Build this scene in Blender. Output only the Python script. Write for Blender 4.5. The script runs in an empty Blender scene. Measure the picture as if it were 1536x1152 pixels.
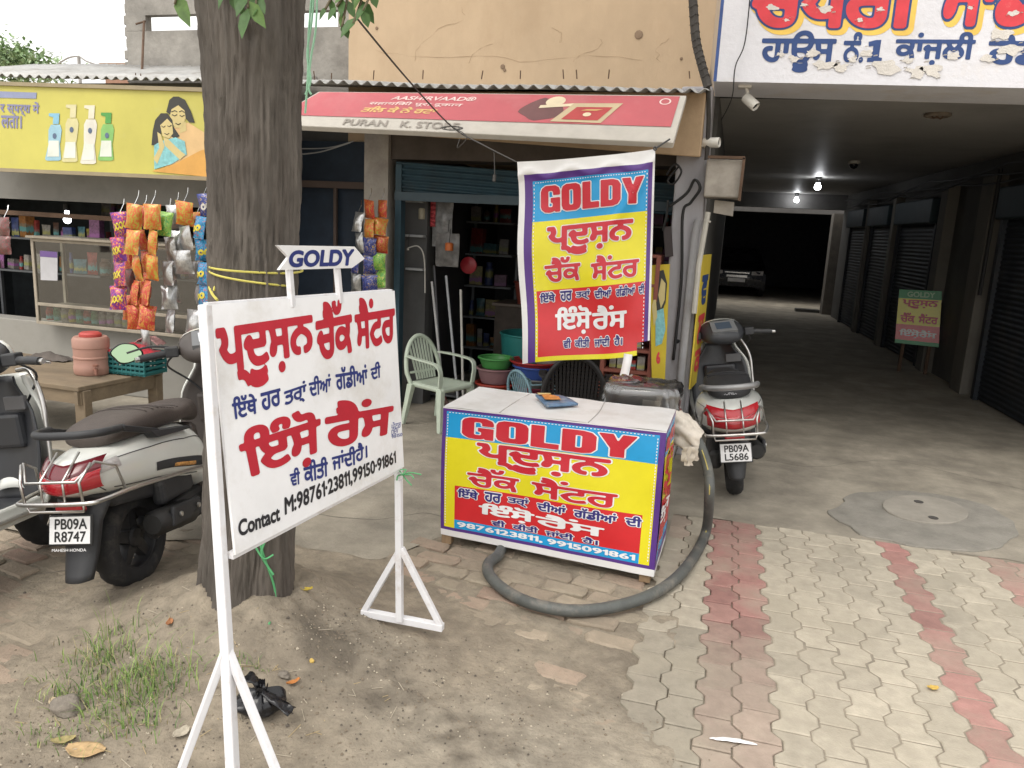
import bpy, bmesh, math, random
import numpy as np
from mathutils import Vector, Matrix, noise
random.seed(7)
R = math.radians
SC = bpy.context.scene
COL = SC.collection

# ------------------------------------------------------------------ camera
F, PITCH, ROLL, YAW, H = 1150.0, 11.5, 2.8, 15.2, 1.7
_p, _r, _y = R(PITCH), R(ROLL), R(YAW)
FWD = Vector((-math.sin(_y)*math.cos(_p), math.cos(_y)*math.cos(_p), -math.sin(_p)))
_r0 = Vector((math.cos(_y), math.sin(_y), 0)); _u0 = _r0.cross(FWD)
RIGHT = _r0*math.cos(_r) + _u0*math.sin(_r); UP = RIGHT.cross(FWD)
EYE = Vector((0, 0, H))
cam_d = bpy.data.cameras.new('camera'); cam = bpy.data.objects.new('camera', cam_d); COL.objects.link(cam)
cam_d.sensor_width = 36.0; cam_d.lens = 36.0*F/1536.0; cam_d.clip_start = 0.05; cam_d.clip_end = 600
cam.matrix_world = Matrix((( RIGHT.x, UP.x, -FWD.x, EYE.x), (RIGHT.y, UP.y, -FWD.y, EYE.y), (RIGHT.z, UP.z, -FWD.z, EYE.z), (0,0,0,1)))
SC.camera = cam

# ------------------------------------------------------------------ sky, sun, exposure
SUN_EL, SUN_AZ = 58.0, 200.0      # azimuth clockwise from +Y: behind the camera, a little to the left
world = bpy.data.worlds.new('World'); SC.world = world; world.use_nodes = True
wn = world.node_tree.nodes; wl = world.node_tree.links
sky = wn.new('ShaderNodeTexSky'); sky.sky_type = 'NISHITA'; sky.sun_disc = False
sky.sun_elevation = R(SUN_EL); sky.sun_rotation = R(SUN_AZ); sky.air_density = 1.0; sky.dust_density = 6.0; sky.ozone_density = 0.6
hs = wn.new('ShaderNodeHueSaturation'); hs.inputs['Saturation'].default_value = 0.35
wl.new(sky.outputs['Color'], hs.inputs['Color'])
cl = wn.new('ShaderNodeMix'); cl.data_type = 'RGBA'; cl.inputs['Factor'].default_value = .55; cl.inputs['B'].default_value = (9.3, 9.1, 8.7, 1)   # bright even cloud
wl.new(hs.outputs['Color'], cl.inputs['A']); wl.new(cl.outputs['Result'], wn['Background'].inputs['Color'])
wn['Background'].inputs['Strength'].default_value = 0.15
sd = bpy.data.lights.new('sun', 'SUN'); sun = bpy.data.objects.new('sun', sd); COL.objects.link(sun)
sd.energy = 0.7; sd.angle = R(30); sd.color = (1.0, 0.96, 0.88)
_az, _el = R(SUN_AZ), R(SUN_EL)
_sdir = Vector((math.sin(_az)*math.cos(_el), math.cos(_az)*math.cos(_el), math.sin(_el)))
sun.rotation_euler = (-_sdir).to_track_quat('-Z', 'Y').to_euler()
SC.view_settings.view_transform = 'Standard'; SC.view_settings.look = 'None'
SC.view_settings.gamma = 1.0; SC.view_settings.exposure = 0.68
SC.render.engine = 'CYCLES'; SC.cycles.max_bounces = 8; SC.cycles.transparent_max_bounces = 12
SC.cycles.use_denoising = True

# ------------------------------------------------------------------ survey helpers (photo pixel + one known coordinate -> metres)
def ray(px, py): return FWD + RIGHT*((px-768)/F) + UP*((576-py)/F)
def atz(px, py, z=0.0): d = ray(px, py); return EYE + d*((z-EYE.z)/d.z)
def aty(px, py, y): d = ray(px, py); return EYE + d*((y-EYE.y)/d.y)
def atx(px, py, x): d = ray(px, py); return EYE + d*((x-EYE.x)/d.x)
V = lambda *a: Vector(a)

# ------------------------------------------------------------------ materials
MC = {}
def M(name, col=(.5,.5,.5), rough=.6, metal=0.0, var=.12, scale=6.0, bump=.0, bscale=80.0, dirt=None, dscale=3.0, damt=.5, spec=.5, coat=0.0, trans=0.0, stretch=None, alpha=1.0, detail=6.0, rvar=.0, ior=1.45):
    if name in MC: return MC[name]
    m = bpy.data.materials.new(name); m.use_nodes = True; n = m.node_tree.nodes; l = m.node_tree.links
    b = n['Principled BSDF']
    tc = n.new('ShaderNodeTexCoord'); src = tc.outputs['Object']
    if stretch:
        mp = n.new('ShaderNodeMapping'); mp.inputs['Scale'].default_value = stretch; l.new(src, mp.inputs['Vector']); src = mp.outputs['Vector']
    nz = n.new('ShaderNodeTexNoise'); nz.inputs['Scale'].default_value = scale; nz.inputs['Detail'].default_value = detail; nz.inputs['Roughness'].default_value = .65
    l.new(src, nz.inputs['Vector'])
    rp = n.new('ShaderNodeMapRange'); rp.inputs['From Min'].default_value = .3; rp.inputs['From Max'].default_value = .7
    rp.inputs['To Min'].default_value = 1-var; rp.inputs['To Max'].default_value = 1+var; l.new(nz.outputs['Fac'], rp.inputs['Value'])
    mul = n.new('ShaderNodeVectorMath'); mul.operation = 'SCALE'; mul.inputs[0].default_value = col[:3]; l.new(rp.outputs['Result'], mul.inputs['Scale'])
    out = mul.outputs['Vector']
    if dirt:
        n2 = n.new('ShaderNodeTexNoise'); n2.inputs['Scale'].default_value = dscale; n2.inputs['Detail'].default_value = 8; n2.inputs['Roughness'].default_value = .7
        l.new(src, n2.inputs['Vector'])
        r2 = n.new('ShaderNodeMapRange'); r2.inputs['From Min'].default_value = .62-.25*damt; r2.inputs['From Max'].default_value = .85-.25*damt; l.new(n2.outputs['Fac'], r2.inputs['Value'])
        r2.inputs['To Max'].default_value = min(1, .45+.5*damt)
        mx = n.new('ShaderNodeMix'); mx.data_type = 'RGBA'; l.new(r2.outputs['Result'], mx.inputs['Factor']); l.new(out, mx.inputs['A']); mx.inputs['B'].default_value = (*dirt, 1)
        out = mx.outputs['Result']
    l.new(out, b.inputs['Base Color'])
    b.inputs['Roughness'].default_value = rough; b.inputs['Metallic'].default_value = metal
    b.inputs['Specular IOR Level'].default_value = spec; b.inputs['Coat Weight'].default_value = coat; b.inputs['Coat Roughness'].default_value = .08
    b.inputs['Transmission Weight'].default_value = trans; b.inputs['Alpha'].default_value = alpha; b.inputs['IOR'].default_value = ior
    if rvar:
        r3 = n.new('ShaderNodeMapRange'); r3.inputs['From Min'].default_value = .3; r3.inputs['From Max'].default_value = .7
        r3.inputs['To Min'].default_value = max(.02, rough-rvar); r3.inputs['To Max'].default_value = min(1, rough+rvar); l.new(nz.outputs['Fac'], r3.inputs['Value']); l.new(r3.outputs['Result'], b.inputs['Roughness'])
    if bump:
        n3 = n.new('ShaderNodeTexNoise'); n3.inputs['Scale'].default_value = bscale; n3.inputs['Detail'].default_value = 8; n3.inputs['Roughness'].default_value = .6
        l.new(src, n3.inputs['Vector'])
        bp = n.new('ShaderNodeBump'); bp.inputs['Strength'].default_value = min(1, bump); bp.inputs['Distance'].default_value = .01*max(1, bump)
        l.new(n3.outputs['Fac'], bp.inputs['Height']); l.new(bp.outputs['Normal'], b.inputs['Normal'])
    MC[name] = m; return m
def EMIT(name, col, s):
    if name in MC: return MC[name]
    m = bpy.data.materials.new(name); m.use_nodes = True; b = m.node_tree.nodes['Principled BSDF']
    b.inputs['Base Color'].default_value = (*col, 1); b.inputs['Emission Color'].default_value = (*col, 1); b.inputs['Emission Strength'].default_value = s
    MC[name] = m; return m
def GLASS(name, col=(1,1,1), rough=.05, mixf=.12):
    if name in MC: return MC[name]
    m = bpy.data.materials.new(name); m.use_nodes = True; n = m.node_tree.nodes; l = m.node_tree.links
    for x in list(n): n.remove(x)
    o = n.new('ShaderNodeOutputMaterial'); t = n.new('ShaderNodeBsdfTransparent'); g = n.new('ShaderNodeBsdfGlossy'); mx = n.new('ShaderNodeMixShader')
    t.inputs['Color'].default_value = (*col, 1); g.inputs['Roughness'].default_value = rough; mx.inputs['Fac'].default_value = mixf
    fz = n.new('ShaderNodeFresnel'); fz.inputs['IOR'].default_value = 1.5
    ad = n.new('ShaderNodeMath'); ad.operation = 'ADD'; ad.inputs[1].default_value = mixf*.5; l.new(fz.outputs[0], ad.inputs[0]); l.new(ad.outputs[0], mx.inputs['Fac'])
    l.new(t.outputs[0], mx.inputs[1]); l.new(g.outputs[0], mx.inputs[2]); l.new(mx.outputs[0], o.inputs['Surface'])
    MC[name] = m; return m

# ------------------------------------------------------------------ object helpers
def tag(o, label=None, cat=None, group=None, kind=None):
    if label: o['label'] = label
    if cat: o['category'] = cat
    if group: o['group'] = group
    if kind: o['kind'] = kind
    return o
def thing(name, label, cat, loc=(0,0,0), rz=0.0, group=None, rot=None):
    o = bpy.data.objects.new(name, None); COL.objects.link(o); o.empty_display_size = .1
    o.location = loc; o.rotation_euler = rot if rot else (0, 0, rz)
    return tag(o, label, cat, group)

class MB:
    """collects shapes; build() links them as ONE mesh object"""
    def __init__(s): s.v = []; s.f = []; s.mi = []; s.xf = None
    def add(s, vs, fs, mi=0, xf=None):
        n = len(s.v); x = xf if xf is not None else s.xf
        for p in vs:
            p = Vector(p); s.v.append(x @ p if x is not None else p)
        for k, f in enumerate(fs):
            s.f.append([n+i for i in f]); s.mi.append(mi[k] if isinstance(mi, (list, tuple)) else mi)
        return s
    def box(s, x0, y0, z0, x1, y1, z1, mi=0):
        return s.hexa([(x0,y0,z0),(x1,y0,z0),(x1,y1,z0),(x0,y1,z0),(x0,y0,z1),(x1,y0,z1),(x1,y1,z1),(x0,y1,z1)], mi)
    def hexa(s, p, mi=0): return s.add(p, [(3,2,1,0),(4,5,6,7),(0,1,5,4),(1,2,6,5),(2,3,7,6),(3,0,4,7)], mi)
    def tube(s, pts, r, seg=8, mi=0, cap=True, closed=False, flat=1.0):
        pts = [Vector(p) for p in pts]; n = len(pts); vs = []; fs = []
        rad = r if isinstance(r, (list, tuple)) else [r]*n
        prev = None
        for i, p in enumerate(pts):
            if closed: t = pts[(i+1) % n]-pts[i-1]
            else: t = pts[min(i+1, n-1)]-pts[max(i-1, 0)]
            if t.length < 1e-9: t = Vector((0,0,1))
            t.normalize()
            if prev is None:
                a = Vector((0,0,1)) if abs(t.z) < .9 else Vector((1,0,0)); u = (a - t*a.dot(t)).normalized()
            else:
                u = prev - t*prev.dot(t)
                u = u.normalized() if u.length > 1e-6 else t.orthogonal().normalized()
            prev = u; w = t.cross(u)
            for k in range(seg):
                a = 2*math.pi*k/seg; vs.append(p + u*(math.cos(a)*rad[i]*flat) + w*(math.sin(a)*rad[i]))
        for i in range(n if closed else n-1):
            j = (i+1) % n
            for k in range(seg): fs.append((i*seg+k, i*seg+(k+1) % seg, j*seg+(k+1) % seg, j*seg+k))
        if cap and not closed: fs.append(tuple(range(seg-1, -1, -1))); fs.append(tuple((n-1)*seg+k for k in range(seg)))
        return s.add(vs, fs, mi)
    def bar(s, a, b, w, h, mi=0, up=(0,0,1)):
        a, b = Vector(a), Vector(b); t = (b-a).normalized(); u = Vector(up); u = u - t*u.dot(t)
        if u.length < 1e-4: u = Vector((0,1,0)) - t*t.y
        u.normalize(); q = t.cross(u)
        P = [c + q*(sx*w/2) + u*(sz*h/2) for c in (a, b) for sx, sz in ((-1,-1),(1,-1),(1,1),(-1,1))]
        return s.add(P, [(3,2,1,0),(4,5,6,7),(0,1,5,4),(1,2,6,5),(2,3,7,6),(3,0,4,7)], mi)
    def lathe(s, prof, seg=24, xf=None, mi=0, sx=1.0, sy=1.0):
        vs = []; fs = []; n = len(prof)
        for r, z in prof:
            for k in range(seg): a = 2*math.pi*k/seg; vs.append((r*math.cos(a)*sx, r*math.sin(a)*sy, z))
        for i in range(n-1):
            for k in range(seg): fs.append((i*seg+k, i*seg+(k+1) % seg, (i+1)*seg+(k+1) % seg, (i+1)*seg+k))
        if prof[0][0] > 1e-6: fs.append(tuple(range(seg-1, -1, -1)))
        if prof[-1][0] > 1e-6: fs.append(tuple((n-1)*seg+k for k in range(seg)))
        return s.add(vs, fs, mi, xf)
    def grid(s, fn, nu, nv, mi=0, wrapu=False):
        vs = [fn(i/nu, j/nv) for j in range(nv+1) for i in range(nu + (0 if wrapu else 1))]; W = nu + (0 if wrapu else 1)
        fs = [(j*W+i, j*W+(i+1) % W, (j+1)*W+(i+1) % W, (j+1)*W+i) for j in range(nv) for i in range(nu)]
        if callable(mi): mi = [mi((i+.5)/nu, (j+.5)/nv) for j in range(nv) for i in range(nu)]
        return s.add(vs, fs, mi)
    def prism(s, poly, z0, z1, xf=None, mi=0):
        n = len(poly); vs = [(x, y, z0) for x, y in poly] + [(x, y, z1) for x, y in poly]
        fs = [tuple(range(n-1, -1, -1)), tuple(range(n, 2*n))] + [(i, (i+1) % n, n+(i+1) % n, n+i) for i in range(n)]
        return s.add(vs, fs, mi, xf)
    def build(s, name, mats, parent=None, smooth=None, bevel=0.0, seg=2, solid=0.0, sub=0, soff=-1.0):
        me = bpy.data.meshes.new(name); me.from_pydata([tuple(p) for p in s.v], [], s.f)
        mats = mats if isinstance(mats, (list, tuple)) else [mats]
        for m in mats: me.materials.append(m)
        if len(mats) > 1: me.polygons.foreach_set('material_index', s.mi)
        me.validate(); me.update()
        if smooth is not None:
            me.shade_smooth()
            if smooth < 180: me.set_sharp_from_angle(angle=R(smooth))
        o = bpy.data.objects.new(name, me); COL.objects.link(o)
        if solid: md = o.modifiers.new('thick', 'SOLIDIFY'); md.thickness = solid; md.offset = soff
        if bevel: md = o.modifiers.new('bevel', 'BEVEL'); md.width = bevel; md.segments = seg; md.limit_method = 'ANGLE'; md.angle_limit = R(35); md.harden_normals = False
        if sub: md = o.modifiers.new('sub', 'SUBSURF'); md.levels = sub; md.render_levels = sub
        if parent is not None: o.parent = parent
        return o

def spline(pts, n=8):
    """Catmull-Rom through pts"""
    pts = [Vector(p) for p in pts]; out = []
    for i in range(len(pts)-1):
        p0 = pts[max(i-1, 0)]; p1 = pts[i]; p2 = pts[i+1]; p3 = pts[min(i+2, len(pts)-1)]
        for k in range(n):
            t = k/n; out.append(.5*((2*p1) + (p2-p0)*t + (2*p0-5*p1+4*p2-p3)*t*t + (3*p1-p0-3*p2+p3)*t**3))
    out.append(pts[-1]); return out

# ------------------------------------------------------------------ lettering: glyph outlines -> distance field -> clean filled mesh, any stroke weight
LC = {}
def _loops(s, font_shift=0.0):
    c = bpy.data.curves.new('t', 'FONT'); c.body = s; c.size = 1; c.dimensions = '2D'; c.fill_mode = 'NONE'; c.resolution_u = 5
    o = bpy.data.objects.new('t', c); me = o.to_mesh()
    P = np.array([v.co[:2] for v in me.vertices]) if len(me.vertices) else np.zeros((0, 2)); E = [tuple(e.vertices) for e in me.edges]
    segs = [(P[a], P[b]) for a, b in E if np.abs(P[a]-P[b]).sum() > 1e-7]
    o.to_mesh_clear(); bpy.data.objects.remove(o); bpy.data.curves.remove(c)
    return np.array(segs).reshape(-1, 2, 2)
BLOCK = {'G': ([(9,9.2),(6,9.2),(6,10.8),(5.4,11.6),(3.7,11.6),(3.2,11),(3.2,3),(3.7,2.4),(5.3,2.4),(5.8,3),(5.8,5.2),(4.8,5.2),(4.8,7.4),(9,7.4),(9,0),(7,0),(6.6,1),(5.6,.1),(4,-.2),(2,.1),(.5,1.5),(0,3),(0,11),(.6,12.8),(2.2,14),(6.8,14),(8.5,12.8),(9,11)],),
    'O': ([(0,3),(.6,1),(2.2,0),(6.8,0),(8.4,1),(9,3),(9,11),(8.4,13),(6.8,14),(2.2,14),(.6,13),(0,11)], [(3.3,3.2),(3.3,10.8),(3.9,11.4),(5.1,11.4),(5.7,10.8),(5.7,3.2),(5.1,2.6),(3.9,2.6)]),
    'L': ([(0,0),(7.6,0),(7.6,2.9),(3.4,2.9),(3.4,14),(0,14)],), 'D': ([(0,0),(5.5,0),(7.8,.8),(9,3),(9,11),(7.8,13.2),(5.5,14),(0,14)], [(3.3,2.8),(3.3,11.2),(5,11.2),(5.6,10.6),(5.6,3.4),(5,2.8)]),
    'Y': ([(3,0),(6.4,0),(6.4,5.2),(9.6,14),(6.2,14),(4.75,8.6),(3.3,14),(-.2,14),(3,5.2)],)}
def _seg(poly, sx, sy, dx): P = [np.array((x*sx+dx, y*sy)) for x, y in poly]; return [(P[i], P[(i+1) % len(P)]) for i in range(len(P))]
def _adv(s): return _loops(s+'|')[:, :, 0].max()-_loops('|')[:, :, 0].max() if s else 0.0
MARKS = {'ੂ': -1.2, 'ੁ': -1.2, 'ੈ': .9, 'ੋ': .8, 'ੌ': .8, 'ੰ': .9, 'ੱ': .9, 'ਂ': .9, '੍': -.6, '਼': -.7}
def _layout(s, weight):
    if s.startswith('#'):                     # heavy block capitals
        out = []; x = 0
        for c in s[1:]:
            for k, poly in enumerate(BLOCK[c]): out += _seg(poly, .05, .05, x)
            x += (max(p[0] for p in BLOCK[c][0])+1.2)*.05
        return np.array(out)
    if '1' in s:                              # figures one by one, the 1 with its flag
        out = []; x = 0
        for c in s:
            if c == ' ': x += .22; continue
            if c == '1': g = np.array(_seg([(.12,0),(.21,0),(.21,.7),(.14,.7),(.10,.62),(.0,.56),(.0,.48),(.12,.52)], 1, 1, 0))
            else: g = _loops(c)
            g = g.copy(); g[:, :, 0] += x-g[:, :, 0].min(); out.append(g); x = g[:, :, 0].max()+.075+.6*weight
        return np.concatenate(out)
    base = ''.join(c for c in s if c not in MARKS); out = [_loops(base)]; pre = ''; last = ''
    for c in s:
        if c in MARKS:
            g = _loops(c).copy(); g[:, :, 0] += _adv(pre); g[:, :, 1] += MARKS[c]*weight
            if last == 'ੈ' and c in 'ਂੱ': g[:, :, 0] += .17+weight*1.4; g[:, :, 1] += .02
            out.append(g)
        else: pre += c
        last = c
    return np.concatenate(out)
def text_mesh(s, weight=0.0, fit=None, res=36):
    """returns verts (unit of em), faces, bbox of the text at weight `fit`"""
    fit = weight if fit is None else fit
    key = (s, weight, fit, res)
    if key in LC: return LC[key]
    S = _layout(s, fit)
    h = 1.0/res; pad = max(weight, 0)+3*h
    x0, y0 = S[:, :, 0].min()-pad, S[:, :, 1].min()-pad; x1, y1 = S[:, :, 0].max()+pad, S[:, :, 1].max()+pad
    bbox = (x0+pad-fit, y0+pad-fit, x1-pad+fit, y1-pad+fit)
    nx, ny = int((x1-x0)/h)+2, int((y1-y0)/h)+2
    X = x0+np.arange(nx)*h; Y = y0+np.arange(ny)*h+1e-5
    W = np.zeros((ny, nx+1), np.int32); D = np.full((ny, nx), 9.0)
    rad = max(weight, 0)+2.5*h
    for (ax, ay), (bx, by) in S:
        if ay != by:
            lo, hi, sg = (ay, by, 1) if ay < by else (by, ay, -1)
            j0, j1 = int(np.ceil((lo-Y[0])/h)), int(np.ceil((hi-Y[0])/h))
            if j1 > j0:
                js = np.arange(j0, j1); xs = ax+(Y[js]-ay)*(bx-ax)/(by-ay); ii = np.clip(np.ceil((xs-x0)/h).astype(int), 0, nx)
                np.add.at(W, (js, ii), sg)
        i0, i1 = max(0, int((min(ax, bx)-rad-x0)/h)), min(nx, int((max(ax, bx)+rad-x0)/h)+2)
        j0, j1 = max(0, int((min(ay, by)-rad-y0)/h)), min(ny, int((max(ay, by)+rad-y0)/h)+2)
        gx = X[None, i0:i1]; gy = Y[j0:j1, None]; dx, dy = bx-ax, by-ay; L = dx*dx+dy*dy
        t = np.clip(((gx-ax)*dx+(gy-ay)*dy)/L, 0, 1); d = np.hypot(gx-ax-t*dx, gy-ay-t*dy)
        D[j0:j1, i0:i1] = np.minimum(D[j0:j1, i0:i1], d)
    inside = np.cumsum(W, 1)[:, :nx] != 0
    val = np.where(inside, np.minimum(D, 2*h)+.02*h, -np.minimum(D, 1.0))+weight
    ins = val > 0
    verts = []; vid = {}; faces = []
    def gv(j, i):
        k = (j, i)
        if k not in vid: vid[k] = len(verts); verts.append((X[i], Y[j]))
        return vid[k]
    def cv(j, i, j2, i2):
        k = (j, i, j2, i2) if (j, i) < (j2, i2) else (j2, i2, j, i)
        if k not in vid:
            a, b = val[k[0], k[1]], val[k[2], k[3]]; t = a/(a-b)
            vid[k] = len(verts); verts.append((X[k[1]]+(X[k[3]]-X[k[1]])*t, Y[k[0]]+(Y[k[2]]-Y[k[0]])*t))
        return vid[k]
    cnt = ins[:-1, :-1].astype(int)+ins[1:, :-1]+ins[:-1, 1:]+ins[1:, 1:]
    for j in range(ny-1):
        i = 0; row = cnt[j]
        nzs = np.nonzero(row)[0]
        if len(nzs) == 0: continue
        i = nzs[0]; last = nzs[-1]
        while i <= last:
            c = row[i]
            if c == 0: i += 1; continue
            if c == 4:
                k = i
                while k+1 <= last and row[k+1] == 4 and k-i < 5: k += 1
                faces.append((gv(j, i), gv(j, k+1), gv(j+1, k+1), gv(j+1, i))); i = k+1; continue
            cs = [(j, i), (j, i+1), (j+1, i+1), (j+1, i)]; poly = []
            for q in range(4):
                a, b = cs[q], cs[(q+1) % 4]
                if ins[a]: poly.append(gv(*a))
                if ins[a] != ins[b]: poly.append(cv(*a, *b))
            if len(poly) >= 3: faces.append(tuple(poly))
            i += 1
    LC[key] = (np.array(verts), faces, bbox); return LC[key]
def lettering(parent, s, surf, box, mat, weight=0.0, lift=.002, fit=None, res=36, slant=0.0, name='lettering', warp=None, build=True, mb=None):
    """fit text s into box=(u0,v0,u1,v1) on surf(u,v,lift)"""
    vs, fs, (a0, b0, a1, b1) = text_mesh(s, weight, fit, res)
    u0, v0, u1, v1 = box; m = mb or MB(); P = []
    for x, y in vs:
        q = (y-b0)/(b1-b0); t = (x-a0)/(a1-a0)+slant*(q-.5)
        if warp: t, q = warp(t, q)
        P.append(surf(u0+(u1-u0)*t, v0+(v1-v0)*q, lift))
    m.add(P, fs)
    if not build: return m
    return m.build(name, mat, parent)
def flat(surf, poly, lift, mat, parent, name='panel'):
    m = MB(); m.add([surf(u, v, lift) for u, v in poly], [tuple(range(len(poly)))]); return m.build(name, mat, parent)
def plane_surf(o, ux, vy):
    o, ux, vy = Vector(o), Vector(ux), Vector(vy); n = ux.cross(vy).normalized()
    return lambda u, v, l=0.0: o+ux*u+vy*v+n*l
def quad_surf(bl, br, tr, tl):
    bl, br, tr, tl = map(Vector, (bl, br, tr, tl)); n = ((br-bl).cross(tl-bl)).normalized()
    return lambda u, v, l=0.0: bl*(1-u)*(1-v)+br*u*(1-v)+tr*u*v+tl*(1-u)*v+n*l
# ================================================================== GROUND
def sstep(a, b, x): t = min(1, max(0, (x-a)/(b-a))); return t*t*(3-2*t)
def nz(x, y, z=0.0, s=1.0): return noise.noise(Vector((x*s, y*s, z)))
def fbm(x, y, z=0.0, s=1.0, o=4): return noise.fractal(Vector((x*s, y*s, z)), 1.0, 2.0, o)
TREE = V(-1.815, 2.605, 0)

m = MB(); m.add([(-250,-250,-.07),(250,-250,-.07),(250,250,-.07),(-250,250,-.07)], [(0,1,2,3)])
tag(m.build('ground', M('ground_dust', (.34,.29,.22), .95, var=.2)), kind='structure')

def concrete_mat():
    m = M('forecourt_concrete', (.285,.255,.205), .85, var=.34, scale=2.6, bump=.6, bscale=55, dirt=(.165,.15,.125), dscale=1.9, damt=.55, rvar=.1)
    return m
m = MB()
edge = []
bedge = lambda x: 3.40+.52*sstep(-1.62, -1.30, x)
x = -14.0
while x < -.22:
    edge.append((x, bedge(x)-.04+.04*fbm(x, 0, 0, 3)+(.0 if x > -2.2 else -.35*sstep(-2.2, -3.2, x)), .0)); x += .06
edge += [(-.2, 3.93, 0), (-.19, 4.0, 0), (-.18, 4.66, 0)]
x = -.1
while x < 9: edge.append((x, 4.67+.02*fbm(x, 3, 0, 4), 0)); x += .08
pl = edge+[(9, 31, 0), (-14, 31, 0)]
bmx = bmesh.new(); fv = [bmx.verts.new(p) for p in pl]; es = [bmx.edges.new((fv[i], fv[(i+1) % len(fv)])) for i in range(len(fv))]
bmesh.ops.triangle_fill(bmx, use_beauty=True, edges=es, normal=(0,0,1)); me = bpy.data.meshes.new('concrete_forecourt'); bmx.to_mesh(me); bmx.free()
me.materials.append(concrete_mat()); o = bpy.data.objects.new('concrete_forecourt', me); COL.objects.link(o); tag(o, kind='structure')

# bed below the paving
m = MB(); m.grid(lambda u, v: V(-6+15*u, -1+5.9*v, -.024+.0212*sstep(-.1, .45, -6+15*u+.25*nz(u*40, v*9, 2))), 300, 20)
tag(m.build('paving_bed', M('joint_sand', (.235,.205,.16), .95, var=.25, bump=.4)), kind='structure')

# interlocking zigzag blocks: every block is its own polygon with a chamfered top
def vcol_mat(name, rough, bump, bscale, var=.14, dirt=None, damt=.4, dscale=2.0):
    m = M(name, (1,1,1), rough, var=var, scale=14, bump=bump, bscale=bscale, dirt=None); n = m.node_tree.nodes; l = m.node_tree.links
    at = n.new('ShaderNodeAttribute'); at.attribute_name = 'tone'
    b = n['Principled BSDF']; lk = b.inputs['Base Color'].links[0]; vm = lk.from_node
    l.new(at.outputs['Color'], vm.inputs[0])
    if dirt:
        tc = n.new('ShaderNodeTexCoord'); n2 = n.new('ShaderNodeTexNoise'); n2.inputs['Scale'].default_value = dscale; n2.inputs['Detail'].default_value = 9; n2.inputs['Roughness'].default_value = .68
        l.new(tc.outputs['Object'], n2.inputs['Vector']); r2 = n.new('ShaderNodeMapRange'); r2.inputs['From Min'].default_value = .6-.25*damt; r2.inputs['From Max'].default_value = .8-.2*damt; r2.inputs['To Max'].default_value = .8
        l.new(n2.outputs['Fac'], r2.inputs['Value']); mx = n.new('ShaderNodeMix'); mx.data_type = 'RGBA'; l.new(r2.outputs['Result'], mx.inputs['Factor']); l.new(vm.outputs[0], mx.inputs['A']); mx.inputs['B'].default_value = (*dirt, 1); l.new(mx.outputs['Result'], b.inputs['Base Color'])
    return m
def paved(name, blocks, mat, ch=.005, drop=.02):
    """blocks: (outline [(x,y)], z, tilt(x,y), colour)"""
    vs = []; fs = []; cols = []
    for out, z, (tx, ty), c in blocks:
        n = len(out); cx = sum(p[0] for p in out)/n; cy = sum(p[1] for p in out)/n; b = len(vs)
        for k, (x, y) in enumerate(out):
            vs.append((x, y, z-drop))
        for k, (x, y) in enumerate(out):
            vs.append((x, y, z-ch+tx*(x-cx)+ty*(y-cy)))
        for k, (x, y) in enumerate(out):
            dx, dy = cx-x, cy-y; L = math.hypot(dx, dy)
            vs.append((x+dx/L*ch*1.5, y+dy/L*ch*1.5, z+tx*(x-cx)+ty*(y-cy)))
        for k in range(n):
            q = (k+1) % n; fs.append((b+k, b+q, b+n+q, b+n+k)); fs.append((b+n+k, b+n+q, b+2*n+q, b+2*n+k))
        fs.append(tuple(b+2*n+k for k in range(n))); cols += [c]*(3*n)
    me = bpy.data.meshes.new(name); me.from_pydata(vs, [], fs); me.materials.append(mat)
    a = me.color_attributes.new('tone', 'FLOAT_COLOR', 'POINT'); a.data.foreach_set('color', np.array([(*c, 1) for c in cols], np.float32).ravel())
    o = bpy.data.objects.new(name, me); COL.objects.link(o); return tag(o, kind='structure')
rnd = random.Random(3)
W, L, A = .135, .185, .017; gap = .0028; X0 = -.215
def zig(y):                       # trapezoid wave
    t = (y/L) % 1.0
    return A*(-1 if t < .3 else (-1+2*(t-.3)/.2 if t < .5 else (1 if t < .8 else 1-2*(t-.8)/.2)))
knots = (0.0, .3, .5, .8)
blocks = []
for ci in range(0, 42):
    xl, xr = X0+ci*W, X0+(ci+1)*W
    for rj in range(-2, 27):
        ya = (rj+.5*(ci % 2)+.12)*L; yb = ya+L
        if ya > 4.72 or yb < .2: continue
        yb2 = min(yb, 4.68+.01*nz(xl, 1)); 
        if yb2-ya < .03: continue
        ks = [ya+gap] + sorted(y for k in knots for y in ((math.floor(ya/L)+k)*L, (math.floor(ya/L)+1+k)*L) if ya+gap+.004 < y < yb2-gap-.004) + [yb2-gap]
        out = [(xr+zig(y)-gap, y) for y in ks] + [(xl+zig(y)+gap, y) for y in reversed(ks)]
        ym = (ya+yb)/2; xm = (xl+xr)/2
        red = 0
        if ci in (2, 3): red = sstep(2.8, 3.7, ym+.3*nz(xm, ym, 4, 4))*.62+.30
        elif ci == 9: red = .85+.2*nz(xm, ym, 8, 5)
        elif ci in (13, 14): red = .75*sstep(3.6, 4.1, ym)
        elif ci == 0 and ym > 4.2: red = .3
        t = 1+.13*rnd.uniform(-1, 1)+.14*fbm(xm, ym, 2, .9)
        g = V(.385,.345,.275)*t; rd = V(.30,.145,.13)*t
        wet = sstep(.55, .0, xm+.12*nz(xm, ym, 1, 3))*sstep(3.9, 3.1, ym)*.3
        c = g.lerp(rd, max(0, min(1, red)))*(1-wet)
        blocks.append((out, .004*nz(xm, ym, 0, 2)-.003*(xm < .2), (rnd.gauss(0, .006), rnd.gauss(0, .006)), tuple(c)))
paved('paving_blocks', blocks, vcol_mat('paver_surface', .88, .35, 120, .16, (.325,.29,.225), .55, 1.6), ch=.0035)

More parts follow.
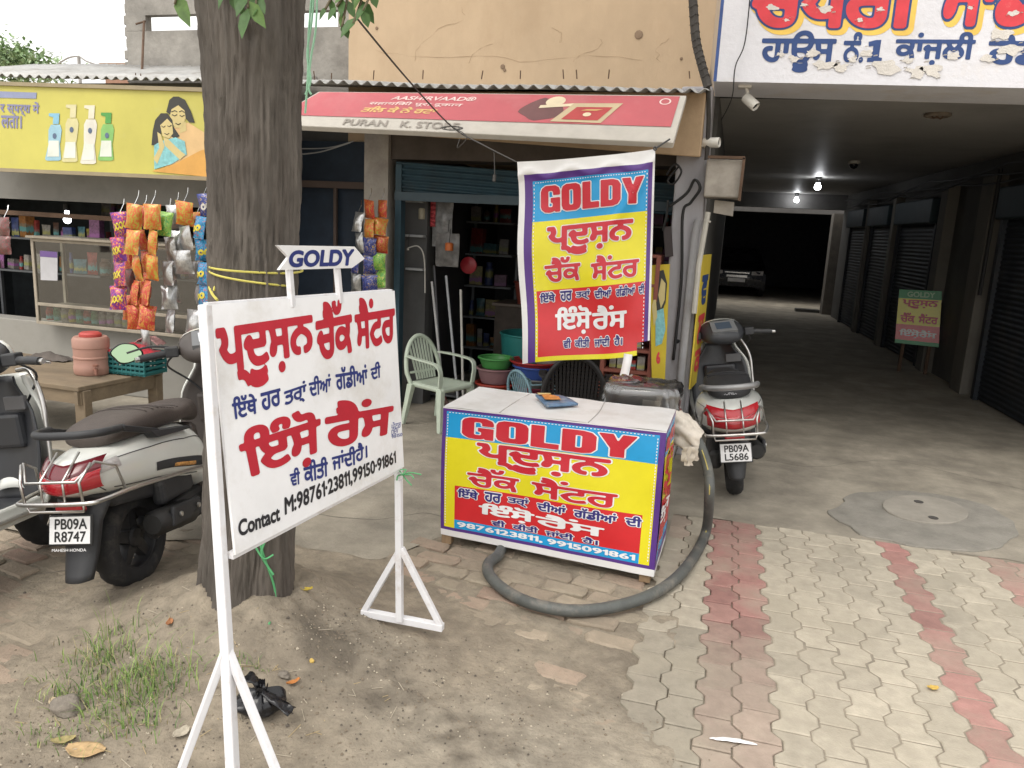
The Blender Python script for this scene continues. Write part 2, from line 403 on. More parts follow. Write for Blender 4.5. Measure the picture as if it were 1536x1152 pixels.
# old worn bricks between the tree and the crate
blocks = []; bw, bl, g = .115, .235, .007; ang = R(-9)
ca, sa = math.cos(ang), math.sin(ang)
for j in range(-14, 36):
    for i in range(-22, 16):
        cx0 = (i+.5*(j % 2))*bl; cy0 = j*bw
        cx = ca*cx0-sa*cy0-1.2; cy = sa*cx0+ca*cy0+2.0
        if cx > -.27 or cx < -4.6 or cy > bedge(cx)+.12-(.35*sstep(-2.2, -3.2, cx)) or cy < .3: continue
        out = []
        for ux, uy in ((-1,-1),(0,-1),(1,-1),(1,0),(1,1),(0,1),(-1,1),(-1,0)):
            ex = ux*(bl/2-g)+rnd.gauss(0, .005); ey = uy*(bw/2-g)+rnd.gauss(0, .004)
            if abs(ux*uy) == 1: ex *= .96; ey *= .93
            out.append((cx+ca*ex-sa*ey, cy+sa*ex+ca*ey))
        t = 1+.16*rnd.uniform(-1, 1); c = V(.31,.265,.20).lerp(V(.29,.195,.15), max(0, rnd.gauss(.25, .3)))*t
        blocks.append((out, rnd.gauss(-.004, .005)-.010*sstep(3.35, 2.7, cy)*sstep(-2.6, -1.7, cx), (rnd.gauss(0, .02), rnd.gauss(0, .02)), tuple(c)))
paved('old_brick_paving', blocks, vcol_mat('brick_surface', .92, .6, 70, .16, (.25,.212,.16), .75, 3.2), ch=.008, drop=.025)

# loose dirt: a height field that rises over the bricks and mounds up round the trunk
def dirt_h(x, y):
    dx, dy = x-TREE.x, y-TREE.y; r = math.hypot(dx, dy*1.15)
    cov = math.exp(-((x+1.62)/.62)**2-((y-2.3)/.62)**2) + .95*math.exp(-((x+1.05)/.8)**2-((y-1.85)/.62)**2) + .5*math.exp(-((x+.45)/.45)**2-((y-2.1)/.55)**2)
    cov = min(1.25, cov); n1 = fbm(x, y, 0, 1.7); n2 = fbm(x, y, 5, 9, 5); n3 = fbm(x, y, 9, 38, 3)
    h = -.0135+.027*cov+.010*n1+.006*n2
    mound = .20*math.exp(-(r/.50)**2)*(1+.35*nz(x, y, 3, 3))
    rough = .25+.75*min(1, cov)*sstep(.9, .1, r)
    h += mound+.015*n2*rough+.009*n3*rough
    h += .04*math.exp(-((r-.20)/.075)**2)*(.55+1.2*nz(x, y, 8, 7))
    t = ((x+1.25)*.92+(y-2.45)*-.42); q = ((x+1.25)*.42+(y-2.45)*.92)       # little ridge of crumbs running to the right
    h += .014*math.exp(-(q/.05)**2)*sstep(-.2, .1, t)*sstep(1.0, .5, t)*(.7+.9*n2)
    return h
nx_, ny_ = 330, 240; X_ = np.linspace(-4.4, .45, nx_); Y_ = np.linspace(.6, 4.0, ny_)
m = MB(); m.v = [Vector((x, y, dirt_h(x, y)-.04*sstep(bedge(x)-.08, bedge(x)+.08, y)+.016*math.exp(-((y-bedge(x)+.06)/.10)**2)*sstep(-.2,-.4,x)-.03*sstep(-.2, .42, x)+.004*sstep(-.3,-.1,x))) for y in Y_ for x in X_]
m.f = [[j*nx_+i, j*nx_+i+1, (j+1)*nx_+i+1, (j+1)*nx_+i] for j in range(ny_-1) for i in range(nx_-1)]; m.mi = [0]*len(m.f)
dm = vcol_mat('loose_dirt', .96, .9, 60, .24, (.14,.117,.09), .5, 2.3)
dg = m.build('dirt_ground', dm, smooth=180)
def damp(x, y):      # damp dark soil along the swept ridge and round the trunk
    t = ((x+1.25)*.92+(y-2.45)*-.42); q = ((x+1.25)*.42+(y-2.45)*.92); n = fbm(x, y, 2, 3.5)
    k = math.exp(-((q+.02+.06*n)/.14)**2)*sstep(-.5, -.1, t)*sstep(1.15, .7, t)*(.55+.9*fbm(x, y, 6, 9)) + .55*math.exp(-((x+1.42)/.25)**2-((y-2.42)/.22)**2)*(.6+n) + .5*math.exp(-((x+.25)/.28)**2-((y-2.75)/.4)**2)*(.5+1.5*n)
    return max(0, min(1, k))
dc_ = []
for v_ in m.v:
    k = damp(v_.x, v_.y); pale = max(0, min(1, math.exp(-((v_.x+.45)/.5)**2-((v_.y-2.0)/.45)**2)*.8+.35*fbm(v_.x, v_.y, 11, 1.4)))
    c = V(.25,.212,.16).lerp(V(.33,.295,.235), pale).lerp(V(.105,.088,.068), k*.85); dc_ += [c.x, c.y, c.z, 1]
a_ = dg.data.color_attributes.new('tone', 'FLOAT_COLOR', 'POINT'); a_.data.foreach_set('color', np.array(dc_, np.float32))
tag(dg, kind='structure')

# manhole: a poured ring patch and the cover
def px_ellipse(cx, cy, rx, ry, rot, n, z, wob=0, seed=0):
    out = []
    for k in range(n):
        a = 2*math.pi*k/n; w = 1+wob*fbm(math.cos(a), math.sin(a), seed, 2)
        ex, ey = rx*math.cos(a)*w, ry*math.sin(a)*w
        p = atz(cx+ex*math.cos(rot)-ey*math.sin(rot), cy+ex*math.sin(rot)+ey*math.cos(rot), z); out.append((p.x, p.y))
    return out
mp = px_ellipse(1388, 782, 140, 41, R(7), 72, 0, .10, 1)
mb = MB(); mb.prism(mp, -.01, .012); tag(mb.build('concrete_patch', M('patch_concrete', (.24,.225,.195), .95, var=.2, scale=5, bump=.9, bscale=55), bevel=.006), kind='structure')
mc = px_ellipse(1388, 765, 65, 19.5, R(7), 48, .016)
mb = MB(); mb.prism(mc, .005, .024); cx_ = sum(p[0] for p in mc)/48; cy_ = sum(p[1] for p in mc)/48
mh = mb.build('manhole_cover', M('cover_concrete', (.28,.258,.22), .9, var=.15, bump=.5, bscale=50), bevel=.006)
tag(mh, 'round concrete manhole cover set in a rough grey ring patch', 'manhole cover')
for k, (px, py) in enumerate(((1378, 753), (1400, 777))):
    p = atz(px, py, .024); mb = MB(); mb.lathe([(.028, .0), (.03, .004), (.022, .004), (.02, .001), (0, .001)], 16); o = mb.build('lifting_hole', M('hole_dark', (.07,.065,.06), .9), mh); o.location = (p.x, p.y, .0242)

for k, pts in enumerate(([(470,770),(560,780),(640,770),(700,800)], [(1150,690),(1230,700),(1330,690),(1440,712),(1536,735)], [(60,860),(150,850),(260,845)])):
    q = spline([atz(x, y, .0005) for x, y in pts], 10); q = [p+V(.012*nz(p.x, p.y, k, 6), .03*nz(p.x, p.y, k+3, 5), 0) for p in q]; mb = MB()
    mb.v = [p+V(0, s*(.002+.0022*abs(nz(p.x, p.y, 9, 8))), .0008) for p in q for s in (-1, 1)]; mb.f = [[2*i, 2*i+2, 2*i+3, 2*i+1] for i in range(len(q)-1)]; mb.mi = [0]*len(mb.f)
    tag(mb.build('ground_crack', M('crack_fill', (.11,.10,.085), .95)), kind='structure')
# ================================================================== BUILDINGS
cream = M('cream_wall', (.50,.375,.25), .88, var=.15, scale=.9, bump=.25, bscale=30, dirt=(.42,.30,.19), dscale=1.7, damt=.4, stretch=(1,1,.6))
greyc = M('grey_cement', (.29,.275,.25), .93, var=.28, scale=3.0, bump=.7, bscale=22, dirt=(.13,.12,.11), dscale=2.5, damt=.5)
pillar_m = M('pillar_paint', (.40,.39,.41), .8, var=.14, scale=2.5, bump=.3, bscale=25, dirt=(.17,.15,.13), dscale=2.2, damt=.45, stretch=(1,1,.35))
dark_in = M('dark_plaster', (.10,.10,.10), .9, var=.2, scale=2)
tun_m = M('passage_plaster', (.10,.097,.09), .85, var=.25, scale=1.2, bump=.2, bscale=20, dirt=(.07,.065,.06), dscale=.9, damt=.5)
ceil_m = M('ceiling_paint', (.36,.35,.335), .5, var=.14, scale=.9, bump=.15, bscale=14, dirt=(.15,.14,.13), dscale=.7, damt=.4)
steel = M('chrome', (.62,.62,.62), .18, 1.0, var=.08)
white_plastic = M('white_plastic', (.62,.60,.55), .5, var=.06)
wire_m = M('black_cable', (.02,.02,.02), .6)
rust = M('rusty_iron', (.12,.075,.05), .85, .3, var=.3, bump=.4)

# ---- upper storey: cream block and grey parapet wall with a long slot
cb = thing('cream_building', 'cream painted upper storey with cracked plaster above the red awning shop', 'building', (0,0,0))
m = MB(); xl = aty(523, 60, 6.65).x; m.box(xl, 6.65, 2.35, -.30, 9.0, 6.5)
m.build('wall', cream, cb)
# cracks and holes in the plaster
m = MB()
for pts in ([(560,75),(640,88),(720,84),(800,90),(880,86),(960,92)],[(620,92),(628,70),(650,50),(690,30)],[(700,95),(712,78),(738,66)],[(860,92),(872,80),(900,72),(905,60)],[(1000,60),(985,74),(990,92)],[(690,10),(696,24)],[(830,40),(842,52),(838,66)]):
    q = [aty(x+rnd.uniform(-3, 3), y+rnd.uniform(-2, 2), 6.648) for x, y in pts]; q = spline(q, 4)
    q = [p+V(rnd.gauss(0, .008), 0, rnd.gauss(0, .008)) for p in q]; m.tube(q, [.0022*rnd.uniform(.1, .55) for _ in q], 4)
m.build('plaster_crack', M('crack_dark', (.34,.24,.15), .95), cb)
for x, y, r in ((757,105,.02),(754,100,.03),(565,42,.02),(958,52,.05),(1022,88,.018)):
    m = MB(); r *= .7; p = aty(x, y, 6.645); mat_ = Matrix.Translation(p) @ Matrix.Rotation(R(90), 4, 'X'); m.lathe([(r, 0), (r*.8, .003), (0, .004)], 9, mat_); m.build('plaster_hole', M('hole_brown', (.24,.17,.115), .95), cb)
gw = thing('grey_parapet', 'bare grey cement wall with a long bright slot behind the tree trunk', 'wall', (0,0,0))
y0 = 6.9; xa, xb = aty(190, 60, y0).x, -3.2
zt, zb = aty(350, 19, y0).z, aty(350, 43, y0).z; sa_, sb_ = aty(218, 30, y0).x, aty(507, 30, y0).x
m = MB(); m.box(xa, y0, 2.2, xb, y0+.085, zb-.003); m.box(xa, y0, zt, xb, y0+.085, zt+.55); m.box(xa, y0, zb, sa_, y0+.085, zt); m.box(sb_, y0, zb, xb, y0+.085, zt)
m.build('wall', greyc, gw)
m = MB()
for k in range(9):
    z = 2.75+k*.11; m.box(xa-.02-rnd.uniform(0, .03), y0+.01, z, xa+.06, y0+.08, z+.09)
m.build('broken_edge', greyc, gw, bevel=.01)
m = MB(); m.tube([aty(216, 32, 6.85), aty(213, 108, 6.3)], .012, 6); m.tube([aty(218, 32, 6.86), aty(204, 36, 6.86)], .01, 6); m.build('iron_rod', rust, gw)

# ---- painted fascia beam over the passage
P0, P1 = aty(1072, 122, 5.83), aty(1536, 132, 5.83)
zf = P0.z; xf0 = -.235; xf1 = 6.0
fb = thing('painted_fascia', 'large white painted beam with flaking red and blue Gurmukhi lettering over the passage', 'shop sign', (0,0,0))
slope = (P1.z-P0.z)/(P1.x-P0.x)
def fs(u, v, l=0.0): return V(xf0+u, 5.83-l, zf+slope*u+v)       # u metres to the right, v metres up
m = MB(); m.hexa([fs(0,0), fs(xf1,0), V(xf0+xf1, 6.44, zf+slope*xf1), V(xf0, 6.44, zf), fs(0,1.75), fs(xf1,1.75), V(xf0+xf1, 6.44, zf+1.75), V(xf0, 6.44, zf+1.75)])
m.build('beam', M('fascia_paint', (.66,.66,.70), .8, var=.06, scale=3, bump=.5, bscale=22, dirt=(.56,.50,.42), dscale=2.2, damt=.4), fb)
flat(fs, [(.0,.0),(.022,.0),(.022,1.75),(.0,1.75)], .002, M('blue_paint', (.045,.09,.26), .6, var=.2), fb, 'painted_stripe')
def fpx(px, py): p = aty(px, py, 5.83); return p.x-xf0, p.z-zf-slope*(p.x-xf0)
navy = M('navy_letter_paint', (.025,.06,.19), .6, var=.15); redp = M('red_letter_paint', (.60,.045,.06), .55, var=.15, dirt=(.7,.35,.3), dscale=9, damt=.15)
def fbox(x0, y0, x1, y1):
    a = fpx(x0, y1); b = fpx(x1, y0); return (a[0], a[1], b[0], b[1])
for s, bx in (('ਹਾਊਸ', (1138, 46, 1257, 108)), ('ਨੰ.', (1262, 48, 1300, 94)), ('ਕਾਂਜ਼ਲੀ', (1339, 48, 1466, 97)), ('ਰੋਡ', (1478, 46, 1575, 97))):
    lettering(fb, s, fs, fbox(*bx), navy, .035, .003)
for s, bx in (('ਚੌਧਰੀ', (1120, -62, 1385, 42)), ('ਮਾਡਲ', (1405, -62, 1640, 40))):
    lettering(fb, s, fs, fbox(bx[0]+5, bx[1], bx[2]+5, bx[3]+4), M('yellow_letter_paint', (.75,.50,.10), .6), .10, .002, .04, name='letter_shadow')
    lettering(fb, s, fs, fbox(*bx), navy, .07, .0035, .04, name='letter_outline')
    lettering(fb, s, fs, fbox(*bx), redp, .04, .005)
flat(fs, [fpx(*q) for q in ((1303,63),(1314,60),(1322,60),(1318,86),(1323,87),(1322,93),(1300,93),(1301,87),(1307,86),(1310,69),(1303,70))], .003, navy, fb, 'lettering')
# flaked patches: curled pieces of old paint and bare plaster, each with its own irregular outline
mc_ = MB()
for px, py, s in ((1158,12,13),(1240,14,17),(1205,8,8),(1320,14,9),(1300,80,11),(1218,80,10),(1190,88,9),(1235,98,16),(1330,100,20),(1400,106,16),(1500,50,16),(1515,75,14),(1480,88,10),(1362,90,8),(1430,85,9),(1455,12,7),(1180,30,7),(1290,30,8),(1520,20,12),(1260,100,12),(1375,108,14),(1170,82,6),(1280,90,7)):
    u, v = fpx(px, py); n = 15; s = s/1150*6.2*(.55 if py < 35 else .9); pts = []; m = MB()
    for k in range(n):
        a = 2*math.pi*k/n; r = s*.75*(.75+.75*nz(math.cos(a)*1.3, math.sin(a)*1.3, px))
        pts.append(fs(u+r*math.cos(a)*1.5, v+r*math.sin(a)*.8, .0062))
    m.add(pts, [tuple(range(n))]); fl_ = m.build('bare_plaster', M('bare_plaster', (.62,.59,.55), .9, var=.10, scale=14, bump=.5), fb); mc_ = MB()
    for q in range(2):                                    # paint curls standing off the wall
        a = rnd.uniform(0, 6.28); c = V(u+s*1.2*math.cos(a), v+s*.7*math.sin(a), 0); w = s*rnd.uniform(.15, .3)
        mc_.add([fs(c.x-w, c.y, .006), fs(c.x+w, c.y+w*.3, .006), fs(c.x+w*.8, c.y+w*.8, .012), fs(c.x-w*.6, c.y+w*.5, .014)], [(0,1,2,3)])
        mc_.build('paint_curl', M('curl_paint', (.64,.62,.60), .8), fl_); mc_ = MB()

# ---- covered passage (its walls lean slightly with the photograph's survey)
zc = zf+.018
ps = thing('covered_passage', 'long dark covered passage with grey ceiling and shuttered shops along its right wall', 'passage', (0,0,0))
m = MB(); m.box(-.235, 6.443, zc, 6.5, 19.6, zc+.25); m.build('ceiling', ceil_m, ps); m = MB(); m.box(-.235, 19.35, 2.46, 3.0, 19.6, zc-.002); m.build('end_beam', M('end_beam_paint', (.16,.155,.15), .8), ps)  # dark downstand at the ceiling end, added to hide the rear beam's lit face
def rwx(y): return 3.16+(2.44-3.16)*(y-6.0)/(19.6-6.0)     # right wall line
m = MB(); m.hexa([(rwx(5.9),5.9,0),(rwx(5.9)+.5,5.9,0),(rwx(19.6)+.5,19.6,0),(rwx(19.6),19.6,0),(rwx(5.9),5.9,zc-.003),(rwx(5.9)+.5,5.9,zc-.003),(rwx(19.6)+.5,19.6,zc-.003),(rwx(19.6),19.6,zc-.003)])
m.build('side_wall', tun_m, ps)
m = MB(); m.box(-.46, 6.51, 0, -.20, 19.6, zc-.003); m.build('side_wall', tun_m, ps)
# light well and dark garage behind it
m = MB(); m.box(-4, 21.5, 2.42, 7, 21.7, 3.02); m.build('rear_beam', M('rear_beam_paint', (.09,.085,.08), .9, var=.15), ps)
m = MB(); m.box(-4, 21.7, 2.75, 7, 31, 3.0); m.box(-4.2, 19.6, 0, -4, 31, 3.6); m.box(6.2, 19.6, 0, 6.4, 31, 3.6); m.box(-4, 31, 0, 7, 31.2, 3); m.box(-.7, 19.3, zc, 3.2, 19.6, 3.05)
m.box(-4, 19.35, 0, -.46, 19.6, 3.6); m.box(2.95, 19.61, 0, 6.2, 19.75, 3.6)
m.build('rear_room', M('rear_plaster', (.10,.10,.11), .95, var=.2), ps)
m = MB(); m.box(2.28, 20.0, 0, 2.56, 20.5, 2.4); m.build('rear_pillar', M('rear_pillar_paint', (.17,.155,.135), .9, var=.2, dirt=(.2,.17,.14)), ps)
m = MB(); m.bar((2.62,19.9,0), (2.62,19.9,2.4), .06, .05); m.box(2.62, 19.7, 1.0, 2.9, 19.8, 2.0); m.build('rear_gate', rust, ps)
m = MB(); m.box(1.7, 20.25, 0, 2.25, 20.6, .07); m.build('stone_step', tun_m, ps)
# shutters along the right wall, each with guides and hood
shut_m = M('shutter_steel', (.03,.036,.044), .55, .4, var=.25, scale=3, dirt=(.06,.055,.05), dscale=2)
def corr_sheet(mb, a, b, z0, z1, n, depth, nrm):
    a, b = Vector(a), Vector(b)
    def fn(u, v):
        p = a.lerp(b, u); p = Vector((p.x, p.y, z0+(z1-z0)*v)); return p+nrm*(depth*math.sin(v*n*2*math.pi))
    mb.grid(fn, 1, n*6)
sh_lab = ['closed grey roller shutter nearest the street on the right wall', 'closed dark roller shutter just behind the green and yellow sign', 'narrow dark roller shutter third from the street', 'farthest roller shutter near the light well']
for k, (ya, yb) in enumerate(((6.7, 9.9), (12.3, 14.3), (14.75, 16.3), (16.7, 18.3))):
    t = thing('roller_shutter', sh_lab[k], 'shutter', (rwx((ya+yb)/2), (ya+yb)/2, 0), group='roller shutters along the passage')
    L_ = t.location; d = (V(rwx(yb), yb, 0)-V(rwx(ya), ya, 0)).normalized(); nr = V(-d.y, d.x, 0)
    if nr.x > 0: nr = -nr
    f = lambda y, off: V(rwx(y), y, 0)-L_+nr*off
    m = MB(); corr_sheet(m, f(ya, .035), f(yb, .035), .02, 2.05, 34, .009, nr); m.build('curtain', shut_m, t, smooth=180)
    m = MB(); a, b = f(ya, .0), f(yb, .0)
    m.hexa([a+V(0,0,2.05), b+V(0,0,2.05), b+nr*.16+V(0,0,2.05), a+nr*.16+V(0,0,2.05), a+V(0,0,2.4), b+V(0,0,2.4), b+nr*.16+V(0,0,2.4), a+nr*.16+V(0,0,2.4)]); m.build('hood', M('hood_steel', (.022,.04,.05), .6, .3, var=.2), t, bevel=.02)
    for y in (ya, yb): m = MB(); p = f(y, .05); m.bar(p, p+V(0,0,2.05), .06, .1); m.build('guide_rail', shut_m, t)
pil_m = M('pilaster_paint', (.15,.14,.12), .85, var=.2, scale=2, dirt=(.12,.11,.1), dscale=2)
for k, (ya, w) in enumerate(((10.35, .45), (11.9, .35), (14.52, .22), (16.5, .22))):
    m = MB(); x = rwx(ya); m.box(x-.13, ya-w/2, 0, x+.02, ya+w/2, 2.55)
    o = m.build('pilaster', pil_m, bevel=.01)
    tag(o, ['wide pale pilaster beside the nearest shutter', 'pale pilaster right behind the green and yellow sign', 'thin pilaster between the second and third shutters', 'thin pilaster between the third and farthest shutters'][k], 'pilaster', 'pilasters on the right wall')
# wires along the right wall
m = MB()
for q in range(3):
    pts = [V(rwx(y)-.15-.03*q, y, 2.52+.06*q-.07*abs(math.sin(y*1.1+q))) for y in np.arange(8.6, 18.5, .35)]; m.tube(pts, .012, 5)
m.tube([V(rwx(9.9)-.16, 9.95, z) for z in (1.2, 1.9, 2.6)], .022, 6)
tag(m.build('cable_bundle', wire_m), 'sagging black cables strung along the top of the right wall', 'cables')
# ceiling fittings
for k, (y, x) in enumerate(((14.3, 1.31), (19.1, 1.33))):
    z = zc; t = thing('bulb_light', ['lit bulb on the passage ceiling nearer the street', 'lit bulb deeper in, near the end of the passage ceiling'][k], 'light bulb', (x, y, z), group='lit bulbs in the passage')
    m = MB(); m.lathe([(.05, 0), (.05, -.03), (.03, -.05), (.03, -.09), (0, -.09)], 14); m.build('holder', M('holder_dark', (.03,.03,.03), .5), t, smooth=40)
    m = MB(); m.lathe([(.02, -.085), (.03, -.10), (.052, -.15), (.05, -.18), (.03, -.205), (0, -.21)], 14); m.build('bulb', EMIT('bulb_glow', (.95, .97, 1.0), 30), t, smooth=180)
p = atz(1281, 245, zc-.03); t = thing('dome_camera', 'small dark dome camera on the passage ceiling', 'camera', (p.x, p.y, zc))
m = MB(); m.lathe([(.075, 0), (.075, -.03), (.06, -.04), (0, -.04)], 20); m.build('base', white_plastic, t, smooth=40)
m = MB(); m.lathe([(.055, -.035), (.055, -.055), (.04, -.085), (.02, -.1), (0, -.103)], 20); m.build('dome', M('dome_black', (.02,.02,.025), .1), t, smooth=180)
p = atz(1406, 176, zc-.03); t = thing('ceiling_hook_box', 'round rusty fan box in a dark stain on the passage ceiling', 'ceiling box', (p.x, p.y, zc))
m = MB(); m.lathe([(.10, .0), (.105, -.02), (.085, -.03), (.08, -.012), (0, -.01)], 22); m.build('box', M('fan_box', (.17,.14,.11), .8, var=.3), t, smooth=40)
m = MB(); m.tube([V(.04*math.cos(a), .02*math.sin(a), -.02-.02*math.sin(a*2)) for a in np.arange(0, 5, .4)], .006, 5); m.build('hook', rust, t)

# ---- pillar between the shop and the passage
pr = thing('concrete_pillar', 'grey painted pillar with grimy pipe between the shop and the dark passage', 'pillar', (0,0,0))
m = MB(); m.hexa([(-.43,6.0,0),(-.20,6.0,0),(-.20,6.508,0),(-.43,6.508,0),(-.46,6.0,zf-.002),(-.235,6.0,zf-.002),(-.235,6.508,zf-.002),(-.46,6.508,zf-.002)]); m.build('shaft', pillar_m, pr, bevel=.015)
m = MB(); m.tube([aty(1020, 640, 5.94), aty(1022, 560, 5.95), aty(1043, 350, 5.95), aty(1048, 330, 5.95)], .03, 10); m.build('drain_pipe', M('pipe_grey', (.34,.34,.35), .6, var=.12, dirt=(.16,.14,.12)), pr, smooth=60)
m = MB(); q = spline([aty(1004, 310, 5.95), aty(1030, 290, 5.93), aty(1042, 270, 5.9), aty(1050, 283, 5.88), aty(1036, 304, 5.93), aty(1024, 322, 5.95), aty(1022, 420, 5.97), aty(1010, 540, 5.97)], 7); m.tube(q, .011, 6); m.build('conduit', wire_m, pr, smooth=180)
m = MB(); q = spline([aty(1000, 262, 5.95), aty(1012, 246, 5.9), aty(1022, 258, 5.88), aty(1010, 276, 5.9), aty(1002, 270, 5.92), aty(1018, 250, 5.9)], 7); m.tube(q, .008, 5); m.tube(spline([aty(994,346,5.98),aty(1000,322,5.96),aty(1002,300,5.97)],5), .009, 5); m.build('loose_wire', wire_m, pr)
m = MB(); a = aty(1001, 340, 5.985); b = aty(1004, 385, 5.985); m.bar(a, b, .012, .06, up=(1,0,0)); m.build('dark_slot', M('slot_dark', (.06,.05,.05), .9), pr)
# meter box and its flap on the passage side
a, b = aty(1056, 240, 5.9), aty(1109, 298, 5.9)
mbx = thing('meter_box', 'grimy pale meter box on the pillar at the passage mouth', 'meter box', (0,0,0))
m = MB(); m.box(-.228, 5.82, b.z, b.x, 6.1, a.z); m.build('case', M('meter_case', (.33,.30,.26), .8, var=.2, scale=5, dirt=(.15,.13,.11)), mbx, bevel=.012)
m = MB(); m.bar(V(b.x+.004, 5.80, a.z+.01), V(b.x+.0, 5.80, b.z-.02), .02, .02); m.bar(V(-.22, 5.80, a.z+.012), V(b.x+.01, 5.80, a.z+.012), .02, .02); m.build('frame_strip', rust, mbx)
c0, c1 = aty(1072, 300, 5.95), aty(1100, 318, 5.95); m = MB(); m.hexa([c0+V(0,0,-.09), c1+V(0,0,-.03), c1+V(0,.1,-.03), c0+V(0,.1,-.09), c0, c1+V(0,0,.07), c1+V(0,.1,.07), c0+V(0,.1,0)]); m.build('lower_flap', M('meter_case', ()), mbx)
# narrow yellow board seen nearly edge-on at the passage mouth, and the white conduit by it
def vs_(u, v, l=0.0):
    p0, p1 = V(-.205, 5.93, .55), V(-.155, 6.42, .55); d = p1-p0; n = V(d.y, -d.x, 0).normalized(); return p0+d*u+V(0,0,1)*v*1.02+n*(.012+l)
yb = thing('passage_signboard', 'narrow yellow board with red and black letters turned into the passage mouth', 'sign', (0,0,0))
m = MB(); m.add([vs_(u, v, l) for l in (-.012, .0) for u, v in ((0,0),(1,0),(1,1),(0,1))], [(3,2,1,0),(4,5,6,7),(0,1,5,4),(1,2,6,5),(2,3,7,6),(3,0,4,7)]); m.build('board', M('yellow_board', (.62,.47,.05), .6, var=.1), yb)
lettering(yb, 'ਵ', vs_, (.15,.62,.85,.85), navy, .04, .002); lettering(yb, 'ਲ', vs_, (.15,.32,.85,.55), redp, .04, .002); lettering(yb, 'ਕ', vs_, (.15,.08,.85,.28), redp, .04, .002)
m = MB(); m.tube([aty(1062, 318, 5.88), aty(1048, 398, 5.88), aty(1041, 470, 5.88)], .02, 8); m.tube([aty(1056, 330, 5.87), aty(1066, 333, 5.87)], .008, 6)
tag(m.build('conduit_pipe', M('old_white_pipe', (.45,.43,.38), .6, var=.15)), 'short leaning white pipe beside the meter box', 'pipe')
# security cameras
def bullet(px, py, label, d, base):
    p = aty(px, py, 5.95); t = thing('security_camera', label, 'camera', p, group='white security cameras')
    d = Vector(d).normalized(); mt = d.to_track_quat('Z', 'Y').to_matrix().to_4x4()
    m = MB(); m.lathe([(.0, -.05), (.034, -.05), (.036, -.045), (.036, .06), (.032, .065), (.026, .05), (0, .05)], 18, mt); m.build('body', white_plastic, t, smooth=40)
    m = MB(); m.lathe([(.0, .054), (.022, .054), (.022, .05)], 14, mt); m.build('lens', M('lens_black', (.01,.01,.012), .1), t)
    m = MB(); bo = Vector(base); m.tube([d*-.03, bo*.5, bo], .012, 8); m.box(bo.x-.045, bo.y-.04, bo.z-.03, bo.x+.045, bo.y+.04, bo.z+.02); m.build('bracket', white_plastic, t, bevel=.004)
bullet(1125, 152, 'white bullet camera hanging under the painted beam, pointing down right', (.5, -.25, -.45), (-.045, .02, .12))
bullet(1066, 214, 'white bullet camera on the pillar beside the awning end', (1, -.3, .0), (-.09, .03, .0))
# cables on the fascia side
m = MB(); q = [aty(x, y, 5.8 if y < 140 else 6.0) for x, y in ((1036,-60),(1040,10),(1044,60),(1052,95),(1062,130))]; q = spline(q, 8); m.tube(q, .03, 8)
for k in range(14): p = q[2+k*2 % (len(q)-4)]; m.tube([p+V(.03*math.cos(a), -.03*math.sin(a), .012*math.sin(2*a)) for a in np.arange(0, 6.3, .6)], .005, 4)
m.tube(spline([aty(1062,128,5.85), aty(1063,180,5.92), aty(1060,240,5.95)], 6), .016, 6)
tag(m.build('power_cable', M('cable_grey', (.055,.05,.045), .8, var=.3, bump=.5)), 'thick taped power cable running down beside the painted beam', 'cable')
m = MB(); m.tube(spline([aty(1128,-40,5.8), aty(1118,60,5.8), aty(1103,100,5.8), aty(1098,146,5.85), aty(1082,180,6.2)], 8), .004, 4)
m.tube(spline([V(-.2,6.46,zc-.02), V(1.4,6.47,zc-.035), V(4,6.47,zc-.03)], 8), .007, 5)
tag(m.build('thin_wire', wire_m), 'thin black wire dropping across the painted beam and along the ceiling edge', 'wire')

# ---- provision shop room behind the teal shutter
YS = 6.5
sh = thing('provision_shop', 'small dark provision shop with raised teal shutter under the red awning', 'shop', (0,0,0))
xs0 = aty(597, 350, YS).x; xs1 = -.46; ztop = aty(690, 250, YS).z
m = MB(); m.box(xs0-.05, 9.6, 0, xs1, 9.8, 2.7); m.box(xs0-.12, 6.75, 0, xs0, 9.6, 2.7); m.box(xs1-.0, 6.52, 0, xs1+.02, 9.6, 2.7); m.box(xs0, 6.75, 2.5, xs1, 9.6, 2.7)
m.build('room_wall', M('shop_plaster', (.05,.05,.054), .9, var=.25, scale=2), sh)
teal = M('teal_shutter', (.04,.085,.115), .55, .2, var=.2, scale=4, dirt=(.05,.06,.06), dscale=3)
m = MB(); m.bar(V(xs0+.03, YS-.03, 0), V(xs0+.03, YS-.03, 2.2), .06, .1, up=(0,1,0)); m.build('guide_rail', teal, sh, bevel=.005)
a, b = aty(600, 243, YS), aty(790, 268, YS); sl = (b.z-a.z)/(b.x-a.x)
m = MB(); nrows = 5
zt0 = a.z; zb0 = aty(690, 290, YS).z
def shutf(u, v): x = xs0+(xs1-xs0)*u; return V(x, YS-.06-.012*math.sin(v*nrows*2*math.pi), zt0+sl*(x-a.x)*.5+(zb0-zt0)*v)
m.grid(shutf, 1, nrows*8); m.build('raised_curtain', teal, sh, smooth=180)
m = MB(); z = zb0-.06; m.box(xs0, YS-.09, z+sl*.5*.5, xs1, YS-.03, z+.05); m.build('bottom_bar', M('teal_bar', (.07,.10,.12), .6, .3), sh)
m = MB(); m.box(-3.2, 6.45, zt0+.02, xs1, 6.8, 2.75); m.build('lintel', M('lintel_dark', (.10,.085,.075), .9, var=.2), sh)
m = MB(); m.box(-1.62, YS+.2, zb0-.05, -1.2, YS+.26, zb0-.02); m.build('tube_fitting', M('tube_off', (.5,.5,.5), .5), sh)
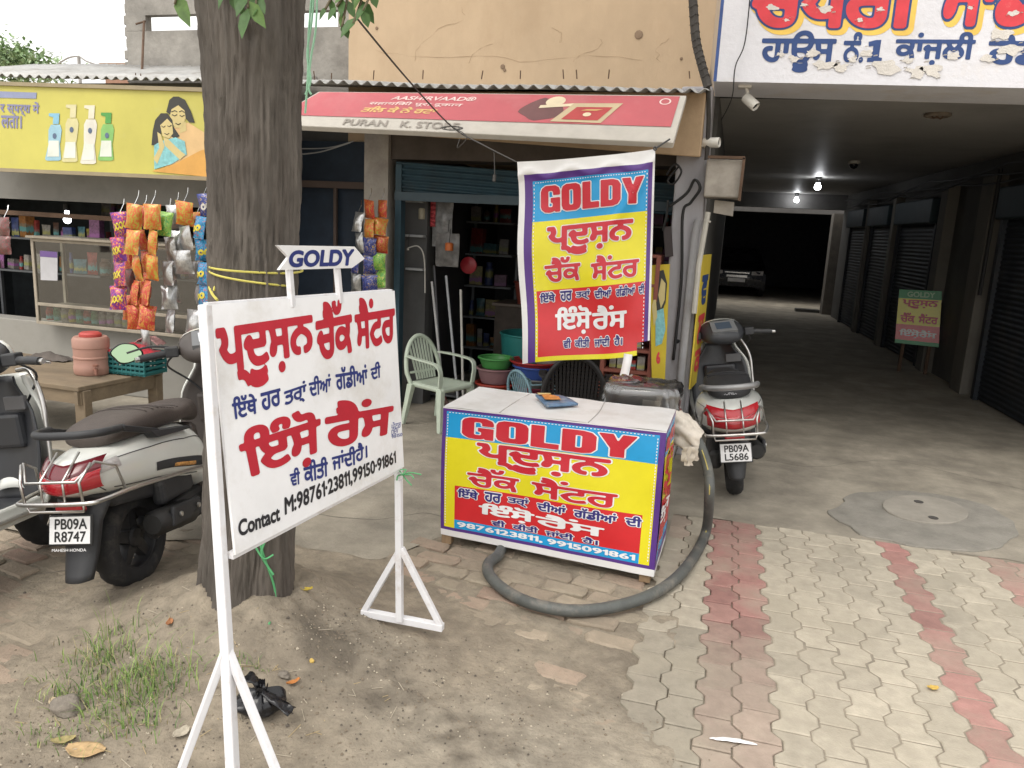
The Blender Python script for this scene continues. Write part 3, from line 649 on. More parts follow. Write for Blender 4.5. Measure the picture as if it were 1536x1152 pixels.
# wall pier left of the shop
m = MB(); m.box(aty(545, 400, 6.4).x, 6.4, 0, xs0-.06, 6.75, 2.45)
tag(m.build('wall_pier', M('pier_limewash', (.40,.37,.33), .9, var=.18, scale=2.5, bump=.5, bscale=20, dirt=(.17,.15,.14), dscale=2, damt=.55)), 'flaking limewashed pier between the dark blue shutter and the provision shop', 'wall')
# dark blue closed bay behind the tree
m = MB(); x0 = -4.6; x1 = aty(545, 400, 6.5).x
bb = thing('closed_bay', 'dark blue closed shutter bay behind the tree', 'shutter', (0,0,0))
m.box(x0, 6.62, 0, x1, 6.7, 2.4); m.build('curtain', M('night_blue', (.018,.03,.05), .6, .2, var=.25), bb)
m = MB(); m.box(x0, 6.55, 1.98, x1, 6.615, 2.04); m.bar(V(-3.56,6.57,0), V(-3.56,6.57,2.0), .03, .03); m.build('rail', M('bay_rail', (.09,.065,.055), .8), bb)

# ---- cream sunshade beam behind the awning
cbm = MB(); A0, A1, B1 = aty(523, 196, 5.85), aty(1050, 236, 5.85), aty(1056, 138, 5.85)
cbm.hexa([A0, A1, A1+V(.0,.6,.06), A0+V(0,.6,.06), V(A0.x, 5.85, A0.z+.3), V(A1.x-.0, 5.85, B1.z), V(A1.x, 6.45, B1.z), V(A0.x, 6.45, A0.z+.3)])
tag(cbm.build('sunshade_beam', M('sunshade_paint', (.42,.30,.185), .88, var=.12, bump=.3, dirt=(.3,.2,.13), dscale=2.5, damt=.45), bevel=.01), 'ochre painted concrete sunshade beam under the red awning', 'beam')
m = MB(); p = aty(790, 200, 5.75)
# ---- corrugated roof
roof_m = M('roof_sheet', (.40,.40,.39), .6, .25, var=.2, scale=5, dirt=(.22,.19,.16), dscale=4, damt=.5)
E0, E1 = aty(0, 113, 5.5), aty(1062, 136, 5.5)
def roofp(u, v):
    x = -7.2+(E1.x+7.2)*u; z = E0.z+(E1.z-E0.z)*(x-E0.x)/(E1.x-E0.x)
    w = .014*math.sin(2*math.pi*x/.098); return V(x, 5.5+v*1.3+.02*nz(x, 0, 3, .8)*(1-v), z+.012*nz(x, 5, 0, 1.2)+w+v*1.3*(.16+.10*sstep(-3.6, -4.2, x)))
m = MB(); m.grid(roofp, 780, 3)
rf = thing('corrugated_roof', 'long rusting corrugated roof sheet along the shop fronts above the signs', 'roof', (0,0,0))
m.build('sheet', roof_m, rf, smooth=180, solid=.006)
m = MB()
for px in (203, 212, 472, 497, 560, 634, 722, 780, 845, 865, 912, 1034):
    p = aty(px, 124, 5.62); m.tube([V(p.x, 5.62, E0.z-.02), V(p.x+rnd.uniform(-.01, .01), 5.62, E0.z+rnd.uniform(.025, .045))], .0045, 5)
m.build('hook_bolt', rust, rf)
# ---- red awning signboard
AB0, AB1, AT1, AT0 = aty(396, 186, 5.15), aty(1010, 214, 5.15), aty(1030, 143, 5.5), aty(478, 137, 5.5)
_n = (AB1-AB0).cross(AT1-AB0).normalized(); _d = ray(478, 137); AT0 = EYE+_d*((AB0-EYE).dot(_n)/_d.dot(_n))
aw = thing('awning_sign', 'tilted red awning signboard with faded lettering and dirty white lower edge', 'awning', (0,0,0))
asf = quad_surf(AB0, AB1, AT1, AT0)
nrm = (AB1-AB0).cross(AT0-AB0).normalized()
m = MB(); bk = -nrm*.045
m.hexa([AB0, AB1, AB1+bk, AB0+bk, AT0, AT1, AT1+bk, AT0+bk]); m.build('panel', M('awning_white', (.47,.44,.39), .6, var=.08, dirt=(.36,.32,.27), dscale=4, damt=.35), aw, bevel=.006)
flat(asf, [(.006,.27),(.985,.31),(.985,.965),(.01,.965)], .004, M('awning_red', (.43,.07,.085), .4, var=.12, scale=2, dirt=(.46,.17,.17), dscale=1.6, damt=.3, coat=.2), aw, 'red_sheet')
pinkw = M('faded_white', (.72,.55,.52), .6); gold = M('faded_gold', (.62,.42,.16), .6); dkm = M('faded_black', (.12,.09,.08), .7)
lettering(aw, 'AASHIRVAAD®', asf, (.245,.77,.475,.88), pinkw, .02, .006); lettering(aw, 'सहायिकी पूरा दूकान', asf, (.20,.60,.455,.72), pinkw, .015, .006); lettering(aw, 'ਤਿਲ ਕੇ ਨੇ ਰਟਾ', asf, (.205,.42,.405,.58), gold, .03, .006)
lettering(aw, 'PURAN   K. STORE', asf, (.20,.06,.50,.22), M('faded_paint', (.28,.25,.22), .7), .02, .006, slant=-.04)
lettering(aw, 'O', asf, (.940,.77,.968,.91), pinkw, .0, .006)
# picture on the awning: a figure handing over a packet (flat print)
pr_ = MB()
def blob(mb, cx, cy, rx, ry, lift, n=20, surf=asf, wob=.0, seed=0):
    mb.add([surf(cx+rx*math.cos(2*math.pi*k/n)*(1+wob*nz(math.cos(2*math.pi*k/n), math.sin(2*math.pi*k/n), seed)), cy+ry*math.sin(2*math.pi*k/n)*(1+wob*nz(math.cos(2*math.pi*k/n)+5, math.sin(2*math.pi*k/n), seed)), lift) for k in range(n)], [tuple(range(n))]); return mb
blob(MB(), .665, .60, .055, .26, .005, wob=.5, seed=3).build('printed_shadow', M('print_dark', (.14,.06,.06), .6), aw)
blob(MB(), .686, .80, .024, .12, .006).build('printed_head', M('print_cream', (.68,.58,.40), .6), aw)
mm = MB(); mm.add([asf(*p, .007) for p in ((.655,.70),(.70,.73),(.735,.76),(.73,.69),(.69,.66),(.655,.63))], [(0,1,2,3,4,5)]); mm.build('printed_arm', M('print_cream', ()), aw)
flat(asf, [(.705,.33),(.825,.33),(.855,.78),(.735,.76)], .007, M('print_pack', (.50,.40,.25), .6), aw, 'printed_pack')
flat(asf, [(.728,.38),(.815,.38),(.835,.68),(.748,.67)], .009, M('print_pack_red', (.40,.05,.05), .6), aw, 'printed_pack_label')
blob(MB(), .783, .50, .010, .045, .011, 14).build('printed_seal', M('print_cream', ()), aw); flat(asf, [(.762,.585),(.80,.59),(.815,.62),(.775,.615)], .011, gold, aw, 'printed_flourish')
# ---- left shop
ls = thing('left_shop', 'open left shop with pale counter wall and dark goods behind the yellow sign', 'shop', (0,0,0))
pale = M('counter_plaster', (.27,.26,.235), .9, var=.15, scale=2, dirt=(.18,.17,.15), dscale=2, damt=.4)
m = MB(); m.box(-9.5, 5.75, 0, -4.25, 5.95, aty(60, 482, 5.75).z); m.build('counter_wall', pale, ls, bevel=.01)
m = MB(); m.box(-9.5, 5.75, aty(60, 300, 5.75).z, -4.3, 5.9, 2.75); m.build('header_wall', M('header_plaster', (.19,.185,.17), .9, var=.15, dirt=(.14,.13,.12)), ls)
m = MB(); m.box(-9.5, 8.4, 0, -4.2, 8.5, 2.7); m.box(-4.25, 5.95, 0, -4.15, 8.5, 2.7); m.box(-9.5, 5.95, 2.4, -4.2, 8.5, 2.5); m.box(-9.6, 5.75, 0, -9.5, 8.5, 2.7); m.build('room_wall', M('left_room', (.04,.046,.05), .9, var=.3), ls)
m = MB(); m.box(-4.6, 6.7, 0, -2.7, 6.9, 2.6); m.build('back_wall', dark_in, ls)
m = MB(); m.bar(aty(0, 318, 5.7), aty(300, 336, 5.7), .05, .04); m.build('hanging_rail', rust, ls)
YB0, YB1, YT1, YT0 = aty(-60, 250, 5.32), aty(385, 269, 5.32), aty(385, 140, 5.32), aty(-60, 126, 5.32)
yl = thing('yellow_signboard', 'long yellow shop signboard printed with pump bottles and a mother and girl', 'signboard', (0,0,0))
ysf = quad_surf(YB0, YB1, YT1, YT0); nn = V(0,1,0)*.05
m = MB(); m.hexa([YB0, YB1, YB1+nn, YB0+nn, YT0, YT1, YT1+nn, YT0+nn]); m.build('panel', M('sign_yellow', (.52,.48,.11), .45, var=.10, scale=1.5, dirt=(.50,.48,.22), dscale=1.2, damt=.3), yl)
def ypx(px, py): # pixel to sign u,v
    p = aty(px, py, 5.32); u = (p.x-YB0.x)/(YB1.x-YB0.x); zb_ = YB0.z+(YB1.z-YB0.z)*u; zt_ = YT0.z+(YT1.z-YT0.z)*u; return u, (p.z-zb_)/(zt_-zb_)
def ypoly(pts, lift, mat, name): return flat(ysf, [ypx(*p) for p in pts], lift, mat, yl, name)
frame_m = M('sign_frame', (.30,.25,.16), .7)
m = MB(); m.bar(YB0+V(0,-.01,-.012), YB1+V(0,-.01,-.012), .04, .03); m.bar(YT0+V(0,.0,.012), YT1+V(0,.0,.012), .04, .03); m.build('frame_edge', frame_m, yl)
lil = M('faded_lilac', (.22,.22,.36), .6)
ypoly([(-40,136),(47,139),(47,148),(-40,146)], .004, M('pale_blue_bar', (.25,.28,.42), .6), 'printed_bar')
lettering(yl, 'र स्पर्श में', ysf, (*ypx(-6,173), *ypx(52,153)), lil, .03, .004); lettering(yl, 'लता।', ysf, (*ypx(-3,192), *ypx(27,174)), lil, .03, .004)
def bottle(px, top, bot, col, cap, n):
    bw = 13; cm = M('print_bottle_'+n, col, .5, var=.1, scale=9); km = M('print_cap_'+n, cap, .5)
    sh_ = top+(bot-top)*.24
    ypoly([(px-10,sh_+8),(px-7,sh_),(px+7,sh_),(px+10,sh_+8),(px+9,sh_+28),(px+8,bot-28),(px+12,bot-2),(px+9,bot),(px-9,bot),(px-12,bot-2),(px-8,bot-28),(px-9,sh_+28)], .004, cm, 'printed_bottle')
    ypoly([(px-4,sh_-1),(px-4,top+6),(px-11,top+4),(px-11,top),(px+5,top),(px+5,sh_-1)], .005, km, 'printed_pump')
    ypoly([(px-8,bot-30),(px+7,bot-30),(px+9,bot-6),(px-9,bot-6)], .006, M('print_label', (.66,.70,.62), .5), 'printed_label')
    blob(MB(), *ypx(px, sh_+17), .007, .035, .006, 10, ysf).build('printed_flower', M('print_dark_blue', (.10,.14,.22), .5), yl)
bottle(79, 170, 241, (.30,.50,.60), (.22,.45,.60), 'aqua'); bottle(104, 157, 243, (.60,.56,.30), (.62,.58,.35), 'pale'); bottle(132, 158, 246, (.66,.64,.56), (.66,.63,.50), 'white'); bottle(158, 169, 241, (.22,.46,.14), (.08,.30,.07), 'green')
skin = M('print_skin', (.58,.48,.22), .6, var=.08); hair = M('print_hair', (.045,.045,.04), .6); teald = M('print_dress', (.22,.50,.52), .6, var=.25, scale=30); peach = M('print_peach', (.66,.45,.22), .6, var=.1)
ypoly([(254,196),(262,188),(280,184),(300,196),(318,206),(318,226),(300,232),(282,244),(262,252),(248,250)], .003, peach, 'printed_sari')
ypoly([(250,150),(256,145),(264,145),(274,150),(283,166),(290,184),(282,184),(276,178),(262,162),(252,172),(246,168)], .005, hair, 'printed_mother_hair')
ypoly([(254,164),(264,158),(274,166),(276,178),(270,192),(262,192),(256,186),(252,174)], .0055, skin, 'printed_mother_face')
ypoly([(268,186),(276,182),(278,196),(268,200)], .0045, skin, 'printed_mother_neck')
ypoly([(230,180),(238,170),(248,170),(256,180),(258,190),(268,204),(262,208),(240,198),(236,218),(226,218),(227,196)], .0065, hair, 'printed_girl_hair')
ypoly([(238,188),(248,178),(256,186),(258,200),(252,208),(242,204)], .007, skin, 'printed_girl_face')
for q_ in ([(255,172),(259,174),(263,172)], [(267,173),(270,175),(274,173)], [(261,185),(265,187),(269,185)], [(254,168),(259,166),(263,168)], [(266,168),(270,166),(274,169)]):
    mq = MB(); pq_ = [ysf(*ypx(*p), .0062) for p in q_]; mq.tube(pq_, .0035, 4); mq.build('printed_feature', hair, yl)
ypoly([(230,218),(240,212),(262,206),(276,212),(280,232),(258,246),(232,254)], .0068, teald, 'printed_girl_dress')
for q_ in ([(240,189),(243,191),(246,189)], [(249,189),(252,190),(255,188)], [(245,200),(249,202),(252,200)]):
    mq = MB(); pq_ = [ysf(*ypx(*p), .0078) for p in q_]; mq.tube(pq_, .003, 4); mq.build('printed_feature', hair, yl)
ypoly([(234,198),(240,202),(246,220),(236,246),(230,238),(238,222)], .0075, skin, 'printed_arm'); ypoly([(244,206),(250,208),(272,228),(278,232),(270,240),(246,218)], .0078, skin, 'printed_arm')
ypoly([(228,257),(262,246),(300,226),(318,221),(318,266)], .0072, M('print_orange', (.62,.33,.08), .5), 'printed_wave')
# ================================================================== TREE
tr = thing('street_tree', 'thick furrowed trunk standing in a dirt mound behind the white signboard', 'tree', TREE)
def trunk_c(z):      # centre line and radius
    cx = [(0,-.01),(.15,.0),(1.0,.045),(1.76,.078),(2.25,.078),(2.6,.06),(3.1,.0),(3.6,-.05)]
    rr = [(-.1,.262),(0,.232),(.12,.207),(.4,.190),(1.0,.176),(1.6,.174),(2.1,.180),(2.4,.193),(2.6,.216),(2.8,.235),(3.1,.20),(3.6,.16)]
    def li(t, z):
        for (a, b), (c, d) in zip(t, t[1:]):
            if z <= c: k = max(0, (z-a)/(c-a)); return b+(d-b)*k
        return t[-1][1]
    return li(cx, z), li(rr, z)*.91
def bark(u, v):
    z = -.12+v*3.72; a = 2*math.pi*u; cx, r = trunk_c(z)
    w = .9*nz(math.cos(a)*1.2, math.sin(a)*1.2, z*.9, 1)
    ang = a+.22*nz(z*.8, 2, 0)+.10*nz(z*2.3, 6, a)
    f1 = noise.noise(Vector((math.cos(ang)*6.5, math.sin(ang)*6.5, z*1.1))); f2 = noise.noise(Vector((math.cos(ang)*15, math.sin(ang)*15, z*3.2+7))); f3 = noise.noise(Vector((math.cos(ang)*34, math.sin(ang)*34, z*9)))
    groove = -abs(f1)*.020-abs(f2)*.020-abs(f3)*.010-.016*max(0, noise.noise(Vector((math.cos(a)*3+9, math.sin(a)*3, z*2.2)))-.35)
    lobes = .045*max(0, .45-z)*math.cos(5*a+1)+.012*math.cos(3*a+z)
    for ka, kz, kr, kh in ((R(-78), 1.95, .085, .022), (R(-38), 1.15, .07, -.02), (R(-60), 2.3, .06, .016), (R(-95), .75, .08, .02)):
        da = (a-ka+math.pi) % (2*math.pi)-math.pi; e = ((da*r)/kr)**2+((z-kz)/(kr*1.5))**2; groove += kh*math.exp(-e)*(1-1.3*math.exp(-e*6))
    return V(cx+(r+groove+.014+lobes)*math.cos(a), (r+groove+.014+lobes)*math.sin(a), z)
m = MB(); m.grid(bark, 210, 230, wrapu=True)
bark_m = M('bark', (.108,.095,.082), .95, var=.42, scale=9, bump=.9, bscale=70, dirt=(.075,.06,.05), dscale=7, damt=.55, stretch=(1,1,.16))
m.build('trunk', bark_m, tr, smooth=180)
limbs = [((0,0,2.75), (-.45,.1,3.3), (-1.3,.3,4.3), (-2.2,.2,5.2)), ((-.02,0,3.0), (.35,-.1,3.9), (.9,.3,5.0), (1.3,.6,6.0)), ((-.05,0,3.4), (-.1,.3,4.4), (-.2,.9,5.6), (-.3,1.2,6.6)), ((0,0,3.2), (.2,-.5,4.0), (.2,-1.2,4.8), (.1,-1.8,5.4)), ((.1,0,3.3), (.7,.3,3.7), (1.6,.2,4.1), (2.4,.0,4.5))]
m = MB(); tips = []
for L4 in limbs:
    q = spline(L4, 7); m.tube(q, [.13*(1-.8*i/len(q)) for i in range(len(q))], 10); tips += q[9:]
    for k in range(5):
        a = q[rnd.randrange(8, len(q))]; b = a+V(rnd.uniform(-.9, .9), rnd.uniform(-.9, .9), rnd.uniform(.1, .8)); m.tube(spline([a, a.lerp(b, .5)+V(0,0,.1), b], 4), .022, 6); tips += [a.lerp(b, t) for t in (.5, .8, 1)]
m.build('limb', bark_m, tr, smooth=180)
leaf_ms = [M('leaf_'+n, c, .5, var=.3, scale=30) for n, c in (('mid', (.055,.12,.03)), ('light', (.10,.18,.045)), ('dark', (.03,.075,.022)))]
def leaf(m, p, d, up, L, w, mi=0):
    d = Vector(d).normalized(); s = d.cross(Vector(up)).normalized(); n = s.cross(d)
    m.add([p, p+d*L*.3+s*w*.5+n*.02*L, p+d*L*.65+s*w*.42, p+d*L-n*.12*L, p+d*L*.65-s*w*.42, p+d*L*.3-s*w*.5+n*.02*L, p+d*L*.5-n*.08*L], [(0,1,6),(1,2,6),(2,3,6),(3,4,6),(4,5,6),(5,0,6)], mi)
m = MB(); lr = random.Random(5)
for k in range(5200):
    t = lr.choice(tips); p = t+V(lr.gauss(0,.42), lr.gauss(0,.42), lr.gauss(.1,.32))
    if p.z < 3.3: p.z = 3.3+abs(lr.gauss(0,.3))
    wp = p+TREE
    leaf(m, p, (lr.uniform(-1,1), lr.uniform(-1,1), lr.uniform(-.9,.2)), (lr.uniform(-.3,.3), lr.uniform(-.3,.3), 1), lr.uniform(.09,.15), lr.uniform(.045,.07), lr.choice((0,0,1,2)))
m.build('crown', leaf_ms, tr, smooth=180)
# hanging leaf sprays seen at the top of the photo
def spray(p0, p1, n, L, y):
    m = MB(); a, b = aty(*p0, y), aty(*p1, y); q = spline([a, a.lerp(b, .5)+V(.0,.02,.02), b], 6); m.tube([p-TREE for p in q], .004, 5, 3)
    for k in range(n):
        p = q[min(len(q)-1, int((k+.5)/n*len(q)))]; s = 1 if k % 2 else -1
        d = (b-a).normalized()+RIGHT*s*lr.uniform(.5,1.1)+V(0,lr.uniform(-.5,.3),-.5); leaf(m, p-TREE, d, (lr.uniform(-.4,.4), -1, .6), L*lr.uniform(.8,1.2), L*.5, lr.choice((0,1,0)))
    m.build('leaf_spray', leaf_ms+[M('twig', (.12,.10,.06), .8)], tr, smooth=180)
spray((352,-60), (372,12), 9, .085, 2.3); spray((330,-70), (344,-6), 6, .075, 2.32); spray((372,-40), (384,8), 5, .07, 2.32)
spray((560,-70), (505,10), 9, .06, 2.3); spray((575,-60), (545,16), 8, .058, 2.3); spray((520,-40), (513,40), 6, .055, 2.3); spray((515,-40), (488,14), 5, .055, 2.32); spray((545,-20),(530,36),3,.07,2.3)
spray((265,-40), (262,6), 2, .1, 2.4)

# strings
ysr = M('yellow_string', (.58,.52,.12), .7); grs = M('green_twine', (.10,.38,.16), .6); pgs = M('pale_green_twine', (.30,.56,.38), .6)
def wrap_pts(z0, z1, a0, a1, n=26, off=.012):
    out = []
    for k in range(n):
        t = k/(n-1); a = a0+(a1-a0)*t; z = z0+(z1-z0)*t; cx, r = trunk_c(z); out.append(TREE+V(cx+(r+off)*math.cos(a), (r+off)*math.sin(a), z))
    return out
m = MB(); zz = [aty(340, 409, 2.4).z, aty(380, 432, 2.4).z]
pA = aty(437, 415, 2.36); pB = aty(437, 432, 2.36)
m.tube(wrap_pts(zz[0]+.01, zz[0], R(200), R(345))+[pA], .004, 5); m.tube(wrap_pts(zz[0]+.004, zz[1], R(190), R(345))+[pB], .004, 5); m.tube(wrap_pts(zz[0], zz[0]+.02, R(345), R(560)), .004, 5)
k0 = aty(316, 412, 2.52); m.tube(spline([k0, aty(312, 422, 2.5), aty(318, 440, 2.46), aty(326, 450, 2.42)], 5), .005, 5); m.tube(spline([k0, aty(322, 420, 2.48), aty(321, 436, 2.46)], 5), .004, 5)
tag(m.build('tying_string', ysr), 'yellow string looped round the tree trunk and tied to the arrow post', 'string')
m = MB()
for pts in ([(472,-30),(468,30),(461,80),(466,120),(458,142)], [(476,-30),(474,40),(466,90),(463,130),(467,142)], [(470,-30),(463,50),(462,110),(458,170)]):
    m.tube(spline([aty(x, y, 3.6) for x, y in pts], 7), .0055, 5)
tag(m.build('hanging_twine', pgs), 'pale green twine hanging down beside the trunk to the awning edge', 'string')
def tsurf(px, py, off=.014):          # point on the trunk's front in line with a photo pixel
    d = ray(px, py); best = None
    for k in range(400):
        q = EYE+d*(2.2+k*.004); cx, r = trunk_c(q.z)
        if math.hypot(q.x-TREE.x-cx, q.y-TREE.y) < r+off: return q
        e = math.hypot(q.x-TREE.x-cx, q.y-TREE.y)-r
        if best is None or e < best[0]: best = (e, q)
    return best[1]
m = MB(); e_ = atz(404, 955, .1); e_.z = dirt_h(e_.x, e_.y)+.006
m.tube(spline([tsurf(388,808), tsurf(396,835), tsurf(408,868), tsurf(414,895), tsurf(412,920,.03), e_], 8), .0045, 6); m.tube(spline([tsurf(400,806), tsurf(392,830,.02), tsurf(402,850,.02), tsurf(410,862,.03)], 6), .005, 5); m.tube(spline([tsurf(384,822,.02), tsurf(396,838,.03), tsurf(410,832,.03)], 6), .004, 5)
tag(m.build('green_twine', grs), 'green twine knotted on the trunk base and trailing to the dirt', 'string')
# wire from the tree over the awning lip to the banner
m = MB(); W0, W1, W2 = aty(505, -10, 3.2), aty(678, 190, 5.10), aty(775, 243, 4.99)
m.tube(spline([W0, W0.lerp(W1, .5)-V(0,0,.02), W1, W1.lerp(W2, .5)-V(0,0,.008), W2], 8), .005, 5)
for k in range(5): a0 = rnd.uniform(0, 6); m.tube([W1+V(.05*math.cos(a0+t*.9)*(1+t*.12), .02*math.sin(a0+t), .015*math.sin(a0+t*.9)-.01) for t in np.arange(0, 5, .4)], .0035, 4)
m.tube(spline([W1, aty(700,205,5.08), aty(686,222,5.08), aty(690,208,5.08)], 6), .003, 4); m.tube([aty(741, 226, 5.03), aty(742, 262, 5.03)], .003, 4); m.tube([aty(742, 262, 5.03), aty(741, 272, 5.03)], .012, 6)
tag(m.build('tie_wire', M('tie_wire', (.09,.085,.08), .5, .5)), 'thin wire tied from the tree over the awning lip to the hanging banner', 'wire')

# ================================================================== HAND-PAINTED SIGNBOARD ON A STAND
paintw = M('white_enamel', (.72,.72,.73), .42, var=.05, scale=5, dirt=(.50,.47,.42), dscale=3.5, damt=.42, bump=.06, bscale=30)
steelw = M('white_steel', (.68,.68,.70), .45, var=.07, scale=9, dirt=(.34,.27,.21), dscale=9, damt=.40)
sg = thing('painted_signboard', 'white hand painted signboard with red letters on a steel stand before the tree', 'signboard', (0,0,0))
TL, TR, BL, BR = atz(316,457,1.437), V(-1.236,2.75,1.44), V(-1.262,1.755,.755), V(-1.163,2.707,.75)
ssf = quad_surf(BL, BR, TR, TL); sn = (BR-BL).cross(TL-BL).normalized()
bm_ = MB()
def bs(u, v, l): return ssf(u, v, l)
NU, NV = 14, 10
bm_.grid(lambda u, v: ssf(u, v, .0), NU, NV); bm_.grid(lambda u, v: ssf(1-u, v, -.009), NU, NV)
for e in (lambda t, s: ssf(t, 0, -s), lambda t, s: ssf(1, t, -s), lambda t, s: ssf(1-t, 1, -s), lambda t, s: ssf(0, 1-t, -s)):
    bm_.grid(lambda u, v: e(u, .009*(1-v)), 12, 1)
board = bm_.build('board', paintw, sg)
# pixel -> board u,v (inverse bilinear by Newton)
def spx(px, py):
    d = ray(px, py); u = v = .5
    for _ in range(12):
        p = ssf(u, v); e = lambda q: ((q-EYE).dot(RIGHT)/(q-EYE).dot(FWD)*F+768-px, 576-(q-EYE).dot(UP)/(q-EYE).dot(FWD)*F-py)
        f0 = e(p); fu = e(ssf(u+1e-4, v)); fv = e(ssf(u, v+1e-4))
        a, b, c, d2 = (fu[0]-f0[0])/1e-4, (fv[0]-f0[0])/1e-4, (fu[1]-f0[1])/1e-4, (fv[1]-f0[1])/1e-4; D = a*d2-b*c
        u -= (f0[0]*d2-f0[1]*b)/D; v -= (a*f0[1]-c*f0[0])/D
    return u, v
signred = M('sign_red_paint', (.40,.008,.022), .6, var=.10, scale=12); signblue = M('sign_blue_paint', (.014,.025,.15), .55, var=.14, scale=14); signblack = M('sign_black_paint', (.012,.012,.016), .45, var=.2)
def sbox(bl_, tr_): a, b = spx(*bl_), spx(*tr_); return (a[0], a[1], b[0], b[1])
def boardtext(s, quad, mat, w, fit=None, res=40, lift=.0015):
    """quad: photo pixels of the text's bottom-left, bottom-right, top-right, top-left corners"""
    B = [spx(*p) for p in quad]
    def surf(u, v, l):
        a = [B[0][k]*(1-u)*(1-v)+B[1][k]*u*(1-v)+B[2][k]*u*v+B[3][k]*(1-u)*v for k in (0, 1)]; return ssf(a[0], a[1], l)
    return lettering(board, s, surf, (0,0,1,1), mat, w, lift, fit, res)
boardtext('ਪ੍ਦੂਸ਼ਨ', [(332,600),(474,552),(468,472),(322,493)], signred, .042)
boardtext('ਚੈੱਕ', [(474,544),(530,528),(526,446),(472,455)], signred, .042)
boardtext('ਸੈਂਟਰ', [(534,527),(592,513),(592,440),(530,448)], signred, .042)
for s, q in (('ਇੱਥੇ', [(350,630),(386,620),(384,589),(346,596)]), ('ਹਰ', [(392,618),(422,607),(420,582),(390,590)]), ('ਤਰ੍ਾਂ', [(427,618),(460,600),(459,570),(425,580)]), ('ਦੀਆਂ', [(464,596),(496,587),(496,559),(462,566)]), ('ਗੱਡੀਆਂ', [(504,586),(552,576),(550,545),(502,552)]), ('ਦੀ', [(556,571),(571,566),(570,541),(555,546)])):
    boardtext(s, q, signblue, .03, None, 34)
boardtext('ਇੰਸ਼ੋ', [(372,735),(482,692),(480,606),(352,645)], signred, .04)
boardtext('ਰੈਂਸ', [(488,677),(587,650),(592,590),(486,604)], signred, .04)
for s, q in (('ਵੀ', [(436,730),(450,726),(449,700),(433,704)]), ('ਕੀਤੀ', [(456,726),(492,714),(491,684),(454,692)]), ('ਜਾਂਦੀ', [(498,706),(534,697),(533,668),(497,678)]), ('ਹੈ।', [(533,695),(551,686),(550,660),(533,666)])):
    boardtext(s, q, signblue, .03, None, 34)
boardtext('Contact', [(358,806),(420,781),(419,757),(356,781)], signblack, .035, None, 34)
boardtext('M:98761·23811,99150·91861', [(427,777),(594,697),(593,676),(426,746)], signblack, .03, None, 34)
for s, q in (('ਪੇਂਟਰ', [(586,645),(601,641),(601,630),(587,634)]), ('DEV', [(587,653),(597,650),(597,641),(587,645)]), ('98150', [(587,658),(603,654),(603,649),(587,653)])):
    boardtext(s, q, M('sign_fine_blue', (.10,.12,.30), .5), .01, None, 26)
# edge tube, legs, feet
TLp = TL+(TL-TR).normalized()*.02
NF = V(-1.178,1.605,.02); near_top = atz(307,457,1.445)
m = MB(); m.bar(near_top, V(-1.255,1.695,.46), .03, .028, up=(0,1,0)); m.bar(V(-1.258,1.698,.47), NF, .03, .03, up=(0,1,0)); m.build('leg', steelw, sg, bevel=.004)
m = MB(); J = V(-1.250,1.688,.43)
jn = near_top.lerp(V(-1.255,1.695,.46), .96)
m = MB(); m.bar(jn, NF+V(-.21,-.03,0), .021, .021); m.build('brace', steelw, sg, bevel=.003)
m = MB(); m.bar(jn, NF+V(.19,.03,0), .021, .021); m.build('brace', steelw, sg, bevel=.003)
m = MB(); m.bar(NF+V(-.22,-.03,-.005), NF+V(.2,.03,-.005), .03, .03); m.build('foot_bar', steelw, sg, bevel=.003)
dz = max(0, max(dirt_h(x, 2.717) for x in (-1.34, -1.25, -1.17, -1.08, -.98)))+.008; FF = V(-1.165,2.70,dz); m = MB(); m.bar(TR+V(.004,-.002,0)-sn*.024, BR-sn*.024+V(0,0,-.05), .027, .027, up=(0,1,0)); m.bar(BR-sn*.024+V(0,0,-.05), FF, .027, .027, up=(0,1,0)); m.build('leg', steelw, sg, bevel=.003)
fj = atz(602, 822, .40); fj = V(-1.168,2.705,.405)
m = MB(); m.bar(fj, V(-1.335,2.717,dz+.005), .024, .024); m.build('brace', steelw, sg, bevel=.003)
m = MB(); m.bar(fj, V(-.99,2.716,dz+.005), .024, .024); m.build('brace', steelw, sg, bevel=.003)
m = MB(); m.bar(V(-1.345,2.717,dz), V(-.98,2.718,dz), .032, .03); m.build('foot_bar', steelw, sg, bevel=.003)
m = MB(); m.bar(BL+sn*-.02, BR+sn*-.02, .02, .02); m.build('back_rail', steelw, sg); m = MB(); m.bar(TL+sn*-.02, TR+sn*-.02, .02, .02); m.build('back_rail', steelw, sg)
# arrow board on its two little posts
def on_line(px, py, a, b):      # point on the ray nearest to segment a-b
    best = min((i/400 for i in range(401)), key=lambda t: abs(((a.lerp(b, t)-EYE).dot(RIGHT)/(a.lerp(b, t)-EYE).dot(FWD))*F+768-px)); return a.lerp(b, best)
def at_plane(px, py, p0, n): d = ray(px, py); return EYE+d*((p0-EYE).dot(n)/d.dot(n))
an = V(.30,-1,.0).normalized() if False else (TR-TL).cross(V(0,0,1)).normalized()
an = -an if an.dot(FWD) > 0 else an
p1_, p2_ = on_line(437, 0, TL, TR), on_line(510, 0, TL, TR)
ap = lambda px, py: at_plane(px, py, p1_, an)
m = MB(); pts = [ap(*q) for q in ((416,368),(532,370),(547,388),(528,402),(419,405),(433,386))]
m.add(pts+[p-an*.012 for p in pts], [(5,4,3,2,1,0)[::-1], (6,7,8,9,10,11)[::-1]]+[(i, i+6, (i+1) % 6+6, (i+1) % 6) for i in range(6)])
ab = m.build('arrow_board', paintw, sg)
q = [ap(*p) for p in ((433,402),(530,399),(530,372),(433,374))]
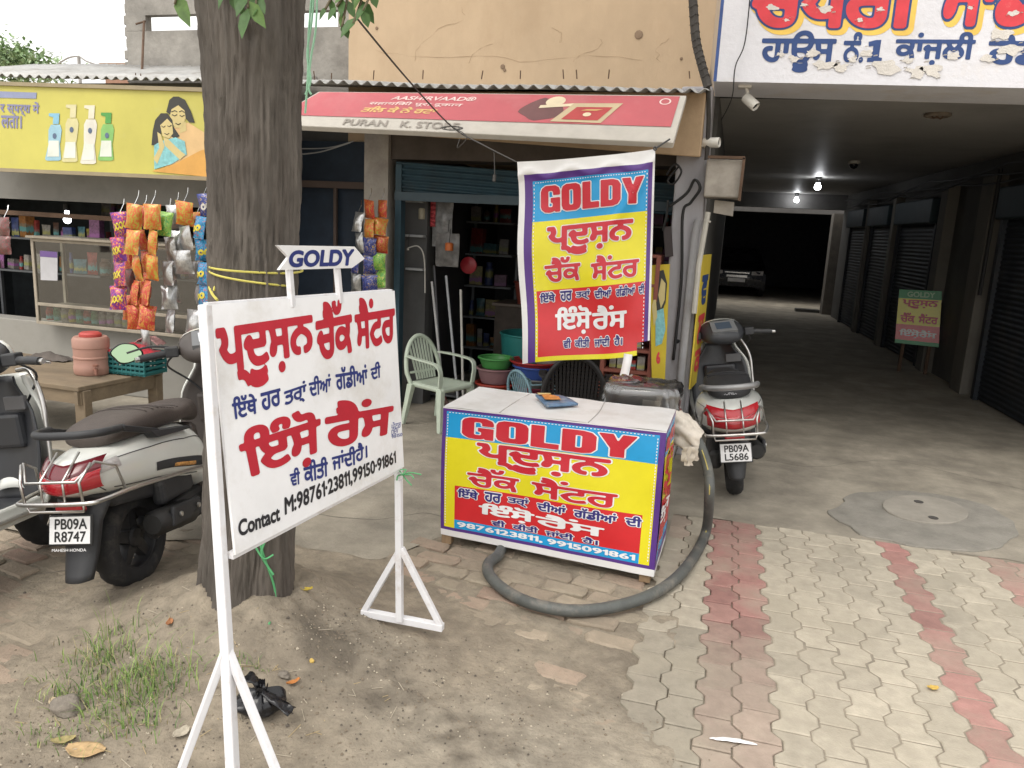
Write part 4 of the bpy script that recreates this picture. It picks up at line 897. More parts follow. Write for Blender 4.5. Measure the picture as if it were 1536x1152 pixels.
lettering(ab, 'GOLDY', lambda u, v, l: q[0]*(1-u)*(1-v)+q[1]*u*(1-v)+q[2]*u*v+q[3]*(1-u)*v+an*l, (0,.02,1,.95), signblue, .045, .0015, slant=.03)
for px, yb_ in ((438, 446), (510, 440)):
    a = ap(px, 403)-an*.014; b = on_line(px, 0, TL, TR)-V(0,0,.03); m = MB(); m.bar(a, b, .018, .022, up=(0,1,0)); m.build('arrow_post', steelw, sg, bevel=.002)
m = MB(); p = aty(604, 712, 2.68)
for k in range(5): a = k*1.25; m.tube(spline([p, p+V(.03*math.cos(a), .01, .02*math.sin(a)), p+V(.055*math.cos(a+.5), .0, .03*math.sin(a)-.01)], 4), .003, 4)
m.tube(spline([p, aty(616, 709, 2.66), aty(632, 712, 2.66)], 4), .0025, 4)
tag(m.build('knotted_twine', grs), 'green twine knotted round the far post below the signboard corner', 'string')

# ================================================================== HANGING BANNER
fblue = M('flex_blue', (.02,.30,.60), .24, var=.05); fyel = M('flex_yellow', (.70,.62,.02), .24, var=.05); fred = M('flex_red', (.56,.025,.03), .22, var=.06); fpur = M('flex_purple', (.085,.03,.20), .35, var=.06); fwht = M('flex_white', (.70,.69,.68), .38, var=.05, dirt=(.55,.52,.48), dscale=3, damt=.25)
flex = [fwht, fpur, fblue, fyel, fred]
lred = M('print_red', (.50,.02,.035), .32, var=.05); lwht = M('print_white', (.74,.74,.74), .35); lnav = M('print_navy', (.03,.025,.16), .35); ldk = M('print_outline_dark', (.05,.04,.16), .35)
C = [aty(785, 548, 4.93), aty(974, 528, 5.02), aty(983, 223, 5.14), aty(775, 243, 4.99)]
bq = quad_surf(*C)
def bans(u, v, l=0.0):
    sag = -.010*math.sin(math.pi*u)*(1 if v > .9 else v)
    crease = .030*math.exp(-((u-.98+(.93-v)*1.0)/.05)**2)*sstep(.45, .8, v)
    w = .018*math.sin(u*9+v*3)*(1-v*.5)+.011*math.sin(v*13+u*4)+.006*nz(u*5, v*7, 3)+.02*math.exp(-((v-.93-.02*math.sin(u*20))/.02)**2)+.035*(u-.5)**2*4*(1-v)
    left = .010*math.sin(v*9)*(1-u)**3
    return bq(u+left, v-.02*math.sin(math.pi*u)*sstep(.9, 1, v)*.5+(.012*math.sin(u*5+1))*(1-v)**3, l+w+crease)
us = sorted(set([0,.045,.105,.125,.955,.985,1.0]+[i/52 for i in range(53)])); vs_l = sorted(set([0,.024,.36,.703,.900,.934,1.0]+[i/64 for i in range(65)]))
def breg(u, v):
    rr = .008*(u-.5)
    if v > .934 or u < .045 or u > .985: return 0
    if u < .105 or u > .955 or v > .900: return 1
    if v > .703: return 2
    if u < .125 and v < .36: return 3
    return 3 if v > .36 or v < .024 else 4
bn = thing('hanging_banner', 'printed GOLDY flex banner hanging from the awning corner with a torn white tail', 'banner', (0,0,0))
m = MB(); Wd = len(us); m.v = [bans(u, v) for v in vs_l for u in us]
for j in range(len(vs_l)-1):
    for i in range(Wd-1):
        if us[i] > .90 and vs_l[j] < .055: continue
        m.f.append([j*Wd+i, j*Wd+i+1, (j+1)*Wd+i+1, (j+1)*Wd+i]); m.mi.append(breg((us[i]+us[i+1])/2, (vs_l[j]+vs_l[j+1])/2))
sheet = m.build('sheet', flex, bn, smooth=180)
def btext(s, box, mat, w, lift=.004, fit=None, out=None, ow=.0, res=34):
    if out is not None: lettering(sheet, s, bans, box, out, w+ow, lift-.0035, w, res, name='letter_outline')
    lettering(sheet, s, bans, box, mat, w, lift, None, res)
# stitched dashes round the print
m = MB()
for k in range(46): v = .03+.865*k/46; [m.add([bans(u, v, .003), bans(u+.006, v, .003), bans(u+.006, v+.008, .003), bans(u, v+.008, .003)], [(0,1,2,3)]) for u in (.112, .944)]
for k in range(44): u = .125+.82*k/44; m.add([bans(u, .889, .003), bans(u+.009, .889, .003), bans(u+.009, .893, .003), bans(u, .893, .003)], [(0,1,2,3)])
m.build('stitching', lwht, sheet)
btext('#GOLDY', (.165,.742,.925,.872), lred, .012, .007, None, lwht, .025, 44)
btext('ਪ੍ਦੂਸ਼ਨ', (.215,.525,.855,.672), lred, .04, .007, None, lwht, .03)
btext('ਚੈੱਕ', (.195,.398,.465,.520), lred, .03, .007, None, lwht, .03); btext('ਸੈਂਟਰ', (.545,.388,.905,.510), lred, .03, .007, None, lwht, .03)
x0 = .15
for s, a, b in (('ਇੱਥੇ', .15,.265), ('ਹਰ', .305,.395), ('ਤਰ੍ਾਂ', .425,.535), ('ਦੀਆਂ', .57,.70), ('ਗੱਡੀਆਂ', .735,.88), ('ਦੀ', .905,.948)): btext(s, (a, .300, b, .350), lnav, .03, .007, None, lwht, .07, 26)
btext('ਇੰਸ਼ੋ', (.26,.128,.545,.272), lwht, .035); btext('ਰੈਂਸ', (.55,.145,.82,.265), lwht, .03, .004)
for s, a, b in (('ਵੀ', .325,.385), ('ਕੀਤੀ', .415,.53), ('ਜਾਂਦੀ', .57,.69), ('ਹੈ।', .725,.79)): btext(s, (a, .062, b, .112), lnav, .03, .007, None, lwht, .07, 26)
T0, T1 = aty(942, 538, 4.98), aty(926, 592, 4.62)
m = MB(); tw = V(.055,.0,-.004); q = spline([T0+V(0,0,.03), T0-V(0,.05,.03), T0.lerp(T1, .6)+V(.01,-.02,.0), T1], 6)
m.v = [p+tw*s for p in q for s in (-.5, .5)]; m.f = [[2*i, 2*i+1, 2*i+3, 2*i+2] for i in range(len(q)-1)]; m.mi = [0]*len(m.f)
m.build('torn_tail', fwht, bn, smooth=180, solid=.002)
m = MB(); m.tube([C[2], AB1+V(-.02,-.02,.02)], .006, 5); m.tube([C[2]+V(.01*math.cos(a), -.01, .01*math.sin(a)) for a in np.arange(0, 6.3, .6)], .005, 4); m.build('corner_tie', M('tie_dark', (.08,.08,.08), .7), bn)

# ================================================================== WRAPPED CRATE
cr = thing('wrapped_crate', 'crate table wrapped in printed GOLDY flex with phone numbers, standing on short wooden legs', 'crate', (0,0,0))
cFL, cFR, cBR, cBL = V(-1.36,3.685,.055), V(-.205,3.60,.045), V(-.19,4.10,.05), V(-1.37,4.26,.05)
cTL, cTR, cTBR, cTBL = V(-1.385,3.73,.752), V(-.21,3.66,.772), V(-.20,4.17,.77), V(-1.37,4.29,.755)
csf = quad_surf(cFL, cFR, cTR, cTL); cn = (cFR-cFL).cross(cTL-cFL).normalized()
def cf(u, v, l=0.0): return csf(u, v, l+.009*math.sin(u*11+v*2)*math.sin(v*math.pi)+.006*nz(u*6, v*4, 3)+.004*math.sin(u*23+v*5)*v*(1-v)*2+.01*math.sin(math.pi*v)*.5)
us = sorted(set([0,.012,.035,.065,.095,.905,.93,.965,.988,1.0]+[i/24 for i in range(25)])); vl = sorted(set([0,.048,.072,.142,.41,.775,.955,.985,1.0]+[i/16 for i in range(17)]))
def creg(u, v):
    if v < .048 or v > .992: return 0
    if u < .018 or u > .975 or v < .072 or v > .972: return 1
    if v > .775: return 2
    if v > .41: return 3
    if u < .07 or u > .93: return 3
    return 4 if v > .142 else 2
us = sorted(set(us+[.018,.975,.07,.93])); vl = sorted(set(vl+[.992,.972]))
m = MB(); Wd = len(us); m.v = [cf(u, v) for v in vl for u in us]
for j in range(len(vl)-1):
    for i in range(Wd-1): m.f.append([j*Wd+i, j*Wd+i+1, (j+1)*Wd+i+1, (j+1)*Wd+i]); m.mi.append(creg((us[i]+us[i+1])/2, (vl[j]+vl[j+1])/2))
front = m.build('front_print', flex, cr, smooth=180)
m = MB()
for k in range(40): v = .10+.86*k/40; [m.add([cf(u, v, .002), cf(u+.004, v, .002), cf(u+.004, v+.012, .002), cf(u, v+.012, .002)], [(0,1,2,3)]) for u in (.0225, .966)]
for k in range(60): u = .03+.93*k/60; m.add([cf(u, .962, .002), cf(u+.008, .962, .002), cf(u+.008, .967, .002), cf(u, .967, .002)], [(0,1,2,3)])
m.build('stitching', lwht, front)
def ctext(s, box, mat, w, lift=.0035, fit=None, out=None, ow=.0, res=34, sl=0.0):
    if out is not None: lettering(front, s, cf, box, out, w+ow, lift-.0012, w, res, name='letter_outline', slant=sl)
    lettering(front, s, cf, box, mat, w, lift, None, res, slant=sl)
ctext('#GOLDY', (.095,.785,.885,.945), lred, .012, .0035, None, lwht, .022, 48)
ctext('ਪ੍ਦੂਸ਼ਨ', (.17,.575,.78,.765), lred, .04, .0035, None, lwht, .03); ctext('ਚੈੱਕ', (.13,.425,.375,.575), lred, .03, .0035, None, lwht, .03); ctext('ਸੈਂਟਰ', (.435,.425,.82,.575), lred, .03, .0035, None, lwht, .03)
for s, a, b in (('ਇੱਥੇ', .085,.185), ('ਹਰ', .215,.295), ('ਤਰ੍ਾਂ', .325,.425), ('ਦੀਆਂ', .465,.60), ('ਗੱਡੀਆਂ', .635,.825), ('ਦੀ', .86,.93)): ctext(s, (a, .325, b, .398), lnav, .035, .0035, None, lwht, .06, 28)
ctext('ਇੰਸ਼ੋ', (.19,.205,.455,.315), lwht, .04); ctext('ਰੈਂਸ', (.46,.215,.775,.31), lwht, .03, .0035)
for s, a, b in (('ਵੀ', .255,.32), ('ਕੀਤੀ', .355,.475), ('ਜਾਂਦੀ', .51,.64), ('ਹੈ।', .68,.75)): ctext(s, (a, .150, b, .198), lnav, .035, .0035, None, lwht, .06, 28)
ctext('9876123811, 9915091861', (.085,.084,.915,.130), lwht, .035, .003, None, None, 0, 30)
def rs(u, v, l=0.0): p = quad_surf(cFR, cBR, cTBR, cTR)(u, v, l+.008*math.sin(u*14+v*3)*math.sin(math.pi*v)); return p
us = [0,.04,.10,.3,.5,.7,.9,.96,1]; vl2 = sorted(set([0,.04,.1,.165,.3,.465,.6,.70,.80,.9,.972,1.0]))
m = MB(); Wd = len(us); m.v = [rs(u, v) for v in vl2 for u in us]
for j in range(len(vl2)-1):
    for i in range(Wd-1):
        u, v = (us[i]+us[i+1])/2, (vl2[j]+vl2[j+1])/2; m.f.append([j*Wd+i, j*Wd+i+1, (j+1)*Wd+i+1, (j+1)*Wd+i]); m.mi.append(0 if v < .04 else 1 if (u < .04 or u > .96 or v < .1 or v > .972) else 2 if (v > .8 or v < .165) else 3 if v > .465 else 4)
side = m.build('side_print', flex, cr, smooth=180)
for s, b, mt in (('#GOLDY', (.12,.83,.9,.93), lred), ('ਪ੍ਦੂਸ਼ਨ', (.15,.63,.88,.78), lred), ('ਸੈਂਟਰ', (.2,.49,.85,.6), lred), ('ਇੰਸ਼ੋਰੈਂਸ', (.15,.27,.88,.42), lwht)): lettering(side, s, rs, b, mt, .04, .003)
def ts(u, v, l=0.0): return quad_surf(cTL, cTR, cTBR, cTBL)(u, v, l+.004*nz(u*6, v*4, 3)+.003*math.sin(u*14+1)*v)
m = MB(); m.grid(lambda u, v: ts(u, v, .001), 26, 10); top = m.build('top_sheet', M('flex_top', (.62,.61,.60), .5, var=.07, scale=4, dirt=(.42,.39,.35), dscale=3, damt=.4), cr, smooth=180)
m = MB()
for pts in ([(.27,0),(.268,.5),(.28,1)], [(.67,.0),(.675,.5),(.66,1)]): q = spline([ts(u, v, .003) for u, v in pts], 6); m.tube(q, .0022, 5)
m.build('seam_crease', M('crease_grey', (.34,.32,.30), .8), cr)
m = MB(); m.add([cFL, cFR, cBR, cBL, cTBL, cTBR], [(0,3,2,1),(3,4,5,2)]); m.add([cFL, cBL, cTBL, cTL], [(0,3,2,1)]); m.build('back_sheet', fwht, cr)
wood = M('raw_wood', (.25,.17,.10), .85, var=.3, scale=10, bump=.4, stretch=(1,1,.2))
for p in (cFL+V(.03,.03,0), cFR+V(-.045,.04,0), cBR+V(-.05,-.05,0), cBL+V(.05,-.05,0)): m = MB(); m.box(p.x-.028, p.y-.025, .0, p.x+.028, p.y+.025, p.z+.02); m.build('leg', wood, cr, bevel=.004)
# magazine
mg = thing('magazine', 'worn magazine with an orange and blue cover lying on the crate', 'magazine', (0,0,0))
Q = [ts(*p) for p in ((.375,.40),(.52,.42),(.475,.78),(.35,.74))]; Q = [p+V(0,0,.006) for p in (atz(820, 613, .77), atz(867, 610, .77), atz(838, 597, .77), atz(803, 596, .77))]
msf = quad_surf(*Q)
m = MB(); m.grid(lambda u, v: msf(u, v, .012+.008*u*u*math.sin(v*3)), 8, 6); m.build('cover', M('cover_blue', (.10,.17,.27), .4, var=.4, scale=20, dirt=(.5,.42,.28), dscale=9, damt=.35), mg, smooth=180, solid=.012)
flat(msf, [(.08,.35),(.6,.3),(.72,.62),(.45,.9),(.15,.8)], .022, M('cover_orange', (.55,.22,.05), .4, var=.4, scale=30), mg, 'cover_picture'); flat(msf, [(.05,.8),(.6,.9),(.62,.98),(.04,.97)], .0225, M('cover_yellow', (.62,.50,.22), .4, var=.3, scale=30), mg, 'cover_band')
# plastic-covered machine behind the crate
pk = thing('covered_machine', 'small machine under a creased clear plastic sheet at the back of the crate', 'machine', (0,0,0))
b0 = V(-.50,4.22,.62); 
m = MB(); m.box(-.62, 4.36, .0, -.22, 4.70, .80); m.build('case', M('machine_case', (.16,.155,.15), .6, var=.2, dirt=(.08,.07,.06)), pk, bevel=.015)
m = MB(); m.box(-.40, 4.345, .70, -.30, 4.36, .77); m.build('label', M('machine_label', (.45,.42,.38), .6), pk)
def shl(u, v):
    a = 2*math.pi*u; cx, cy = math.copysign(abs(math.cos(a))**.35, math.cos(a)), math.copysign(abs(math.sin(a))**.35, math.sin(a)); t = v; r = 1 if t < .75 else 1-(t-.75)*3.4
    n = .022*nz(cx*4, cy*4, v*5, 1.6)+.014*nz(cx*9, cy*9, v*9, 1.3)
    return V(-.42+cx*(.225+n)*max(r, .15), 4.53+cy*(.195+n)*max(r, .15), .42+.42*min(1, t/.78)+n*.7)
m = MB(); m.grid(shl, 64, 22, wrapu=True); m.build('plastic_sheet', GLASS('cloudy_plastic', (.72,.72,.72), .25, .34), pk, smooth=180)

# ================================================================== HOSE with tied rag
hp = [(V(-.19,4.35,.62)), V(-.10,4.30,.60), aty(1050, 668, 4.25), aty(1062, 705, 4.22), aty(1064, 740, 4.12)]
hp += [atz(x, y, .034) for x, y in ((1058,800),(1030,850),(990,885),(930,908),(862,916),(800,906),(757,885),(734,862),(733,845),(747,833))]+[V(-1.02,3.85,.02), V(-.9,4.0,.01)]
hs_ = thing('suction_hose', 'thick grey hose coiling from the tied rag round the front of the crate', 'hose', (0,0,0))
m = MB(); q = spline(hp, 9); m.tube(q, .028, 14)
m.build('tube', M('hose_rubber', (.085,.09,.085), .55, var=.2, scale=12, dirt=(.26,.23,.19), dscale=7, damt=.45, bump=.15), hs_, smooth=60)
m = MB(); m.tube([p+V(-.0,-.027,.006) for p in q[20:70]], .0035, 4); m.build('yellow_stripe', M('hose_stripe', (.45,.38,.10), .6), hs_)
def rag(u, v):
    a = 2*math.pi*u; r = (.055+.05*math.sin(v*math.pi)**.6*(1-.5*v))*(1+.35*nz(math.cos(a)*2.2, math.sin(a)*2.2, v*3)+.2*nz(math.cos(a)*5, math.sin(a)*5, v*6)); p = V(-.23,4.33,.66).lerp(V(-.045,4.27,.575), v); return p+V(.3*r*math.cos(a), .9*r*math.cos(a), r*math.sin(a))
m = MB(); m.grid(rag, 36, 18, wrapu=True)
for k in range(4): p = V(-.09,4.22,.56); m.grid(lambda u, v: p+V(-.02*k+.03*u+.02*nz(u, v, k, 3), -.02-.01*k+.02*nz(v, k, 1, 4), -.08*v*(1+.4*math.sin(k))+.01), 3, 6)
tag(m.build('tied_rag', M('rag_plastic', (.55,.50,.43), .6, var=.15, scale=20), smooth=180), 'pale crumpled plastic rag tied round the hose end at the crate corner', 'rag')

# ================================================================== small things on the ground
def gz(p): return max(0.0, dirt_h(p.x, p.y)) if p.y < 3.3 and p.x < .1 else 0.0
p = atz(392, 1062, .05); p.z = gz(p)
bg = thing('black_plastic_bag', 'crumpled black plastic bag knotted shut on the dirt near the tree', 'plastic bag', p)
def bagf(u, v):
    a = 2*math.pi*u; t = v; r = .085*math.sin(min(1, t*1.15+.08)*math.pi)**.6*(1-.25*t) if t < .8 else .02
    n = 1+.28*nz(math.cos(a)*1.6, math.sin(a)*1.6, t*2)+.12*nz(math.cos(a)*4, math.sin(a)*4, t*4+3); return V(r*n*math.cos(a)*1.1, r*n*math.sin(a)*.9, .10*t**.9*n)
m = MB(); m.grid(bagf, 48, 24, wrapu=True); bagm = M('black_polythene', (.012,.012,.014), .22, var=.3, bump=.3, bscale=30); m.build('bag', bagm, bg, smooth=50)
m = MB(); m.grid(lambda u, v: V(-.01-.06*v, .01+.03*(u-.5)*(1+v), .09+.06*v*(1-.6*v)+.015*nz(u, v, 2, 5)), 4, 8); m.grid(lambda u, v: V(.02+.11*v, -.02+.025*(u-.5)*(1+v), .09-.05*v+.015*nz(u, v, 7, 5)), 4, 8); m.build('knot_end', bagm, bg, smooth=60, solid=.003)
def rock(name, px, py, r, label, cat, mat, seed, sq=.65, group=None):
    p = atz(px, py, .02); p.z = gz(p)
    def fn(u, v):
        a, b = 2*math.pi*u, math.pi*(v-.5); d = V(math.cos(a)*math.cos(b), math.sin(a)*math.cos(b), math.sin(b)); n = 1+.35*nz(d.x*1.4, d.y*1.4, d.z*1.4+seed)+.12*nz(d.x*4, d.y*4, d.z*4+seed); return V(d.x*r*n, d.y*r*n*.8, d.z*r*n*sq+r*.3)
    m = MB(); m.grid(fn, 28, 16, wrapu=True); o = m.build(name, mat, smooth=180); o.location = p; return tag(o, label, cat, group)
rk = M('clod', (.20,.175,.145), .95, var=.25, scale=15, bump=.8, bscale=60)
rock('rock', 102, 1064, .055, 'fist sized grey clod lying beside the grass tuft', 'rock', rk, 2); rock('rock', 426, 1032, .022, 'small stone on the dirt right of the black bag', 'rock', rk, 5)
rock('fallen_fruit', 468, 1014, .010, 'tiny yellow fallen berry on the dirt right of the black bag', 'fruit', M('berry_yellow', (.55,.38,.10), .5), 7, .9)
def dryleaf(px, py, L, w, rz, label, col, curl=.25):
    p = atz(px, py, .02); p.z = gz(p)+.008
    m = MB(); m.grid(lambda u, v: V((u-.5)*L, (v-.5)*w*math.sin(math.pi*min(.97, max(.03, u)))**.6, curl*L*.22*((u-.5)**2*4+((v-.5)**2)*3)+.004*nz(u*5, v*5, px)), 12, 8)
    o = m.build('dry_leaf', M('leaf_%s' % label.split()[1], col, .75, var=.3, scale=40), smooth=180, solid=.001); o.location = p; o.rotation_euler = (0, 0, rz); return tag(o, label, 'leaf')
dryleaf(128, 1123, .125, .075, .2, 'large tan dry leaf lying at the lower left', (.42,.29,.15)); dryleaf(95, 1110, .07, .035, .6, 'folded olive dry leaf beside the large tan leaf', (.30,.25,.11), .5)
dryleaf(82, 1055, .05, .035, -.4, 'pale beige dry leaf left of the grey clod', (.42,.34,.22), .4); dryleaf(440, 1040, .05, .02, 1.0, 'thin orange dry leaf right of the black bag', (.45,.18,.05), .6)
dryleaf(460, 936, .05, .028, .4, 'crumpled yellow leaf on the mound right of the trunk', (.50,.38,.06), .6); dryleaf(256, 975, .05, .025, 2, 'small rusty leaf on the mound above the grass', (.32,.14,.06), .5)
dryleaf(272, 1106, .06, .045, 1.4, 'curled greyish leaf near the left stand foot', (.36,.32,.25), .4); dryleaf(1400, 1028, .045, .03, .3, 'tiny golden leaf on the grey paving blocks', (.50,.34,.08), .5)
p = atz(1100, 1112, .004); m = MB()
m.grid(lambda u, v: V((u-.5)*.16, (v-.5)*.022*math.sin(math.pi*min(.98, max(.02, u)))**.5, .006*math.sin(u*3)+.003*nz(u*9, v*4)), 14, 4); o = m.build('paper_scrap', M('paper_white', (.80,.80,.80), .6), smooth=180, solid=.001); o.location = p; o.rotation_euler = (0,0,.12); tag(o, 'thin white torn paper scrap lying on the paving blocks', 'paper')
# grass: blades beyond counting
m = MB(); gr = random.Random(11)
def blade(p, h, lean, w, mi):
    d = V(math.cos(lean[0]), math.sin(lean[0]), 0); s = V(-d.y, d.x, 0)*w; k = lean[1]
    P = [p+d*(k*h*t*t)+V(0,0,h*(t-.35*k*t*t)) for t in (0, .35, .7, 1)]
    m.add([P[0]-s, P[0]+s, P[1]+s*.9, P[1]-s*.9, P[2]+s*.6, P[2]-s*.6, P[3]], [(0,1,2,3),(3,2,4,5),(5,4,6)], mi)
for (px, py, sx, sy, n, hh) in ((158, 975, .10, .10, 190, .11), (205, 1035, .13, .11, 250, .12), (120, 1035, .16, .06, 150, .08), (240, 1020, .10, .08, 150, .12), (185, 1075, .12, .06, 120, .10), (160, 1010, .16, .12, 150, .09), (375, 1010, .06, .015, 50, .06), (75, 1090, .1, .04, 60, .06)):
    c = atz(px, py, .05)
    for k in range(n):
        p = c+V(gr.gauss(0, sx*.75), gr.gauss(0, sy*.75), 0); p.z = max(-.01, dirt_h(p.x, p.y))-.004
        blade(p, hh*gr.uniform(.2, .9), (gr.uniform(0, 6.28), gr.uniform(.15, 1.1)), gr.uniform(.0011, .0022), gr.choice((0,0,1,1,2,3)))
for k in range(6): c = atz(160+gr.uniform(-10, 20), 960, .05); c.z = dirt_h(c.x, c.y); blade(c, gr.uniform(.16, .24), (gr.uniform(0, 6.28), .35), .001, 1)
tag(m.build('grass', [M('grass_mid', (.12,.21,.045), .6, var=.3), M('grass_light', (.22,.31,.08), .6, var=.2), M('grass_dark', (.06,.13,.03), .6), M('grass_dry', (.36,.31,.16), .7)]), kind='stuff')
# crumbs, pebbles and straw scattered on the dirt
m = MB()
for k in range(2600):
    c = gr.choice(((-1.75,2.2,.6,.4), (-1.05,2.0,.6,.4), (-.75,2.35,.5,.25), (-1.9,1.75,.3,.2), (-1.35,2.55,.3,.15))); x, y = gr.gauss(c[0], c[2]*.8), gr.gauss(c[1], c[3]*.8)
    if x > .2 or y > 3.3 or y < .8: continue
    if math.hypot(x-TREE.x, y-TREE.y) < .24: continue
    r = gr.uniform(.0015, .0055)*(1.6 if gr.random() < .06 else 1); z = dirt_h(x, y) if x < .05 else 0; z = max(z, -.004)
    P = [V(x+r*math.cos(a)*gr.uniform(.7,1.2), y+r*math.sin(a)*gr.uniform(.7,1.2), z+r*.2) for a in (0, 1.57, 3.14, 4.71)]
    m.add(P+[V(x, y, z+r*1.1), V(x, y, z-r*.3)], [(0,1,4),(1,2,4),(2,3,4),(3,0,4),(1,0,5),(2,1,5),(3,2,5),(0,3,5)], gr.choice((0,0,0,0,1,1,2)))
for k in range(160):
    x, y = gr.gauss(-1.7, .45), gr.gauss(1.95, .35)
    z = dirt_h(x, y); a = gr.uniform(0, 3.14); L_ = gr.uniform(.02, .07); d = V(math.cos(a), math.sin(a), gr.uniform(-.1, .1))*L_; m.bar(V(x, y, z+.003), V(x, y, z+.003)+d, .0018, .0012, gr.choice((2, 3)))
tag(m.build('dirt_crumbs', [M('crumb_brown', (.19,.155,.115), .95), M('crumb_dark', (.10,.085,.07), .95), M('crumb_pale', (.42,.37,.29), .9), M('straw', (.40,.31,.17), .8)]), kind='stuff')
# ================================================================== SCOOTERS  (local: x forward, y left, z up; origin at the rear wheel's contact)
tyre_m = M('tyre_rubber', (.022,.022,.023), .85, var=.2, scale=20, dirt=(.10,.09,.075), dscale=9, damt=.35); alloy = M('black_alloy', (.03,.03,.032), .45, .3, var=.2)
blackp = M('black_trim', (.03,.031,.034), .55, var=.2, dirt=(.10,.095,.085), dscale=7, damt=.3); engine_m = M('engine_metal', (.10,.10,.10), .5, .6, var=.3, dirt=(.08,.07,.06), damt=.5)
pearl = M('pearl_white_paint', (.66,.67,.63), .22, var=.03, coat=.6, dirt=(.52,.50,.45), dscale=4, damt=.12); tail_red = M('tail_lens_red', (.36,.012,.02), .12, var=.1, coat=.6); clear_l = M('indicator_lens', (.48,.46,.45), .12, var=.25, scale=40, coat=.5)
plate_w = M('plate_white', (.70,.70,.70), .45, dirt=(.5,.48,.44), damt=.2); plate_k = M('plate_black', (.02,.02,.02), .5); brushed = M('guard_steel', (.55,.54,.52), .3, .9, var=.15, dirt=(.25,.2,.15), dscale=14, damt=.35)
class Loft:
    def __init__(s, secs): s.secs = secs        # (x, half width, z bottom, z top, exponent)
    def sec(s, t):
        n = len(s.secs)-1; f = min(max(t, 0), 1)*n; i = min(int(f), n-1); k = f-i
        P = [s.secs[max(i-1, 0)], s.secs[i], s.secs[i+1], s.secs[min(i+2, n)]]
        return [.5*((2*b)+(c-a)*k+(2*a-5*b+4*c-d)*k*k+(3*b-a-3*c+d)*k**3) for a, b, c, d in zip(*P)]
    def pt(s, t, ang, off=0.0):
        x, w, zb, zt, e = s.sec(t); c, q = math.cos(ang), math.sin(ang); p = 2.0/e
        y = math.copysign(abs(c)**p, c); z = math.copysign(abs(q)**p, q)
        return V(x, y*(w+off), (zb+zt)/2+z*((zt-zb)/2+off))
    def mesh(s, nt=30, na=36):
        m = MB(); m.grid(lambda u, v: s.pt(v, 2*math.pi*u), na, nt, wrapu=True)
        m.f.append([i for i in range(na)][::-1]); m.f.append([nt*na+i for i in range(na)]); m.mi += [0, 0]; return m
    def patch(s, t0, t1, a0, a1, off, nt=8, na=8):
        m = MB(); fn = lambda u, v, o: s.pt(t0+(t1-t0)*v, a0+(a1-a0)*u, o)
        m.grid(lambda u, v: fn(u, v, off*(.35+.65*(math.sin(math.pi*u)*math.sin(math.pi*v))**.25)), na, nt); return m
